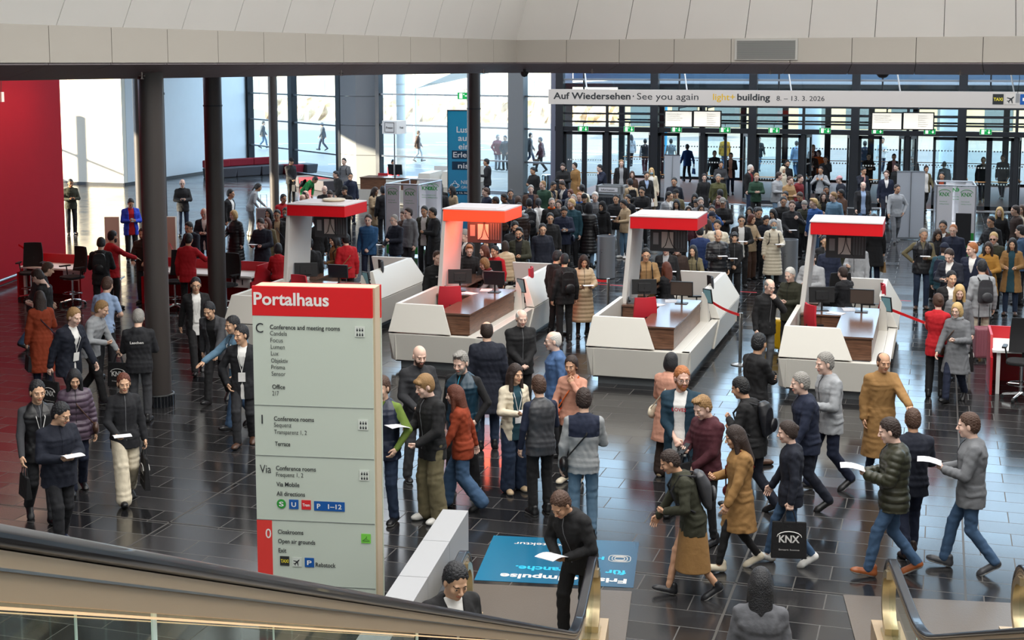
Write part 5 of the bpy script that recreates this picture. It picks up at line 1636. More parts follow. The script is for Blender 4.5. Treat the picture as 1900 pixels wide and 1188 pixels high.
SKINS = {'l': '#dcb49c', 'p': '#e5c0ae', 'm': '#c79a7c', 'a': '#d6ab8c', 'd': '#8f6449', 'b': '#5c3c2b', 'o': '#dfb3a0'}
COLS = dict(black='#101013', ink='#17181d', char='#26272b', dgrey='#3a3b3f', grey='#6d6f73', lgrey='#9a9da1', sil='#b9bcbf', navy='#131c33', dnavy='#0e1424', blue='#1d4a86', bright='#2446c8', jean='#3b5675', djean='#1d2c44', ljean='#6f8aa3', teal='#1d4350',
    petrol='#123243', white='#e4e3e0', cream='#d8cdb6', beige='#b39c7d', tan='#9a7a52', camel='#8f6b3e', must='#a5762e', brown='#4a3225', dbrown='#2c1d17', rust='#8a3415', red='#b5121f', dred='#6d1218', maroon='#431621', pink='#c4959a', salm='#c28d78', olive='#4a4a27', dolive='#2d2e20', khaki='#6b6248', green='#157a3b', dgreen='#21402f', orange='#d8611c',
    denim='#5d7e96', lblue='#9db4d6', dblond='#8f6e45', blond='#c9a870', ging='#a8683a', gray='#8a8782', wht='#cfcdc8', auburn='#5c2c1a', purple='#6a4a78', yellow='#d6b41c')
def cm(name, kind='cloth'):
    c = COLS.get(name, name)
    if kind == 'skin': return mat('skin_' + name, SKINS[name], 0.55, var=0.06, bscale=25)
    if kind == 'hair': return mat('hair_' + name, c, 0.55, bump=0.6, bscale=90, var=0.25)
    if kind == 'puffer': return mat('nylon_' + name, c, 0.42, bump=0.25, bscale=14)
    if kind == 'leather': return mat('leather_' + name, c, 0.4, bump=0.1, bscale=60)
    return mat('cloth_' + name, c, 0.85, bump=0.45, bscale=13, var=0.10)
EYEW = mat('eye_white', '#cfc8c0', 0.3); IRIS = mat('iris', '#2b1d16', 0.25); LIPS = {}
MASK = mat('surgical_mask', '#8fbccb', 0.7)
GLS = mat('glasses_frame', '#1c1c1e', 0.35)

def rot_to(zdir, ydir):
    z = zdir / (np.linalg.norm(zdir) + 1e-9)
    y = ydir - z * float(ydir @ z); y /= (np.linalg.norm(y) + 1e-9)
    x = np.cross(y, z)
    return np.stack([x, y, z], 1)
def Rx(a): c, s = math.cos(a), math.sin(a); return np.array([[1, 0, 0], [0, c, -s], [0, s, c]], np.float32)
def Ry(a): c, s = math.cos(a), math.sin(a); return np.array([[c, 0, s], [0, 1, 0], [-s, 0, c]], np.float32)
def Rz(a): c, s = math.cos(a), math.sin(a); return np.array([[c, -s, 0], [s, c, 0], [0, 0, 1]], np.float32)
def ik(a, b, l1, l2, hint):
    d = b - a; L = float(np.linalg.norm(d)); m = (l1 + l2) * .995
    if L > m: b = a + d / L * m; d = b - a; L = m
    u = d / L; x = (l1 * l1 - l2 * l2 + L * L) / (2 * L); r = math.sqrt(max(l1 * l1 - x * x, 0))
    h = hint - u * float(hint @ u); h /= (np.linalg.norm(h) + 1e-9)
    return a + u * x + h * r, b

# wrist targets relative to the chest (x outward for that arm, y forward, z up in metres for a 1.75 m body), elbow hint, hand pose, palm direction
ARMS = {
    'down': ((.245, .03, .86), (.5, -1, 0), 'relax', (-1, .2, 0)),
    'bag': ((.25, .02, .84), (.4, -1, 0), 'grip', (-1, 0, 0)),
    'fwd': ((.25, .20, .90), (.4, -1, 0), 'relax', (-1, 0, 0)),
    'back': ((.26, -.17, .88), (.4, -1, 0), 'relax', (-1, 0, 0)),
    'phone': ((.07, .27, 1.13), (.8, -.4, -1), 'grip', (-.3, -.3, 1)),
    'phoneh': ((.07, .25, 1.25), (.8, -.3, -1), 'grip', (-.2, -.6, .6)),
    'paper': ((.12, .29, 1.10), (.8, -.4, -1), 'grip', (-.6, 0, 1)),
    'paperl': ((.14, .27, 1.0), (.8, -.5, -1), 'grip', (-.6, 0, 1)),
    'cross': ((-.09, .17, 1.17), (1, .3, -.6), 'relax', (0, -1, .2)),
    'pocket': ((.21, .09, .93), (1, -.6, 0), 'relax', (-1, 0, 0)),
    'clasp': ((.03, .21, .95), (.8, -.5, 0), 'grip', (0, -1, 0)),
    'raise': ((.09, .27, 1.50), (.8, .2, -1), 'grip', (-.4, -.6, .2)),
    'reach': ((.22, .47, 1.12), (.3, -.3, -1), 'flat', (0, 0, -1)),
    'reachside': ((.50, .30, 1.22), (.2, -.6, -1), 'flat', (0, 0, -1)),
    'chin': ((.06, .17, 1.40), (.7, .4, -1), 'grip', (0, -1, .3)),
    'desk': ((.15, .33, 1.02), (.8, -.3, -1), 'relax', (0, 0, -1)),
    'strap': ((.12, .15, 1.28), (.7, .1, -1), 'grip', (0, -1, .3)),
    'hip': ((.20, .02, 1.03), (1, -.3, 0), 'relax', (-1, 0, 0)),
}
PEOPLE = []
SHOE = {}
def shoe_mesh(c, sole):
    k = (c, sole)
    if k in SHOE: return SHOE[k]
    f = Field((-.08, -.13, -.02), (.08, .2, .17), .008)
    f.seg((0, -.055, .045), (0, .11, .034), .042, .042, 0); f.ell((0, .14, .03), (.042, .05, .032), .03); f.seg((0, -.05, .05), (0, -.045, .11), .042, .04, .03)
    f.keep(lambda x, y, z: -z + 0 * x + 0 * y)
    P, Q = f.mesh()
    mi = (P[Q].mean(1)[:, 2] < .022).astype(np.int32)
    SHOE[k] = np_mesh('shoe', P, Q, [cm(c, 'leather'), cm(sole)], mi)
    return SHOE[k]

def person(px, py, ht, face, legs, arms, top, bot, hair, extras, label, group, pos=None, z0=0.0):
    """px, py: top of the head in the photograph; the standing place on the floor follows from it"""
    lean, nod, look, shrink = 0.0, 0.0, 0.0, 0.0
    ex = {}
    for e in extras.split():
        k, _, v = e.partition(':'); ex[k] = v
    lean = math.radians(float(ex.get('lean', 0))); nod = math.radians(float(ex.get('nod', 6))); look = math.radians(float(ex.get('look', 0)))
    fem = 'f' in ex
    seated = legs == 'sit'
    s = ht / 1.75
    hipz = .93 if legs in ('stand', 'wide') else .905
    if seated: hipz = .50
    drop = 0.93 - hipz
    wide = float(ex.get('w', 1.0))
    T0 = np.array([0, 0, hipz + .03], np.float32)
    RT_ = Rx(-lean)
    neck = T0 + RT_ @ V3(0, -.005, .50)
    headR = Rz(look) @ Rx(-(lean * .6 + nod))
    headc = neck + Rx(-lean * .8) @ V3(0, .03, .045) + headR @ V3(0, .02, .115)
    top_local = headc + headR @ V3(0, -.02, .125)
    if pos is None:
        x, y, _ = at(px, py, top_local[2] * s + z0)
        # the head's sideways offset from the feet
        yaw0 = math.atan2(-y, -x) + math.radians(face)
        hx, hy = top_local[0] * s, top_local[1] * s
        fx, fy = math.cos(yaw0), math.sin(yaw0)
        rx, ry = math.sin(yaw0), -math.cos(yaw0)
        x -= fx * hy + rx * hx; y -= fy * hy + ry * hx
    else:
        x, y = pos
    yaw = math.atan2(-y, -x) + math.radians(face)
    rz = yaw - math.pi / 2
    dist = math.hypot(x, y)
    lod = 0 if dist < 21 else (1 if dist < 34 else 2)
    h = min(max(dist * .00048, .0085), .021) / s
    root = thing('person', label, 'person', (x, y, z0), rz, group)
    root.scale = (s, s, s)
    ax = (.148 if fem else .166) * (1 + (wide - 1) * .6)
    # ---- arms
    tk, tc, sc_ = (top.split(':') + [None, None])[:3]
    puff = tk in ('pu', 'pc')
    coat = tk in ('co', 'oc', 'pc')
    AR = []
    la, ra = (arms.split(',') * 2)[:2]
    for s_, code in ((-1, la), (1, ra)):
        tgt, hint, hp, palm = ARMS[code]
        sh = T0 + RT_ @ V3(s_ * ax, -.01, .425)
        rel = V3(s_ * tgt[0], tgt[1], tgt[2] - .96)
        if code in ('down', 'bag', 'fwd', 'back'):
            wr = sh + V3(s_ * (tgt[0] - ax), tgt[1] + .01, tgt[2] - .96 - .425)
        else:
            wr = T0 + RT_ @ rel
        el, wr = ik(sh, wr, .285, .255, V3(s_ * hint[0], hint[1], hint[2]))
        AR.append((s_, sh, el, wr, hp, V3(s_ * palm[0], palm[1], palm[2])))
    # ---- legs
    LG = []
    for s_ in (-1, 1):
        hp_ = V3(s_ * .09, 0, hipz)
        if seated:
            kn = hp_ + V3(s_ * .06, .42, -.01); an = V3(s_ * .15, .40, .08); fy_, lift, toe = 0, 0, 0
        elif legs == 'walk':
            fr = (s_ > 0) != ('m' in ex)
            an = V3(s_ * .07, .25 if fr else -.27, .09 if fr else .14); toe = .2 if fr else -.5
            kn, an = ik(hp_, an, .43, .425, V3(0, 1, 0))
        elif legs == 'step':
            fr = (s_ > 0) != ('m' in ex)
            an = V3(s_ * .08, .16 if fr else -.17, .085 if fr else .10); toe = 0.05 if fr else -.2
            kn, an = ik(hp_, an, .43, .425, V3(0, 1, 0))
        else:
            an = V3(s_ * (.16 if legs == 'wide' else .105), .02 if s_ > 0 else -.03, .08); toe = 0
            kn, an = ik(hp_, an, .43, .425, V3(s_ * .1, 1, 0))
        LG.append((s_, hp_, kn, an, toe))
    # ---- torso outline, hips (0) to collar; fem narrower waist
    W = (.160, .146, .132, .148, .156, .148, .110, .060) if fem else (.160, .154, .152, .166, .176, .168, .128, .066)
    D = (.115, .108, .100, .118, .122, .108, .085, .064) if fem else (.115, .112, .108, .122, .128, .112, .085, .066)
    Z = (-.06, .02, .12, .26, .36, .42, .465, .515)
    g_ = {'sh': .0, 'te': .0, 'sw': .008, 'ho': .016, 'jk': .018, 'bl': .014, 'op': .016, 've': .018, 'co': .026, 'oc': .026, 'pu': .032, 'pc': .032}[tk]
    W = [a * (1 + (wide - 1) * (1 if i < 5 else .5)) + g_ for i, a in enumerate(W)]; D = [a * (1 + (wide - 1) * (1.4 if i < 5 else .4)) + g_ for i, a in enumerate(D)]
    W[-1] -= g_ * .4; D[-1] -= g_ * .4
    q = .012 if puff else 0.0
    openf = tk in ('bl', 'op', 'oc')
    lenz = {'sh': -.12, 'te': -.12, 'sw': -.13, 'ho': -.14, 'jk': -.17, 'bl': -.22, 'op': -.2, 've': -.15, 'co': -.40, 'oc': -.40, 'pu': -.16, 'pc': -.52}[tk]
    if 'long' in ex: lenz = -.60
    lo = np.array([-.55, -.62, .0]); hi = np.array([.55, .85, 1.8])
    pts = np.array([T0, neck] + [p for a in AR for p in a[1:4]])
    lo = pts.min(0) - .22; hi = pts.max(0) + .16
    lo[2] = min(lo[2], hipz + lenz - .05); lo[0] = min(lo[0], -.27); hi[0] = max(hi[0], .27)
    def torso(F_, dg=0.0, arms_=True, short=False, qq=q):
        F_.stack(T0, RT_, Z, [a + dg for a in W], [b + dg for b in D], (0, 0, 0, 0, 0, -.005, -.012, -.012), .0, qq)
        hw, hd = W[0] + dg, D[0] + dg
        zb = hipz + lenz
        if not seated:
            fl = .03 + (.03 if coat else 0)
            F_.stack((0, 0, 0), np.eye(3), (zb, hipz - .02, hipz + .06), (hw + fl * (1 if lenz < -.3 else .35), hw + .006, hw - .012), (hd + fl * (1 if lenz < -.3 else .35), hd + .012, hd - .012), None, .03, qq)
        else:
            F_.ell((0, .0, hipz), (hw + .01, hd + .02, .1), .03)
        if arms_:
            r0, r1, r2 = .053 + g_ * .8 + dg, .048 + g_ * .7 + dg, .038 + g_ * .6 + dg
            if fem: r0 -= .007; r1 -= .006; r2 -= .004
            for s_, sh, el, wr, hp, pm in AR:
                F_.seg(T0 + RT_ @ V3(s_ * .05, -.012, .478), sh + RT_ @ V3(0, 0, .008), .034 + g_ * .5 + dg, .040 + g_ * .6 + dg, .035)
                F_.seg(sh, el if not short else sh + (el - sh) * .75, r0, r1, .035, qq)
                if not short: F_.seg(el, wr, r1, r2, .012, qq)
        F_.keep(lambda X, Y_, Z_: np.maximum(hipz + lenz - Z_, -1) + 0 * X + 0 * Y_)
    short = tk == 'te'
    F1 = Field(lo, hi, h)
    if tk == 've':
        torso(F1, 0, arms_=False)
    else:
        torso(F1, 0, short=short)
    if tk in ('ho', 'pu', 'pc', 'jk', 'co') and 'nh' not in ex:
        hc = neck + RT_ @ V3(0, -.075, -.035)
        F1.ell(hc, (.105, .055, .06) if tk in ('ho', 'pc') else (.08, .04, .035), .02)
    F1.ell(neck + RT_ @ V3(0, 0, .012), (.07 + g_ * .4, .07 + g_ * .4, .028), .015)
    if openf or tk == 've':
        ow = {'bl': .05, 'op': .085, 'oc': .08, 've': .03}[tk]
        def wedge(X, Y_, Z_):
            p = [X - T0[0], Y_ - T0[1], Z_ - T0[2]]
            yy = RT_[0][1] * p[0] + RT_[1][1] * p[1] + RT_[2][1] * p[2]; zz = RT_[0][2] * p[0] + RT_[1][2] * p[1] + RT_[2][2] * p[2]
            wdt = np.interp(zz, (-.5, -.05, .12, .30, .50), {'bl': (.05, .02, -.03, .035, .07), 'op': (.10, .075, .06, .065, .075), 'oc': (.09, .07, .055, .06, .075), 've': (-.02, -.02, -.02, -.01, .05)}[tk]).astype(np.float32)
            return np.maximum(np.abs(X) - wdt, -(yy - .02))
        F1.carve((-.15, -.1, lo[2]), (.15, .6, hi[2]), wedge)
    F1.folds(.002 if puff else .0042)
    P, Q = F1.mesh()
    nm = {'sh': 'shirt', 'te': 'tee_shirt', 'sw': 'sweater', 'ho': 'hoodie', 'jk': 'jacket', 'bl': 'blazer', 'op': 'open_jacket', 've': 'vest', 'co': 'coat', 'oc': 'open_coat', 'pu': 'padded_jacket', 'pc': 'padded_coat'}[tk]
    mi_ = None
    if 'yoke' in ex: mi_ = ((P[Q].mean(1)[:, 2] > T0[2] + .27) & (np.abs(P[Q].mean(1)[:, 0]) < ax + .01)).astype(np.int32)
    link(nm, np_mesh(nm, P, Q, [cm(tc, 'puffer' if puff or tk == 've' else 'cloth')] + ([cm(ex['yoke'])] if 'yoke' in ex else []), mi_), root)
    if tk in ('jk', 'pu', 'pc', 've') and lod < 2:
        b = MB(); zz = [(.50, D[7]), (.44, D[5] - .004), (.36, D[4]), (.26, D[3]), (.12, D[2]), (.02, D[1])]
        b.tube([T0 + RT_ @ V3(0, d_ + .0015, z_) for z_, d_ in zz] + [V3(0, D[0] + .012, hipz - .05)], .0045, 5)
        b.build('zip', cm(ex.get('zip', 'ink' if tc not in ('ink', 'black') else 'grey')), root)
    if openf or tk == 've':
        F2 = Field(lo, hi, h * (1.0 if tk == 've' else 1.3))
        torso(F2, -.014, arms_=(tk == 've'), qq=0)
        P, Q = F2.mesh(); link('shirt', np_mesh('shirt', P, Q, [cm(sc_ or 'white')]), root)
    # ---- body: one skin surface under the clothes, with head and hands
    bh = h * 1.35
    FB = Field(np.minimum(lo, [-.25, -.45, .0]), np.maximum(hi, [.25, .5, 1.2]), bh)
    FB.stack(T0, RT_, Z, [max(a - g_ - .032, .03) for a in W], [max(b - g_ - .032, .03) for b in D], None, 0)
    FB.seg(T0 + RT_ @ V3(0, -.01, .44), headc + headR @ V3(0, -.03, -.09), .056, .05, .03)
    for s_, sh, el, wr, hp, pm in AR:
        sk = .0 if short else -.004
        FB.seg(sh, el, .044, .038, .03); FB.seg(el, wr, .040 + sk, .027 + sk, .015)
    for s_, hp_, kn, an, toe in LG:
        FB.seg(hp_, kn, .065, .045, .03); FB.seg(kn, an, .043, .032, .01)
    P, Q = FB.mesh(); mi = np.zeros(len(Q), np.int32)
    parts = [(P, Q, mi)]
    HP, HQ, HM = templ('head_f' if fem else 'head_m', lod)
    hs = 1.02 if fem else 1.06
    parts.append((HP * hs @ headR.T + headc, HQ, HM))
    HANDS = []
    for s_, sh, el, wr, hp, pm in AR:
        dr = wr - el; dr = dr / (np.linalg.norm(dr) + 1e-9)
        if hp in ('grip', 'flat') and dr[2] > -.5: dr = dr + V3(0, 0, .0)
        R_ = rot_to(dr, pm)
        hP, hQ, _ = templ('hand_' + hp, lod)
        hP = hP * .95
        # thumb towards the body's front: mirror when needed
        if s_ > 0: hP = hP * V3(-1, 1, 1); hQ = hQ[:, ::-1]
        parts.append((hP @ R_.T + wr + dr * .005, hQ, np.zeros(len(hQ), np.int32)))
        HANDS.append((wr + dr * .075 + R_ @ V3(0, .02, 0), R_, dr))
    off_ = 0; PP, QQ, MM = [], [], []
    for p_, q_, m_ in parts:
        PP.append(p_); QQ.append(q_ + off_); MM.append(m_); off_ += len(p_)
    skin = cm(ex.get('sk', 'l'), 'skin'); hc_ = hair.split(':')[1] if ':' in hair else 'brown'
    sk_ = ex.get('sk', 'l')
    if sk_ not in LIPS: LIPS[sk_] = mat('lips_' + sk_, tuple(a * b for a, b in zip(lin(SKINS[sk_])[:3], (.85, .5, .5))), .45)
    body = link('body', np_mesh('body', np.concatenate(PP), np.concatenate(QQ), [skin, EYEW, IRIS, cm(hc_, 'hair'), LIPS[sk_]], np.concatenate(MM)), root)
    # ---- trousers, skirt, shoes
    bk, bc = (bot.split(':') + [None])[:2]
    ra_, rk, rn = {'tr': (.088, .070, .060), 'sl': (.082, .056, .044), 'je': (.086, .066, .054), 'wi': (.1, .095, .1), 'sk': (.088, .05, .035)}[bk]
    if fem: ra_ -= .004
    allp = np.array([p for L_ in LG for p in L_[1:4]])
    lo2 = allp.min(0) - .14; hi2 = allp.max(0) + .14; hi2[2] = hipz + .12; lo2[2] = max(lo2[2], -.02)
    FL = Field(lo2, hi2, h)
    for s_, hp_, kn, an, toe in LG:
        hem = an + (kn - an) * .02 if bk != 'sl' else an + (kn - an) * .08
        FL.seg(hp_ + V3(-s_ * .0, 0, -.01), kn, ra_ + (wide - 1) * .05, rk, .02); FL.seg(kn, hem, rk, rn, .012)
    FL.folds(.004)
    FL.ell((0, 0, hipz), (.158 + (wide - 1) * .1, .118 + (wide - 1) * .1, .11), .03)
    P, Q = FL.mesh()
    link('trousers' if bk != 'sk' else 'tights', np_mesh('trousers', P, Q, [cm(bc or 'black') if bk != 'sk' else skin]), root)
    if bk == 'sk':
        FS = Field((-.3, -.3, hipz - .62), (.3, .3, hipz + .1), h)
        FS.stack((0, 0, 0), np.eye(3), (hipz - .58, hipz - .2, hipz + .06), (.22, .19, .15), (.2, .155, .12), None, 0)
        P, Q = FS.mesh(); link('skirt', np_mesh('skirt', P, Q, [cm(ex.get('skirt', 'khaki'))]), root)
    shc, _, sol = ex.get('shoe', 'black').partition('/')
    for s_, hp_, kn, an, toe in LG:
        o = link('shoe', shoe_mesh(shc, sol or ('black' if shc in ('black', 'brown', 'dbrown', 'ink') else 'wht')), root)
        o.location = (float(an[0]), float(an[1]) + .01, float(an[2]) - .08)
        o.rotation_euler = (toe, 0, -s_ * .15)
    # ---- hair, beard, glasses, mask, scarf, lanyard
    MH = Matrix([[float(headR[i][j]) * hs for j in range(3)] + [float(headc[i])] for i in range(3)] + [[0, 0, 0, 1]])
    def on_head(name, me):
        o = link(name, me, root); o.matrix_local = MH; return o
    def tmesh(kind, m_):
        key = ('mesh', kind, lod, m_.name)
        if key not in TEMPL:
            P, Q, _ = templ(kind, lod); TEMPL[key] = np_mesh(kind, P, Q, [m_])
        return TEMPL[key]
    hst = hair.split(':')[0]
    if hst != 'bald':
        nmh = {'cap': 'cap', 'beanie': 'beanie', 'hood': 'hood', 'hijab': 'headscarf'}.get(hst, 'hair')
        on_head(nmh, tmesh(hst, cm(hc_, 'hair') if nmh == 'hair' else cm(hc_)))
        if hst == 'cap': on_head('hair', tmesh('buzz', cm('dbrown', 'hair')))
    if 'beard' in ex: on_head('beard', tmesh('beard', cm(ex['beard'] or hc_, 'hair')))
    if 'hb' in ex:
        if 'hb' not in TEMPL:
            b = MB(); b.tube([(.098 * math.cos(a), .02, .03 + .105 * math.sin(a)) for a in [math.pi * i / 10 for i in range(11)]], .012, 6); o = b.build('hairband', cm(ex['hb'])); TEMPL['hb'] = o.data; bpy.data.objects.remove(o)
        on_head('hairband', TEMPL['hb'])
    if 'gl' in ex or 'sun' in ex:
        key = ('glasses', lod > 1, 'sun' in ex)
        if key not in TEMPL:
            b = MB()
            for s_ in (-1, 1):
                ring_ = [(s_ * .031 + .022 * math.cos(a), .098, .0 + .017 * math.sin(a)) for a in [i * math.pi / 6 for i in range(13)]]
                b.tube(ring_, .0022, 4)
                if 'sun' in ex: b.add([(p[0], p[1], p[2]) for p in ring_[:-1]], [tuple(range(12))])
                b.tube([(s_ * .052, .096, .004), (s_ * .078, .06, .004), (s_ * .083, -.01, .0)], .0022, 4)
            b.tube([(-.009, .099, .003), (.009, .099, .003)], .0022, 4)
            o = b.build('glasses', GLS); TEMPL[key] = o.data; bpy.data.objects.remove(o)
        on_head('glasses', TEMPL[key])
    if 'mask' in ex:
        if 'mask' not in TEMPL:
            f = Field((-.09, .0, -.13), (.09, .14, .0), .007); f.ell((0, .03, -.055), (.062, .075, .052), 0); f.ell((0, .07, -.04), (.035, .035, .03), .02)
            f.keep(lambda X, Y_, Z_: -(Y_ - .025) + 0 * X + 0 * Z_); P, Q = f.mesh(); TEMPL['mask'] = np_mesh('mask', P, Q, [MASK])
        on_head('face_mask', TEMPL['mask'])
    if 'scarf' in ex:
        f = Field(neck - .14, neck + .14, h * 1.1)
        for i in range(10):
            a = i * math.pi / 5; p = neck + V3(.065 * math.cos(a), .06 * math.sin(a), .02); q_ = neck + V3(.065 * math.cos(a + .628), .06 * math.sin(a + .628), .02); f.seg(p, q_, .035, .035, .02)
        P, Q = f.mesh(); link('scarf', np_mesh('scarf', P, Q, [cm(ex['scarf'])]), root)
    if 'lan' in ex:
        b = MB(); fd = D[3] + .012; top_ = [T0 + RT_ @ V3(s_ * .05, .03, .50) for s_ in (-1, 1)]; m1 = [T0 + RT_ @ V3(s_ * .05, D[4] + .01, .36) for s_ in (-1, 1)]; end = T0 + RT_ @ V3(0, fd, .14)
        for i in (0, 1): b.tube([top_[i], m1[i], end], .005, 4)
        lo_ = b.build('lanyard', cm('white'), root)
        b = MB(); b.T = Matrix([[float(RT_[i][j]) for j in range(3)] + [float(end[i])] for i in range(3)] + [[0, 0, 0, 1]]); b.box(-.05, 0, -.13, .05, .006, 0); b.build('badge', cm(ex['lan'] or 'white'), lo_)
    if 'print' in ex:      # lettering or a motif on the chest or back
        txt, _, where = ex['print'].partition('@')
        fr = where != 'back'
        yy = (D[3] + .012) if fr else -(D[4] + .03)
        T_ = Matrix([[float(RT_[i][j]) for j in range(3)] + [float((T0 + RT_ @ V3(0, yy, .30))[i])] for i in range(3)] + [[0, 0, 0, 1]]) @ (plane_T((.08, 0, 0), (-1, 0, 0), (0, 0, 1)) if fr else plane_T((-.1, 0, 0), (1, 0, 0), (0, 0, 1)))
        lettering([(txt, 0, 0, .16 if fr else .2, .04, .03)], cm(ex.get('pc', 'white')), 'print', root, T_)
    # ---- things carried: their own top-level objects
    M = Matrix.Translation((x, y, z0)) @ Matrix.Rotation(rz, 4, 'Z') @ Matrix.Scale(s, 4)
    def world(p): return M @ Vector([float(a) for a in p])
    who = ex.get('who', '')
    def item(nm_, lb, cat, p, rzz=0, grp=None):
        return thing(nm_, lb, cat, tuple(world(p)), rzz, grp)
    desc = label.split(',')[0]
    short_l = ' '.join(desc.split()[:8])
    while short_l.split()[-1] in ('a', 'the', 'in', 'and', 'with', 'at', 'of', 'over', 'under', 'before', 'behind', 'right', 'left', 'between', 'beside', 'seen', 'from', 'to', 'just', 'standing', 'its', 'near'): short_l = ' '.join(short_l.split()[:-1])
    mid = (HANDS[0][0] + HANDS[1][0]) / 2
    if 'phone' in ex:
        t_ = item('smartphone', 'dark smartphone held by the ' + short_l, 'phone', HANDS[1][0] + V3(0, .01, .02), rz, 'phones in hands')
        b = MB(); b.T = Matrix.Rotation(-.7, 4, 'X'); b.box(-.037, -.07, -.004, .037, .08, .004); b.build('case', BLK, t_)
        b = MB(); b.T = Matrix.Rotation(-.7, 4, 'X'); b.add([(-.034, -.067, .0045), (.034, -.067, .0045), (.034, .077, .0045), (-.034, .077, .0045)], [(0, 1, 2, 3)]); b.build('screen', SCR, t_)
    if 'paper' in ex:
        p_ = mid if ('paper' in la and 'paper' in ra) or ('phone' in la and 'phone' in ra) else HANDS[1 if ('paper' in ra or 'phone' in ra) else 0][0]
        t_ = item('paper_sheets', 'white papers held by the ' + short_l, 'papers', p_ + V3(0, .05, .03), rz, 'papers in hands')
        b = MB(); c_, sn = math.cos(.9), math.sin(.9)
        vs = []
        for j in range(5):
            f_ = j / 4
            for i in range(2): vs.append(((-.105 + .21 * i), .25 * f_ - .06, .03 * f_ + .02 * math.sin(f_ * 3)))
        vs += [(a, b_ + .002, c - .004) for a, b_, c in vs]
        b.add(vs, [(2 * j, 2 * j + 1, 2 * j + 3, 2 * j + 2) for j in range(4)] + [(10 + 2 * j + 2, 10 + 2 * j + 3, 10 + 2 * j + 1, 10 + 2 * j) for j in range(4)]); b.build('sheets', PAPER, t_)
    if 'tote' in ex or 'bag' in ex:
        for tokn in ('tote', 'bag'):
            if tokn not in ex: continue
            v = ex[tokn]; hi_ = 0 if v.startswith('L') else 1
            c_ = v[1:].lstrip('/') or 'black'
            hp_w = HANDS[hi_][0]
            t_ = item('tote_bag' if tokn == 'tote' else 'handbag', ('black KNX tote bag carried by the ' if tokn == 'tote' else c_.replace('d', 'dark ', 1 if c_ in ('dred', 'dbrown') else 0) + ' bag carried by the ') + short_l, 'bag', hp_w, rz, 'bags carried by visitors')
            w_, hh = (.19, .4) if tokn == 'tote' else (.16, .26)
            b = MB(); sd = V3(.04, 0, 0)[0]
            b.hexa([(-.04, -w_, -.15 - hh), (.04, -w_, -.15 - hh), (.04, w_, -.15 - hh), (-.04, w_, -.15 - hh)], [(-.015, -w_ * .95, -.15), (.015, -w_ * .95, -.15), (.015, w_ * .95, -.15), (-.015, w_ * .95, -.15)])
            bb = b.build('bag_body', cm(c_ if c_ in COLS or c_.startswith('#') else 'black'), t_, bevel=.008)
            b = MB()
            for xx in (-.016, .016): b.tube([(xx, -.08, -.17), (xx * .6, -.04, -.04), (0, 0, .0), (xx * .6, .04, -.04), (xx, .08, -.17)], .007, 5)
            b.build('handles', cm('ink'), t_)
            if tokn == 'tote':
                for sg in (-1, 1):
                    T_ = plane_T((sg * .036, -sg * .11, -.15 - hh * .55), (0, sg, 0), (0, 0, 1))
                    lettering([('KNX', 0, 0, .22, .08, .04), ('Smart home', 0, -.09, .22, .018, 0)], cm('white'), 'lettering', bb, T_)
                    b = MB(); b.T = T_; b.tube([(.11 + .13 * math.cos(a), .06 + .06 * math.sin(a), 0) for a in [math.pi * i / 8 for i in range(9)]], .005, 4); b.build('arc_emblem', cm('white'), bb)
    if 'pack' in ex or 'xbag' in ex:
        if 'pack' in ex:
            c_ = ex['pack'] or 'black'
            t_ = item('backpack', c_.replace('ink', 'black') + ' backpack worn by the ' + short_l, 'backpack', T0, rz, 'backpacks')
            f = Field((-.2, -.42, .0), (.2, .0, .52), h * 1.1)
            bz = -(D[4] + .075)
            f.stack((0, 0, 0), RT_, (.03, .08, .3, .42, .46), (.13, .145, .14, .12, .07), (.07, .085, .08, .06, .03), (bz, bz, bz, bz + .01, bz + .02), 0); f.ell(RT_ @ V3(0, bz - .07, .15), (.1, .035, .09), .02)
            P, Q = f.mesh(); bb = link('pack_body', np_mesh('pack', P, Q, [cm(c_, 'puffer')]), t_)
            b = MB()
            for s_ in (-1, 1):
                b.tube([RT_ @ V3(s_ * .09, -D[4] - .02, .43), RT_ @ V3(s_ * .11, 0, .505), RT_ @ V3(s_ * .115, D[4] + .012, .38), RT_ @ V3(s_ * .13, D[3] + .005, .22), RT_ @ V3(s_ * .17, -.02, .08)], .014, 5)
            b.build('shoulder_straps', cm('ink'), t_)
            t_.scale = (s, s, s)
        else:
            side, _, c_ = ex['xbag'].partition('/'); sg = -1 if side == 'L' else 1
            c_ = c_ or 'black'
            t_ = item('shoulder_bag', c_ + ' shoulder bag worn by the ' + short_l, 'bag', T0, rz, 'shoulder bags')
            f = Field((sg * .27 - .12, -.2, -.25), (sg * .27 + .12, .2, .1), h * 1.1); f.ell((sg * (W[0] + .06), 0, -.06), (.05, .14, .1), 0); P, Q = f.mesh(); link('bag_body', np_mesh('bag', P, Q, [cm(c_, 'leather')]), t_)
            b = MB(); b.tube([(sg * (W[0] + .05), .1, .0), RT_ @ V3(sg * .02, D[4] + .015, .3), RT_ @ V3(-sg * .1, .02, .515), RT_ @ V3(-sg * .02, -D[4] - .015, .3), (sg * (W[0] + .05), -.1, .0)], .009, 5); b.build('strap', cm(c_, 'leather'), t_)
            t_.scale = (s, s, s)
    return root

def crowd(text, group):
    n = 0
    for ln in text.strip().splitlines():
        ln = ln.strip()
        if not ln or ln.startswith('#'): continue
        a, b, c, d, e = [q.strip() for q in ln.split('|')]
        px, py, ht, fc = [float(v) for v in a.split()]
        lg, ar = b.split(); tp, bt, hr = c.split()
        person(px, py, ht, fc, lg, ar, tp, bt, hr, d, 'person ' + e, group); n += 1
    return n
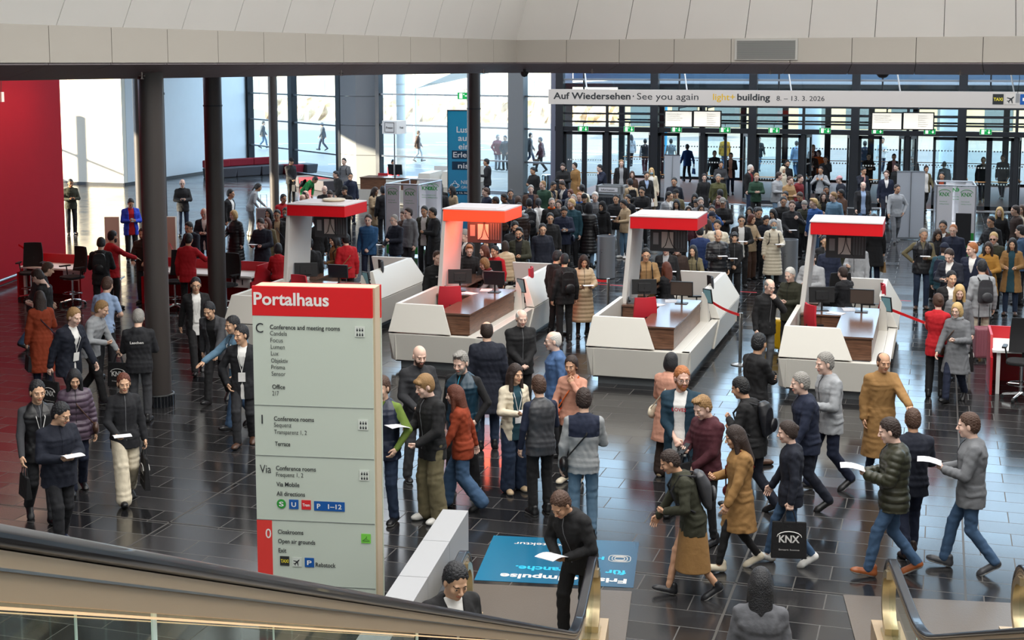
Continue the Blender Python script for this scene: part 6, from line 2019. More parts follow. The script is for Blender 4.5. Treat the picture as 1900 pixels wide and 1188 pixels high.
# px py = top of the head, height in m, facing (0 = towards the viewer, 90 = picture right, 180 = away, 270 = left)
FRONT = '''
229 694 1.66 8 | walk down,paperl | jk:ink wi:cream short:auburn | f paper nh tote:L/black shoe:black sk:a | in a dark pinstripe blazer and wide cream trousers, walking with papers
117 750 1.70 20 | step phone,phone | jk:dnavy tr:ink short:ink | nod:22 look:30 gl shoe:navy/wht sk:a w:1.08 paper zip:dnavy | in a navy zip jacket reading an open white booklet, lower left
69 708 1.74 15 | walk bag,fwd | ve:black:dgrey tr:char short:ink | m lan:blue shoe:black sk:a nod:8 bag:R/black | in a black quilted vest and blue tie, furthest left in the foreground
138 688 1.63 5 | step down,down | pu:#4e3f4e tr:navy long:ink | f nod:18 sk:a xbag:L/brown | with long black hair over a mauve padded jacket, behind the navy zip jacket
139 573 1.80 40 | walk fwd,back | bl:dnavy:white tr:dnavy short:dblond | lean:10 nod:10 sk:p lan w:1.08 tote:R/black | in a navy suit and open white shirt striding past the rust coat
73 541 1.66 190 | stand down,phone | co:rust tr:navy long:dbrown | f long nh shoe:brown bag:L/ink xbag:R/navy | in a rust red long coat seen from behind with long dark hair
64 502 1.78 240 | stand phone,phone | te:black tr:navy short:dbrown | nod:30 sk:p lean:4 | in a black polo shirt bowing the head in front of the red wall
92 488 1.74 100 | walk fwd,back | jk:char tr:jean short:brown | lean:22 nod:8 | in a charcoal jacket leaning forward beside the black high chair
200 515 1.78 150 | stand paper,paper | te:lblue tr:ink short:brown | lean:10 w:1.05 | in a light blue shirt standing between the cream panel and the dark backpack
192 560 1.74 60 | walk fwd,phone | sw:lgrey tr:black short:dblond | lean:16 nod:12 shoe:char tote:L/black | in a pale grey shirt hurrying left of the nearest column
257 575 1.74 172 | stand phone,phone | ho:ink tr:dgrey short:gray | nod:20 print:Laschen@back shoe:black w:1.1 | with grey hair and a black jacket lettered on the back, beside the nearest column
363 516 1.74 5 | walk fwd,back | op:black:white tr:black short:ink | lan gl sk:a | in a black jacket over a white shirt walking between the two thick columns
386 563 1.75 335 | walk reach,back | op:dgrey:black tr:black short:ink | lean:20 nod:10 sk:a shoe:black | in a wide grey open blazer lunging forward right of the nearest column
430 588 1.74 300 | walk fwd,reach | jk:denim tr:jean short:ink | lean:6 sk:a m lan | in a faded denim jacket holding out a hand beside the dark suit
447 605 1.77 350 | step down,pocket | bl:ink:white tr:char short:ink | lan look:-35 sk:a shoe:brown | in a dark suit with a hanging badge, just left of the Portalhaus sign
708 700 1.78 330 | stand pocket,phone | ve:navy:#6b8236 tr:djean short:brown | shoe:black/wht w:1.05 | in a dark vest over a green checked shirt, half hidden by the Portalhaus sign
779 643 1.80 20 | wide paperl,paperl | jk:char tr:dgrey bald:brown | beard:brown nod:14 nh shoe:black/wht sk:p w:1.05 | in a charcoal zip sweater with bald head and beard, left of the blue vest
785 697 1.80 300 | stand paperl,phone | jk:black wi:khaki fringe:dblond | nod:14 lean:3 paper shoe:wht sk:p nh | in a black coat and khaki trousers reading papers, right of the Portalhaus sign
853 655 1.84 335 | wide pocket,down | ve:petrol:black tr:black quiff:gray | beard:gray nod:16 shoe:wht sk:p w:1.12 zip:#1f9fc4 | in a padded slate blue vest with turquoise zip and black sleeves
842 716 1.58 260 | walk fwd,back | jk:rust wi:jean long:auburn | f lean:6 sk:p | in a terracotta jacket hurrying in front of the blue vest
903 598 1.82 185 | stand down,down | co:dnavy tr:djean balding:dbrown | shoe:black nh w:1.08 | in a long dark navy coat seen from behind, below the glowing canopy kiosk
968 576 1.74 15 | stand clasp,clasp | jk:black tr:black balding:wht | nod:10 sk:p nh w:1.08 | in a black jacket with white hair clasping the hands before a kiosk
1027 616 1.76 280 | stand down,clasp | sw:#46648f tr:ink balding:wht | gl sk:p w:1.12 nod:4 | in a bright blue sweater with white hair, looking left
1060 662 1.68 340 | stand chin,paperl | sw:salm tr:black bun:dbrown | f sk:m xbag:R/orange shoe:cream nod:6 | in a salmon pink jumper with an orange shoulder bag
957 677 1.66 25 | stand bag,phone | op:cream:teal wi:djean long:dbrown | f lan look:10 sk:a shoe:beige tote:L/black | in a fluffy cream jacket with a hanging badge and dark jeans
999 698 1.70 200 | stand down,phone | ve:dgrey:navy tr:black short:brown | lean:3 shoe:black/wht paper | in a dark grey vest holding papers, between the cream jacket and the grey fleece
1083 722 1.76 183 | stand down,phone | sw:#8e9193 je:#5a7387 short:dbrown | shoe:black nod:8 xbag:L/black yoke:navy | in a grey fleece with navy yoke and blue jeans seen from behind
1266 682 1.84 350 | stand down,clasp | op:petrol:#e4e3e0 je:ljean short:ging | beard:ging gl look:25 sk:o w:1.08 tote:R/black nh print:LOVES pc:red | in a dark teal jacket over a white printed tee shirt, with red beard
1299 738 1.74 315 | stand clasp,phone | ho:maroon sl:ink quiff:dblond | nod:24 phone sk:p tote:R/black shoe:ink | in a maroon hoodie with blond hair looking at a phone
1246 656 1.66 150 | stand phone,phone | co:salm wi:dbrown bob:ink | f nh shoe:beige xbag:L/cream sk:a | in a long pale pink coat with short black hair and patterned bag
1409 620 1.80 125 | stand cross,cross | jk:black je:dgrey short:ink | shoe:brown sk:m look:20 | in a black jacket with folded arms near the chrome belt post
1370 702 1.70 250 | walk phoneh,phone | jk:black tr:dnavy short:black | lean:14 nod:10 pack:ink m sk:m | in a black jacket with a backpack bending left before the folded-arms person
1484 693 1.74 285 | walk fwd,back | jk:navy tr:dnavy short:gray | lean:5 sk:p w:1.08 | in a dark blue jacket with grey hair walking left, below the rightmost kiosk
1530 656 1.82 300 | walk phone,back | jk:lgrey tr:navy short:gray | lean:4 shoe:black/wht sk:p | in a light grey jacket walking left in front of the rightmost kiosk
1640 656 1.70 20 | step reach,down | co:camel je:djean balding:brown | long nh shoe:beige sk:m m | in a long ochre coat at the corner of the rightmost kiosk
1460 783 1.62 275 | walk bag,fwd | jk:dnavy sl:jean bun:dbrown | f nod:10 sk:p shoe:white/white tote:L/black | with a hair bun and navy jacket carrying a KNX tote in white sneakers
1360 792 1.62 285 | walk fwd,phone | co:camel sl:black long:dbrown | f nod:16 sk:m xbag:R/dred shoe:cream/white m | in a camel coat with a dark red bag hurrying left
1236 838 1.62 280 | walk phone,fwd | jk:dolive sk:beige short:dbrown | f lean:20 nod:14 sk:m shoe:ink/white skirt:camel pack:dgrey | in an olive jacket and camel skirt leaning forward with a grey backpack
1647 778 1.75 275 | walk phone,phone | pu:dolive je:jean short:dbrown | nod:16 sk:p shoe:#8a4a22 paper m | in a dark olive padded jacket walking left with papers, lower right
1694 760 1.68 195 | step down,phone | jk:dnavy tr:navy short:brown | shoe:dbrown nh sk:m | in a slim navy coat behind the dark olive padded jacket
1797 768 1.76 272 | walk phone,phone | jk:grey je:jean short:brown | nod:8 shoe:dgrey/white sk:p w:1.05 paper | in a grey zip jacket and jeans, furthest right in the foreground
1412 1056 1.62 182 | stand down,down | jk:#5a5b60 sl:black long:ink | f nh w:1.15 | with long black hair and a grey top seen from behind at the bottom edge
1034 920 1.64 325 | step phone,phone | jk:black tr:black short:brown | lean:26 nod:22 paper sk:m | in black leaning steeply forward at the escalator entrance with papers
'''
MIDDLE = '''
1036 466 1.71 130 | stand down,phone | ho:black tr:black short:ink | nod:12 sk:a | in a black hooded jacket, left one of the pair talking beside the glowing kiosk
1048 471 1.74 200 | stand down,down | jk:black tr:black buzz:ink | pack:black shoe:black/white nh look:-30 sk:a | with a black backpack, right one of the pair talking beside the glowing kiosk
1084 475 1.66 12 | stand paper,paper | pc:beige sl:black curlylong:dbrown | f paper nod:20 sk:m shoe:black long | in a long beige padded coat reading a paper by the grey bin
1429 519 1.72 35 | stand chin,down | jk:black tr:grey balding:gray | gl nod:10 sk:p lean:4 | in a black jacket with bald crown, hand at the face
1465 498 1.74 330 | stand phone,phone | jk:dolive tr:black short:wht | nod:14 sk:p w:1.05 | in a dark green jacket with white hair behind the bald black jacket
1741 546 1.70 172 | stand cross,cross | bl:red:white tr:black bun:brown | f look:25 shoe:black sk:p | in a bright red blazer seen from behind at the end of the red belt
1776 563 1.64 340 | walk phone,fwd | co:grey tr:navy bob:blond | f gl scarf:lgrey nod:6 sk:p xbag:R/brown shoe:black | in a grey wool coat with a pale scarf, blonde, beside the red blazer
1781 530 1.68 5 | stand bag,down | oc:grey:black tr:black long:blond | f nod:18 sk:p tote:L/black | with long blond hair and a grey blazer behind the scarf wearer
1766 504 1.75 20 | stand down,down | op:black:white tr:black short:ink | sk:a nod:6 | in a white shirt and black jacket behind the long blond hair
1825 496 1.62 350 | stand paperl,paperl | sw:black tr:black long:auburn | f nod:16 sk:a | in a black V-neck top with auburn hair beside the pink suitcase
1822 483 1.78 200 | stand down,down | bl:lgrey:white tr:cream short:ink | pack:dgrey | in a light grey blazer with a backpack seen from behind at the right
1804 451 1.84 345 | stand pocket,bag | bl:navy:white tr:navy short:ging | look:-40 sk:p nod:6 | in a navy suit and white shirt with ginger hair
1760 464 1.80 340 | stand phone,phone | bl:dnavy:white tr:dnavy short:dbrown | nod:28 sk:p phone w:1.08 | in a dark suit bowed over a phone, right of the black vest
1714 425 1.80 5 | stand phone,hip | ve:ink:khaki je:djean short:gray | pack:green look:10 sk:m w:1.12 shoe:brown paper | in a black quilted vest over a khaki tee shirt with jeans
1769 417 1.80 350 | stand down,down | jk:navy tr:navy buzz:ging | gl sk:p w:1.1 | in a navy rain jacket with glasses behind the bowed suit
1741 427 1.66 10 | stand paper,paper | jk:char tr:black curlylong:dbrown | f nod:22 sk:m | with long dark curls looking down, right of the black vest
1750 410 1.78 350 | stand down,down | bl:brown:white tr:black short:ink | sk:m | with black hair and brown jacket in front of the KNX frame
1753 452 1.70 160 | stand down,down | jk:teal tr:black cap:navy | pack:navy | in a dark cap and teal patterned top between the vest and the suit
1839 402 1.78 320 | stand down,paper | jk:ink tr:ink short:ink | gl sk:m paper w:1.08 | in a dark jacket and dark glasses in front of the blond curls
1855 385 1.70 350 | stand down,paper | jk:black tr:black curlylong:blond | f sk:p | with blond wavy hair and a buttoned black jacket at the right
1844 432 1.76 350 | stand paper,down | jk:dolive tr:ink short:blond | sun scarf:gray sk:o nh | with sunglasses and cropped blond hair in a dark olive coat
1834 450 1.66 350 | stand paper,paper | co:must tr:black long:dbrown | f sk:m nod:12 | in a mustard brown coat with long dark hair at the right
1879 443 1.68 355 | stand paper,paper | oc:camel:teal je:djean long:ink | f sk:a shoe:brown nod:10 | in an open camel coat with long black hair near the right edge
1884 382 1.78 290 | stand down,down | co:dbrown tr:ink short:dbrown | nh | in a dark brown coat at the right edge, back half turned
1896 381 1.68 340 | stand down,down | co:cream tr:ink long:brown | f nh | in a cream coat at the very right edge
1894 419 1.80 250 | stand down,paper | jk:jean tr:ink short:ink | pack:blue | in a blue jacket with a blue backpack at the right edge
1665 343 1.80 12 | walk pocket,fwd | ho:lgrey je:grey short:dbrown | look:20 sk:m shoe:dgrey | in a light grey hoodie and grey jeans walking alone
1645 317 1.84 8 | step down,down | bl:navy:white tr:dnavy short:brown | sk:p look:-15 | in a navy suit and open white shirt, left of the grey hoodie
1602 338 1.76 15 | walk down,fwd | op:ink:lblue je:jean balding:gray | sk:p w:1.1 nod:8 | in a pale blue shirt under a dark jacket in front of the navy blazer
1603 311 1.80 30 | stand down,chin | bl:dnavy:pink tr:dnavy short:ink | sk:m nod:12 | in a navy blazer and pink shirt behind the pale blue shirt
1664 304 1.78 335 | stand down,down | jk:black tr:dnavy short:ink | sk:p look:-30 | in a plain black jacket right behind the navy suit, left of the roll-up panel
1719 308 1.70 20 | walk fwd,back | op:khaki:white sl:black pony:dbrown | f sk:m | in a white top and khaki jacket just right of the roll-up panel
1748 320 1.78 350 | stand phone,phone | op:char:rust tr:black short:black | sk:m w:1.05 | in a dark jacket over a rust top above the KNX frame
1393 306 1.80 60 | stand down,down | op:black:dred je:djean buzz:wht | sk:p look:20 | with a shaved white head and dark red shirt under a black coat
1404 322 1.78 8 | stand phone,phone | sw:dgreen tr:black short:dblond | gl nod:12 sk:p | in a moss green sweater reading a note, right of the shaved white head
1446 320 1.80 55 | stand phone,phone | jk:lgrey je:ljean short:dbrown | look:30 sk:p lean:4 w:1.05 | in a pale grey zip sweater with jeans right of the green sweater
1453 310 1.66 40 | stand down,down | co:cream tr:cream hijab:cream | f sk:m nh | in a cream headscarf and cream coat before the entrance
1461 298 1.80 20 | stand down,down | te:black tr:ink short:black | beard gl sk:m | in a black tee shirt with black beard and glasses before the entrance
1466 328 1.78 40 | stand phone,phone | sw:tan tr:dgrey short:brown | sk:p w:1.1 nod:8 | in a tan printed sweatshirt between the grey sweater and the red hoodie
1485 325 1.78 55 | stand down,down | ho:dred tr:ink short:dbrown | sk:p | in a dark red hoodie looking right
1507 281 1.80 0 | walk phone,down | jk:dbrown tr:navy short:ging | lan sk:o beard | in a brown leather jacket stepping in through the open door
1519 279 1.74 340 | stand down,down | jk:orange tr:ink curly:brown | sk:p | in a vivid orange jacket in the doorway
1509 269 1.74 0 | stand down,down | jk:maroon tr:ink curly:dblond | sk:p | with curly fair hair behind the brown leather jacket in the doorway
1532 290 1.78 350 | stand chin,down | jk:dgrey tr:ink short:ink | sk:m | in a grey jacket with a hand at the mouth, right of the orange jacket
1523 310 1.76 345 | stand strap,strap | sw:lgrey tr:black short:dbrown | gl pack:black sk:m | in a pale grey shirt with glasses and backpack straps below the orange jacket
1533 346 1.74 10 | stand down,down | jk:black tr:ink buzz:ink | sk:d | with a shaved head and dark skin behind the long-haired woman
1557 327 1.70 300 | walk fwd,back | jk:dnavy tr:ink cap:pink | lean:5 sk:p | in a pink cap and dark jacket hurrying left beside the grey door post
1528 357 1.70 10 | stand paperl,phone | op:khaki:black tr:black long:dbrown | f sk:p | with long brown hair, open khaki jacket and black blouse above the right kiosk
1546 357 1.80 330 | stand down,down | jk:denim tr:jean short:dblond | sk:p look:-30 | in a washed denim shirt right of the khaki jacket
1510 369 1.78 320 | stand down,down | jk:blue tr:jean quiff:blond | gl sk:p look:-20 | with blond quiff and blue denim jacket left of the khaki jacket
1492 374 1.66 350 | stand paper,paper | jk:dolive tr:ink short:gray | nod:34 sk:p paper | with bowed grey-flecked head in a dark brown jacket
1470 373 1.80 15 | stand strap,paperl | ho:ink je:djean short:brown | sk:p look:-15 paper w:1.08 | in a black hoodie with a hand on a bag strap
1454 366 1.76 5 | stand down,down | jk:black tr:ink short:ink | gl sk:m | in a black jacket with glasses behind the strap holder
1457 356 1.76 340 | stand down,down | jk:lgrey tr:ink short:ink | sk:m print:team pc:yellow | in a black and white jacket with yellow lettering behind the glasses wearer
1483 358 1.76 330 | stand down,down | jk:dnavy tr:ink short:dbrown | nod:26 sk:m | in a dark jacket bowing the head below the red hoodie
1433 389 1.62 330 | stand down,paper | jk:white tr:ink long:ink | f sk:a nod:22 | with straight black hair over a white jacket, left of the strap holder
1405 386 1.68 20 | stand paper,paper | jk:black tr:ink fringe:ink | nod:26 sk:a | with a thick black fringe bowing the head, right side of the dense queue
1423 401 1.62 20 | stand paper,paper | jk:dnavy tr:black bun:ink | f nod:24 sk:a | with tied black hair looking down left of the mask wearer
1436 408 1.66 10 | stand paper,down | pc:cream tr:black short:lgrey | f mask paper sk:a long pack:ink | in a long cream quilted coat with a pale blue face mask
1560 352 1.72 300 | walk phone,phone | jk:brown tr:ink short:black | sk:d | with dark skin and a brown jacket hurrying left behind the denim shirt
1200 319 1.78 15 | stand down,down | bl:black:lblue tr:black short:black | sk:a nod:8 gl | in a black suit with pale blue shirt left of the blue mask
1209 312 1.70 5 | stand down,down | oc:cream:white tr:beige long:blond | f mask sk:p long | with long blond hair, cream coat and a blue face mask
1191 348 1.76 340 | stand paper,paper | jk:black tr:black short:black | sun sk:a paper nod:10 | in a black leather jacket with sunglasses pushed up, left of the grey blazer
1251 330 1.82 350 | stand down,down | jk:dnavy tr:black short:black | sk:m w:1.1 | in a dark navy pullover standing in front of the grey roll-up panel
1254 352 1.76 340 | walk down,down | jk:khaki tr:ink cap:ink | sk:m | in a khaki jacket and dark cap behind the grey blazer
1242 356 1.76 40 | stand down,down | bl:lgrey:white tr:grey short:black | xbag:L/black sk:a look:20 | in a light grey blazer with a black bag strap
1255 371 1.64 350 | stand down,down | bl:black:white tr:black long:ink | f nod:16 sk:a | with long black hair in a black suit and white blouse
1307 323 1.72 5 | stand down,down | oc:black:ink tr:black pony:dbrown | f sk:p long nh | in a long black coat with tied back hair, left of the olive jacket
1333 324 1.80 0 | stand down,down | jk:olive tr:dolive short:gray | sk:m w:1.12 xbag:R/black | in an olive jacket with a crossbody strap and grey hair
1289 360 1.64 350 | stand down,down | jk:ink tr:ink long:ink | f nod:20 sk:a | with a curtain of black hair behind the right end of the canopy roof
1291 371 1.62 340 | stand down,down | jk:white tr:ink bob:ink | f nod:22 sk:a | with bobbed black hair and white collar, just above the canopy roof
1300 367 1.76 10 | stand down,down | jk:grey tr:ink short:gray | sk:p w:1.05 | with grey hair and grey coat above the right end of the canopy
1301 380 1.66 10 | stand down,down | jk:beige tr:ink bob:dbrown | f gl sk:a | with glasses and brown hair directly above the canopy roof
1321 382 1.74 0 | stand raise,raise | jk:blue tr:ink short:ink | gl phone sk:a | in a blue jacket holding a phone up to photograph
1322 394 1.72 30 | stand down,down | jk:blue tr:ink cap:navy | sk:m | in a navy blue cap right of the canopy roof
1341 368 1.80 0 | stand phone,phone | jk:black tr:djean cap:gray | gl sk:m w:1.08 | in a grey peaked cap and black fleece with a green zip
1334 364 1.66 330 | stand down,down | jk:maroon tr:ink long:auburn | f sk:p | with long dark red hair behind the peaked cap
1277 383 1.64 10 | stand down,down | jk:maroon tr:ink long:dbrown | f hb:white sk:m | with a pale headband in long brown hair above the canopy
1336 352 1.76 200 | stand down,down | jk:dgrey tr:ink short:black | pack:grey | with black hair seen from behind below the olive jacket
1311 407 1.66 300 | stand down,down | jk:cream tr:dolive long:dbrown | f look:-20 sk:a | with long dark hair and fluffy cream jacket right below the canopy end
1331 409 1.76 350 | stand down,down | pu:cream tr:ink short:ink | sk:a w:1.1 nod:8 | in a thick cream padded jacket behind the bald head
1333 427 1.74 15 | stand down,phone | pu:ink tr:black balding:gray | sk:a w:1.05 nod:8 paper | in a black padded parka over a blue shirt with a bald crown
1363 431 1.64 5 | stand clasp,paper | jk:black tr:black fringe:ink | f sk:a paper | in a long black cardigan with a straight fringe holding a sheet
1376 400 1.76 5 | stand paper,paper | op:black:white tr:black short:ink | gl sk:a paper pack:black | in a black jacket and white collar with square glasses holding a note
1395 398 1.66 40 | stand paper,paper | jk:beige wi:brown bob:auburn | f paper sk:a look:15 scarf:brown | with short auburn hair and beige jacket, brown trousers, left of the tote bag
1409 386 1.80 15 | stand down,down | jk:black tr:ink short:ink | sk:a nod:18 | with tousled black hair above the short auburn hair
1391 385 1.62 350 | stand down,down | jk:ink tr:ink long:black | f sk:a | with long black hair, upper right of the square glasses
'''
FAR = '''
1044 304 1.80 350 | stand phone,phone | jk:black tr:black short:dbrown | nod:22 beard sk:p w:1.12 | in a black shirt reading a phone beside the camel coat at the tall window
1066 302 1.72 310 | stand down,phone | co:camel tr:camel bun:ink | f long nh sk:p | in a long camel coat with a folder by the dark entrance door
988 311 1.76 320 | stand down,phone | jk:black tr:maroon short:black | sk:m nod:14 | in a black jacket standing apart in front of the tall window
985 344 1.76 5 | stand down,down | op:brown:navy tr:ink short:gray | sk:p w:1.08 | in a brown jacket with grey hair looking ahead, before the tall window
1007 336 1.80 330 | stand down,down | jk:dgreen tr:ink buzz:dblond | sk:p look:-20 | in a dark green jacket turned to the left
1028 338 1.76 40 | stand phone,phone | op:beige:navy tr:navy short:ink | gl nod:20 lan sk:m | in a beige jacket with a badge strap bowing next to the blue suit
1041 337 1.80 320 | stand phone,phone | bl:navy:white tr:navy short:dbrown | nod:30 lan sk:m | in a blue suit with a white badge strap bowed over a phone
947 352 1.74 5 | stand down,down | op:navy:char tr:ink short:ink | sk:m | in a dark top standing alone at the left of the queue
961 365 1.68 200 | stand down,down | jk:navy tr:ink curly:brown | pack:navy | with curly brown hair and navy backpack seen from behind
982 369 1.76 190 | stand down,down | ve:black:white tr:ink short:ink | pack:ink sk:a | with a black backpack over a white collar seen from behind
999 369 1.66 185 | stand down,down | jk:white tr:ink pony:ink | f nh | in a white jacket with a black ponytail seen from behind
1024 368 1.80 10 | stand down,down | jk:black tr:ink buzz:gray | gl scarf:orange sk:p w:1.1 nh | in a black sweater with a bright orange collar and glasses
1037 372 1.66 340 | stand down,down | jk:navy tr:ink bun:dbrown | f sk:p | with pulled back brown hair between the orange collar and the long beard
1060 370 1.84 330 | stand down,down | jk:teal tr:ink short:blond | beard:ging gl look:-15 sk:p w:1.08 | with blond hair and a full ginger beard in a dark teal shirt
1047 385 1.76 5 | stand phone,phone | jk:navy tr:black short:ink | phone nod:26 xbag:L/navy sk:m w:1.05 | in a navy jacket looking down at a phone with a bright blue strap
1021 396 1.76 5 | stand down,down | ho:black tr:ink short:black | gl sk:a w:1.05 | in a black parka with mustard hood lining and glasses
1007 416 1.74 8 | stand down,down | co:dnavy tr:ink short:black | gl sk:a w:1.08 nh long | in a long dark navy coat with glasses in front of the mustard hood lining
963 423 1.78 350 | stand phone,down | op:dolive:black tr:black quiff:black | beard gl phone sk:m | in an open olive shirt over a black tee shirt with black beard
956 412 1.78 15 | stand down,down | jk:ink tr:ink short:black | beard sk:m nod:16 | in a black top with black beard behind the olive shirt
963 377 1.74 210 | stand down,down | pu:dbrown tr:ink short:ink | w:1.1 | in a dark brown puffer jacket seen from behind, right of the glowing canopy
1058 352 1.66 330 | stand down,down | jk:grey tr:ink curly:auburn | f sk:p | with short dark red curls in a grey top
1064 361 1.74 340 | stand down,down | jk:ink tr:ink buzz:gray | gl sk:p | with a pale shaved head and glasses behind the ginger beard
1075 358 1.70 350 | stand down,down | jk:blue tr:ink short:ging | sk:p | with ginger hair half hidden beside the black beanie
1080 343 1.72 200 | stand down,down | pu:cream tr:ink bun:ink | pack:khaki f | in a cream puffer jacket with black hair and backpack seen from behind
1084 361 1.68 350 | stand phone,phone | jk:black tr:black beanie:black | sk:m nod:14 phone | in a black beanie and black jacket
1104 357 1.84 350 | stand down,down | jk:grey tr:grey short:wht | sk:p w:1.05 nod:6 | with thick white hair and a grey jacket beside the leaflet stand
1093 378 1.72 160 | stand down,down | pc:black je:ljean hood:ink | nh | in a black hooded padded coat and pale jeans seen from behind
1117 375 1.68 330 | stand down,phone | jk:black tr:black hood:black | f sk:a nod:10 nh | in a black hood with the face framed, right of the hooded padded coat
1143 361 1.76 350 | stand paper,paper | jk:ink je:lgrey short:ink | sk:a paper nod:8 | in a dark jacket and pale jeans holding white papers behind the ponytail
1155 371 1.66 305 | stand paper,paper | jk:beige je:denim pony:ink | f nod:20 sk:a paper shoe:white | with a black ponytail and beige blazer reading, left of the third canopy
1165 362 1.66 320 | stand down,down | jk:ink tr:navy short:ink | sk:a nod:4 | with neat black hair in a black suit right of the ponytail
1169 332 1.76 200 | stand down,down | jk:beige tr:ink short:ink | pack:black | in a tan jacket with a black backpack right of the leaflet stand
1153 297 1.80 5 | walk down,down | op:black:lgrey tr:ink short:dblond | sk:p | in a checked pale shirt walking in through the left doors
1112 306 1.78 300 | walk chin,down | jk:navy tr:navy short:ink | sk:p lean:10 | in a navy jacket with a red collar leaning beside the left doors
1173 318 1.66 0 | stand down,down | jk:brown tr:ink long:brown | f sk:p | with long brown hair in a brown coat left of the black suit
697 348 1.68 60 | stand phone,phone | co:beige tr:cream long:dbrown | f nod:14 sk:m | in a beige coat with long brown hair beside the KNX frame
710 346 1.74 200 | stand down,down | jk:ink tr:ink short:ink | sk:d | with short black hair behind the top bar of the KNX frame
683 399 1.78 350 | stand clasp,down | ho:#1c4a73 tr:navy short:dbrown | sk:p | in a bright petrol blue hooded jacket between the two left kiosks
731 399 1.74 315 | stand phone,paperl | jk:dnavy je:jean buzz:gray | gl paper sk:p | in a navy bomber jacket with a shaved grey head and papers
757 386 1.82 305 | stand down,down | ho:grey tr:char short:dbrown | sk:p w:1.08 tote:R/black shoe:lgrey | in a grey hoodie turned to the left carrying a KNX tote
748 392 1.60 320 | stand down,down | jk:brown tr:ink short:brown | sk:p | with brown hair half hidden behind the grey hoodie
787 383 1.76 340 | stand down,down | op:dolive:white tr:ink short:black | sk:m | in an olive jacket over a white shirt behind the long black coat
802 386 1.78 290 | step phone,phone | co:black tr:black short:black | long nh sk:m | in a long black coat right next to the mast of the glowing kiosk
618 436 1.66 300 | stand paper,down | co:camel tr:camel long:ink | f nh pack:black sk:a paper nod:14 | in a camel coat holding a white box under the leftmost hanging screen
641 434 1.72 200 | stand down,down | jk:red tr:ink short:black | xbag:L/tan | in a red jacket with a pale strap behind the camel coat
572 441 1.78 200 | stand down,down | co:black tr:jean short:black | nh w:1.1 | in a long black coat seen from behind at the leftmost kiosk mast
586 400 1.74 200 | stand down,down | jk:black tr:ink short:ink | | in a black jacket between the leftmost mast and its hanging screen
802 356 1.66 190 | stand down,down | jk:ink tr:ink long:brown | f | with long brown hair seen from behind left of the blue event banner
816 339 1.78 190 | stand down,down | bl:black:white tr:ink short:black | | in a black suit seen from behind beside the blue event banner
838 346 1.68 300 | stand down,down | jk:beige tr:ink long:ink | f gl sk:a look:-10 | in a beige blouse with long black hair in front of the blue event banner
902 295 1.80 270 | stand phone,down | jk:ink tr:navy short:ink | sk:m bag:R/black | in a dark jacket standing right of the banner column with a black bag
901 349 1.76 300 | stand down,phone | jk:navy tr:ink short:brown | sk:p | in a navy coat below the bag carrier at the banner column
918 366 1.72 280 | walk down,down | jk:brown tr:ink short:dbrown | lean:14 sk:d | in a dark brown jacket bending left above the glowing canopy
934 360 1.70 300 | stand down,down | jk:char tr:ink short:black | sk:d nod:14 | with short black hair low behind the glowing canopy roof
817 345 1.74 180 | stand down,down | jk:ink tr:ink short:ink | | in black directly left of the blue banner edge
812 467 1.78 20 | stand down,down | jk:black tr:black short:brown | sk:p print:oooo | in a black track top with a white print, left of the glowing kiosk
860 427 1.78 300 | stand phone,phone | bl:char:white tr:ink short:gray | gl nod:18 sk:p | in a dark grey suit with glasses inside the glowing kiosk opening
850 420 1.76 40 | stand phone,phone | jk:ink tr:ink short:ink | sk:p | in a black top facing the dark grey suit
871 455 1.64 5 | stand desk,desk | sw:black tr:black quiff:ging | gl nod:16 sk:p | in a black sweater with small glasses and ginger quiff at the glowing kiosk
898 456 1.56 300 | stand down,down | jk:ink tr:ink long:auburn | f sk:p | with long copper hair behind the blond staff member
918 457 1.58 320 | stand down,phone | jk:red tr:ink short:ink | xbag:L/khaki sk:m | in a red jacket with a shoulder strap at the glowing kiosk
937 448 1.56 200 | stand down,down | pu:beige tr:ink bob:dbrown | f | in a beige padded jacket beside the red jacket and the counter
905 441 1.70 320 | stand down,down | jk:white tr:ink long:ink | f sk:a | with long black hair and white top under the glowing screen
1182 453 1.66 350 | stand down,down | bl:black:white tr:black short:ink | sk:p | in a dark suit and tie close behind the third kiosk mast
1199 462 1.74 5 | stand paper,paper | jk:tan tr:brown short:black | gl paper sk:a w:1.1 nod:8 pack:black | in a tan knitted jacket with glasses reading a form at the third kiosk
1236 450 1.70 350 | stand down,down | bl:black:lgrey tr:black short:black | sk:p w:1.1 | in a black suit whose head is hidden behind the third hanging screen
1256 452 1.64 355 | stand down,paper | co:dbrown tr:ink short:brown | sk:p paper scarf:brown | in a dark brown poncho holding a sheet behind the third kiosk
1286 456 1.58 345 | stand paper,down | jk:khaki tr:beige long:ink | f sk:a paper pack:beige nod:6 | in a khaki jacket with a pale backpack strap holding a sheet
1298 420 1.72 200 | stand down,down | jk:#1a2f5c tr:navy short:ink | w:1.05 | in a royal blue coat right of the third hanging screen
1505 468 1.80 340 | stand phone,phone | co:lgrey tr:ink short:dbrown | nh sk:p nod:10 | in a pale grey coat behind the rightmost kiosk mast
1530 438 1.66 10 | stand down,down | jk:ink tr:ink short:ink | sk:a f | with short black hair and friendly face left of the rightmost hanging screen
1537 445 1.78 200 | stand down,down | ho:navy tr:ink buzz:dblond | | in a dark blue hoodie seen from behind left of the rightmost hanging screen
1570 436 1.66 200 | stand down,down | jk:dolive tr:ink short:ink | tote:L/black | in a dark olive coat behind the rightmost hanging screen
1590 440 1.76 330 | stand bag,phone | jk:lgrey tr:black short:ink | tote:L/black | in a grey sleeve top with a KNX tote behind the rightmost hanging screen
1622 398 1.80 200 | stand down,bag | co:black tr:navy short:black | nh bag:R/tan | in a black coat with a brown paper bag right of the rightmost hanging screen
'''
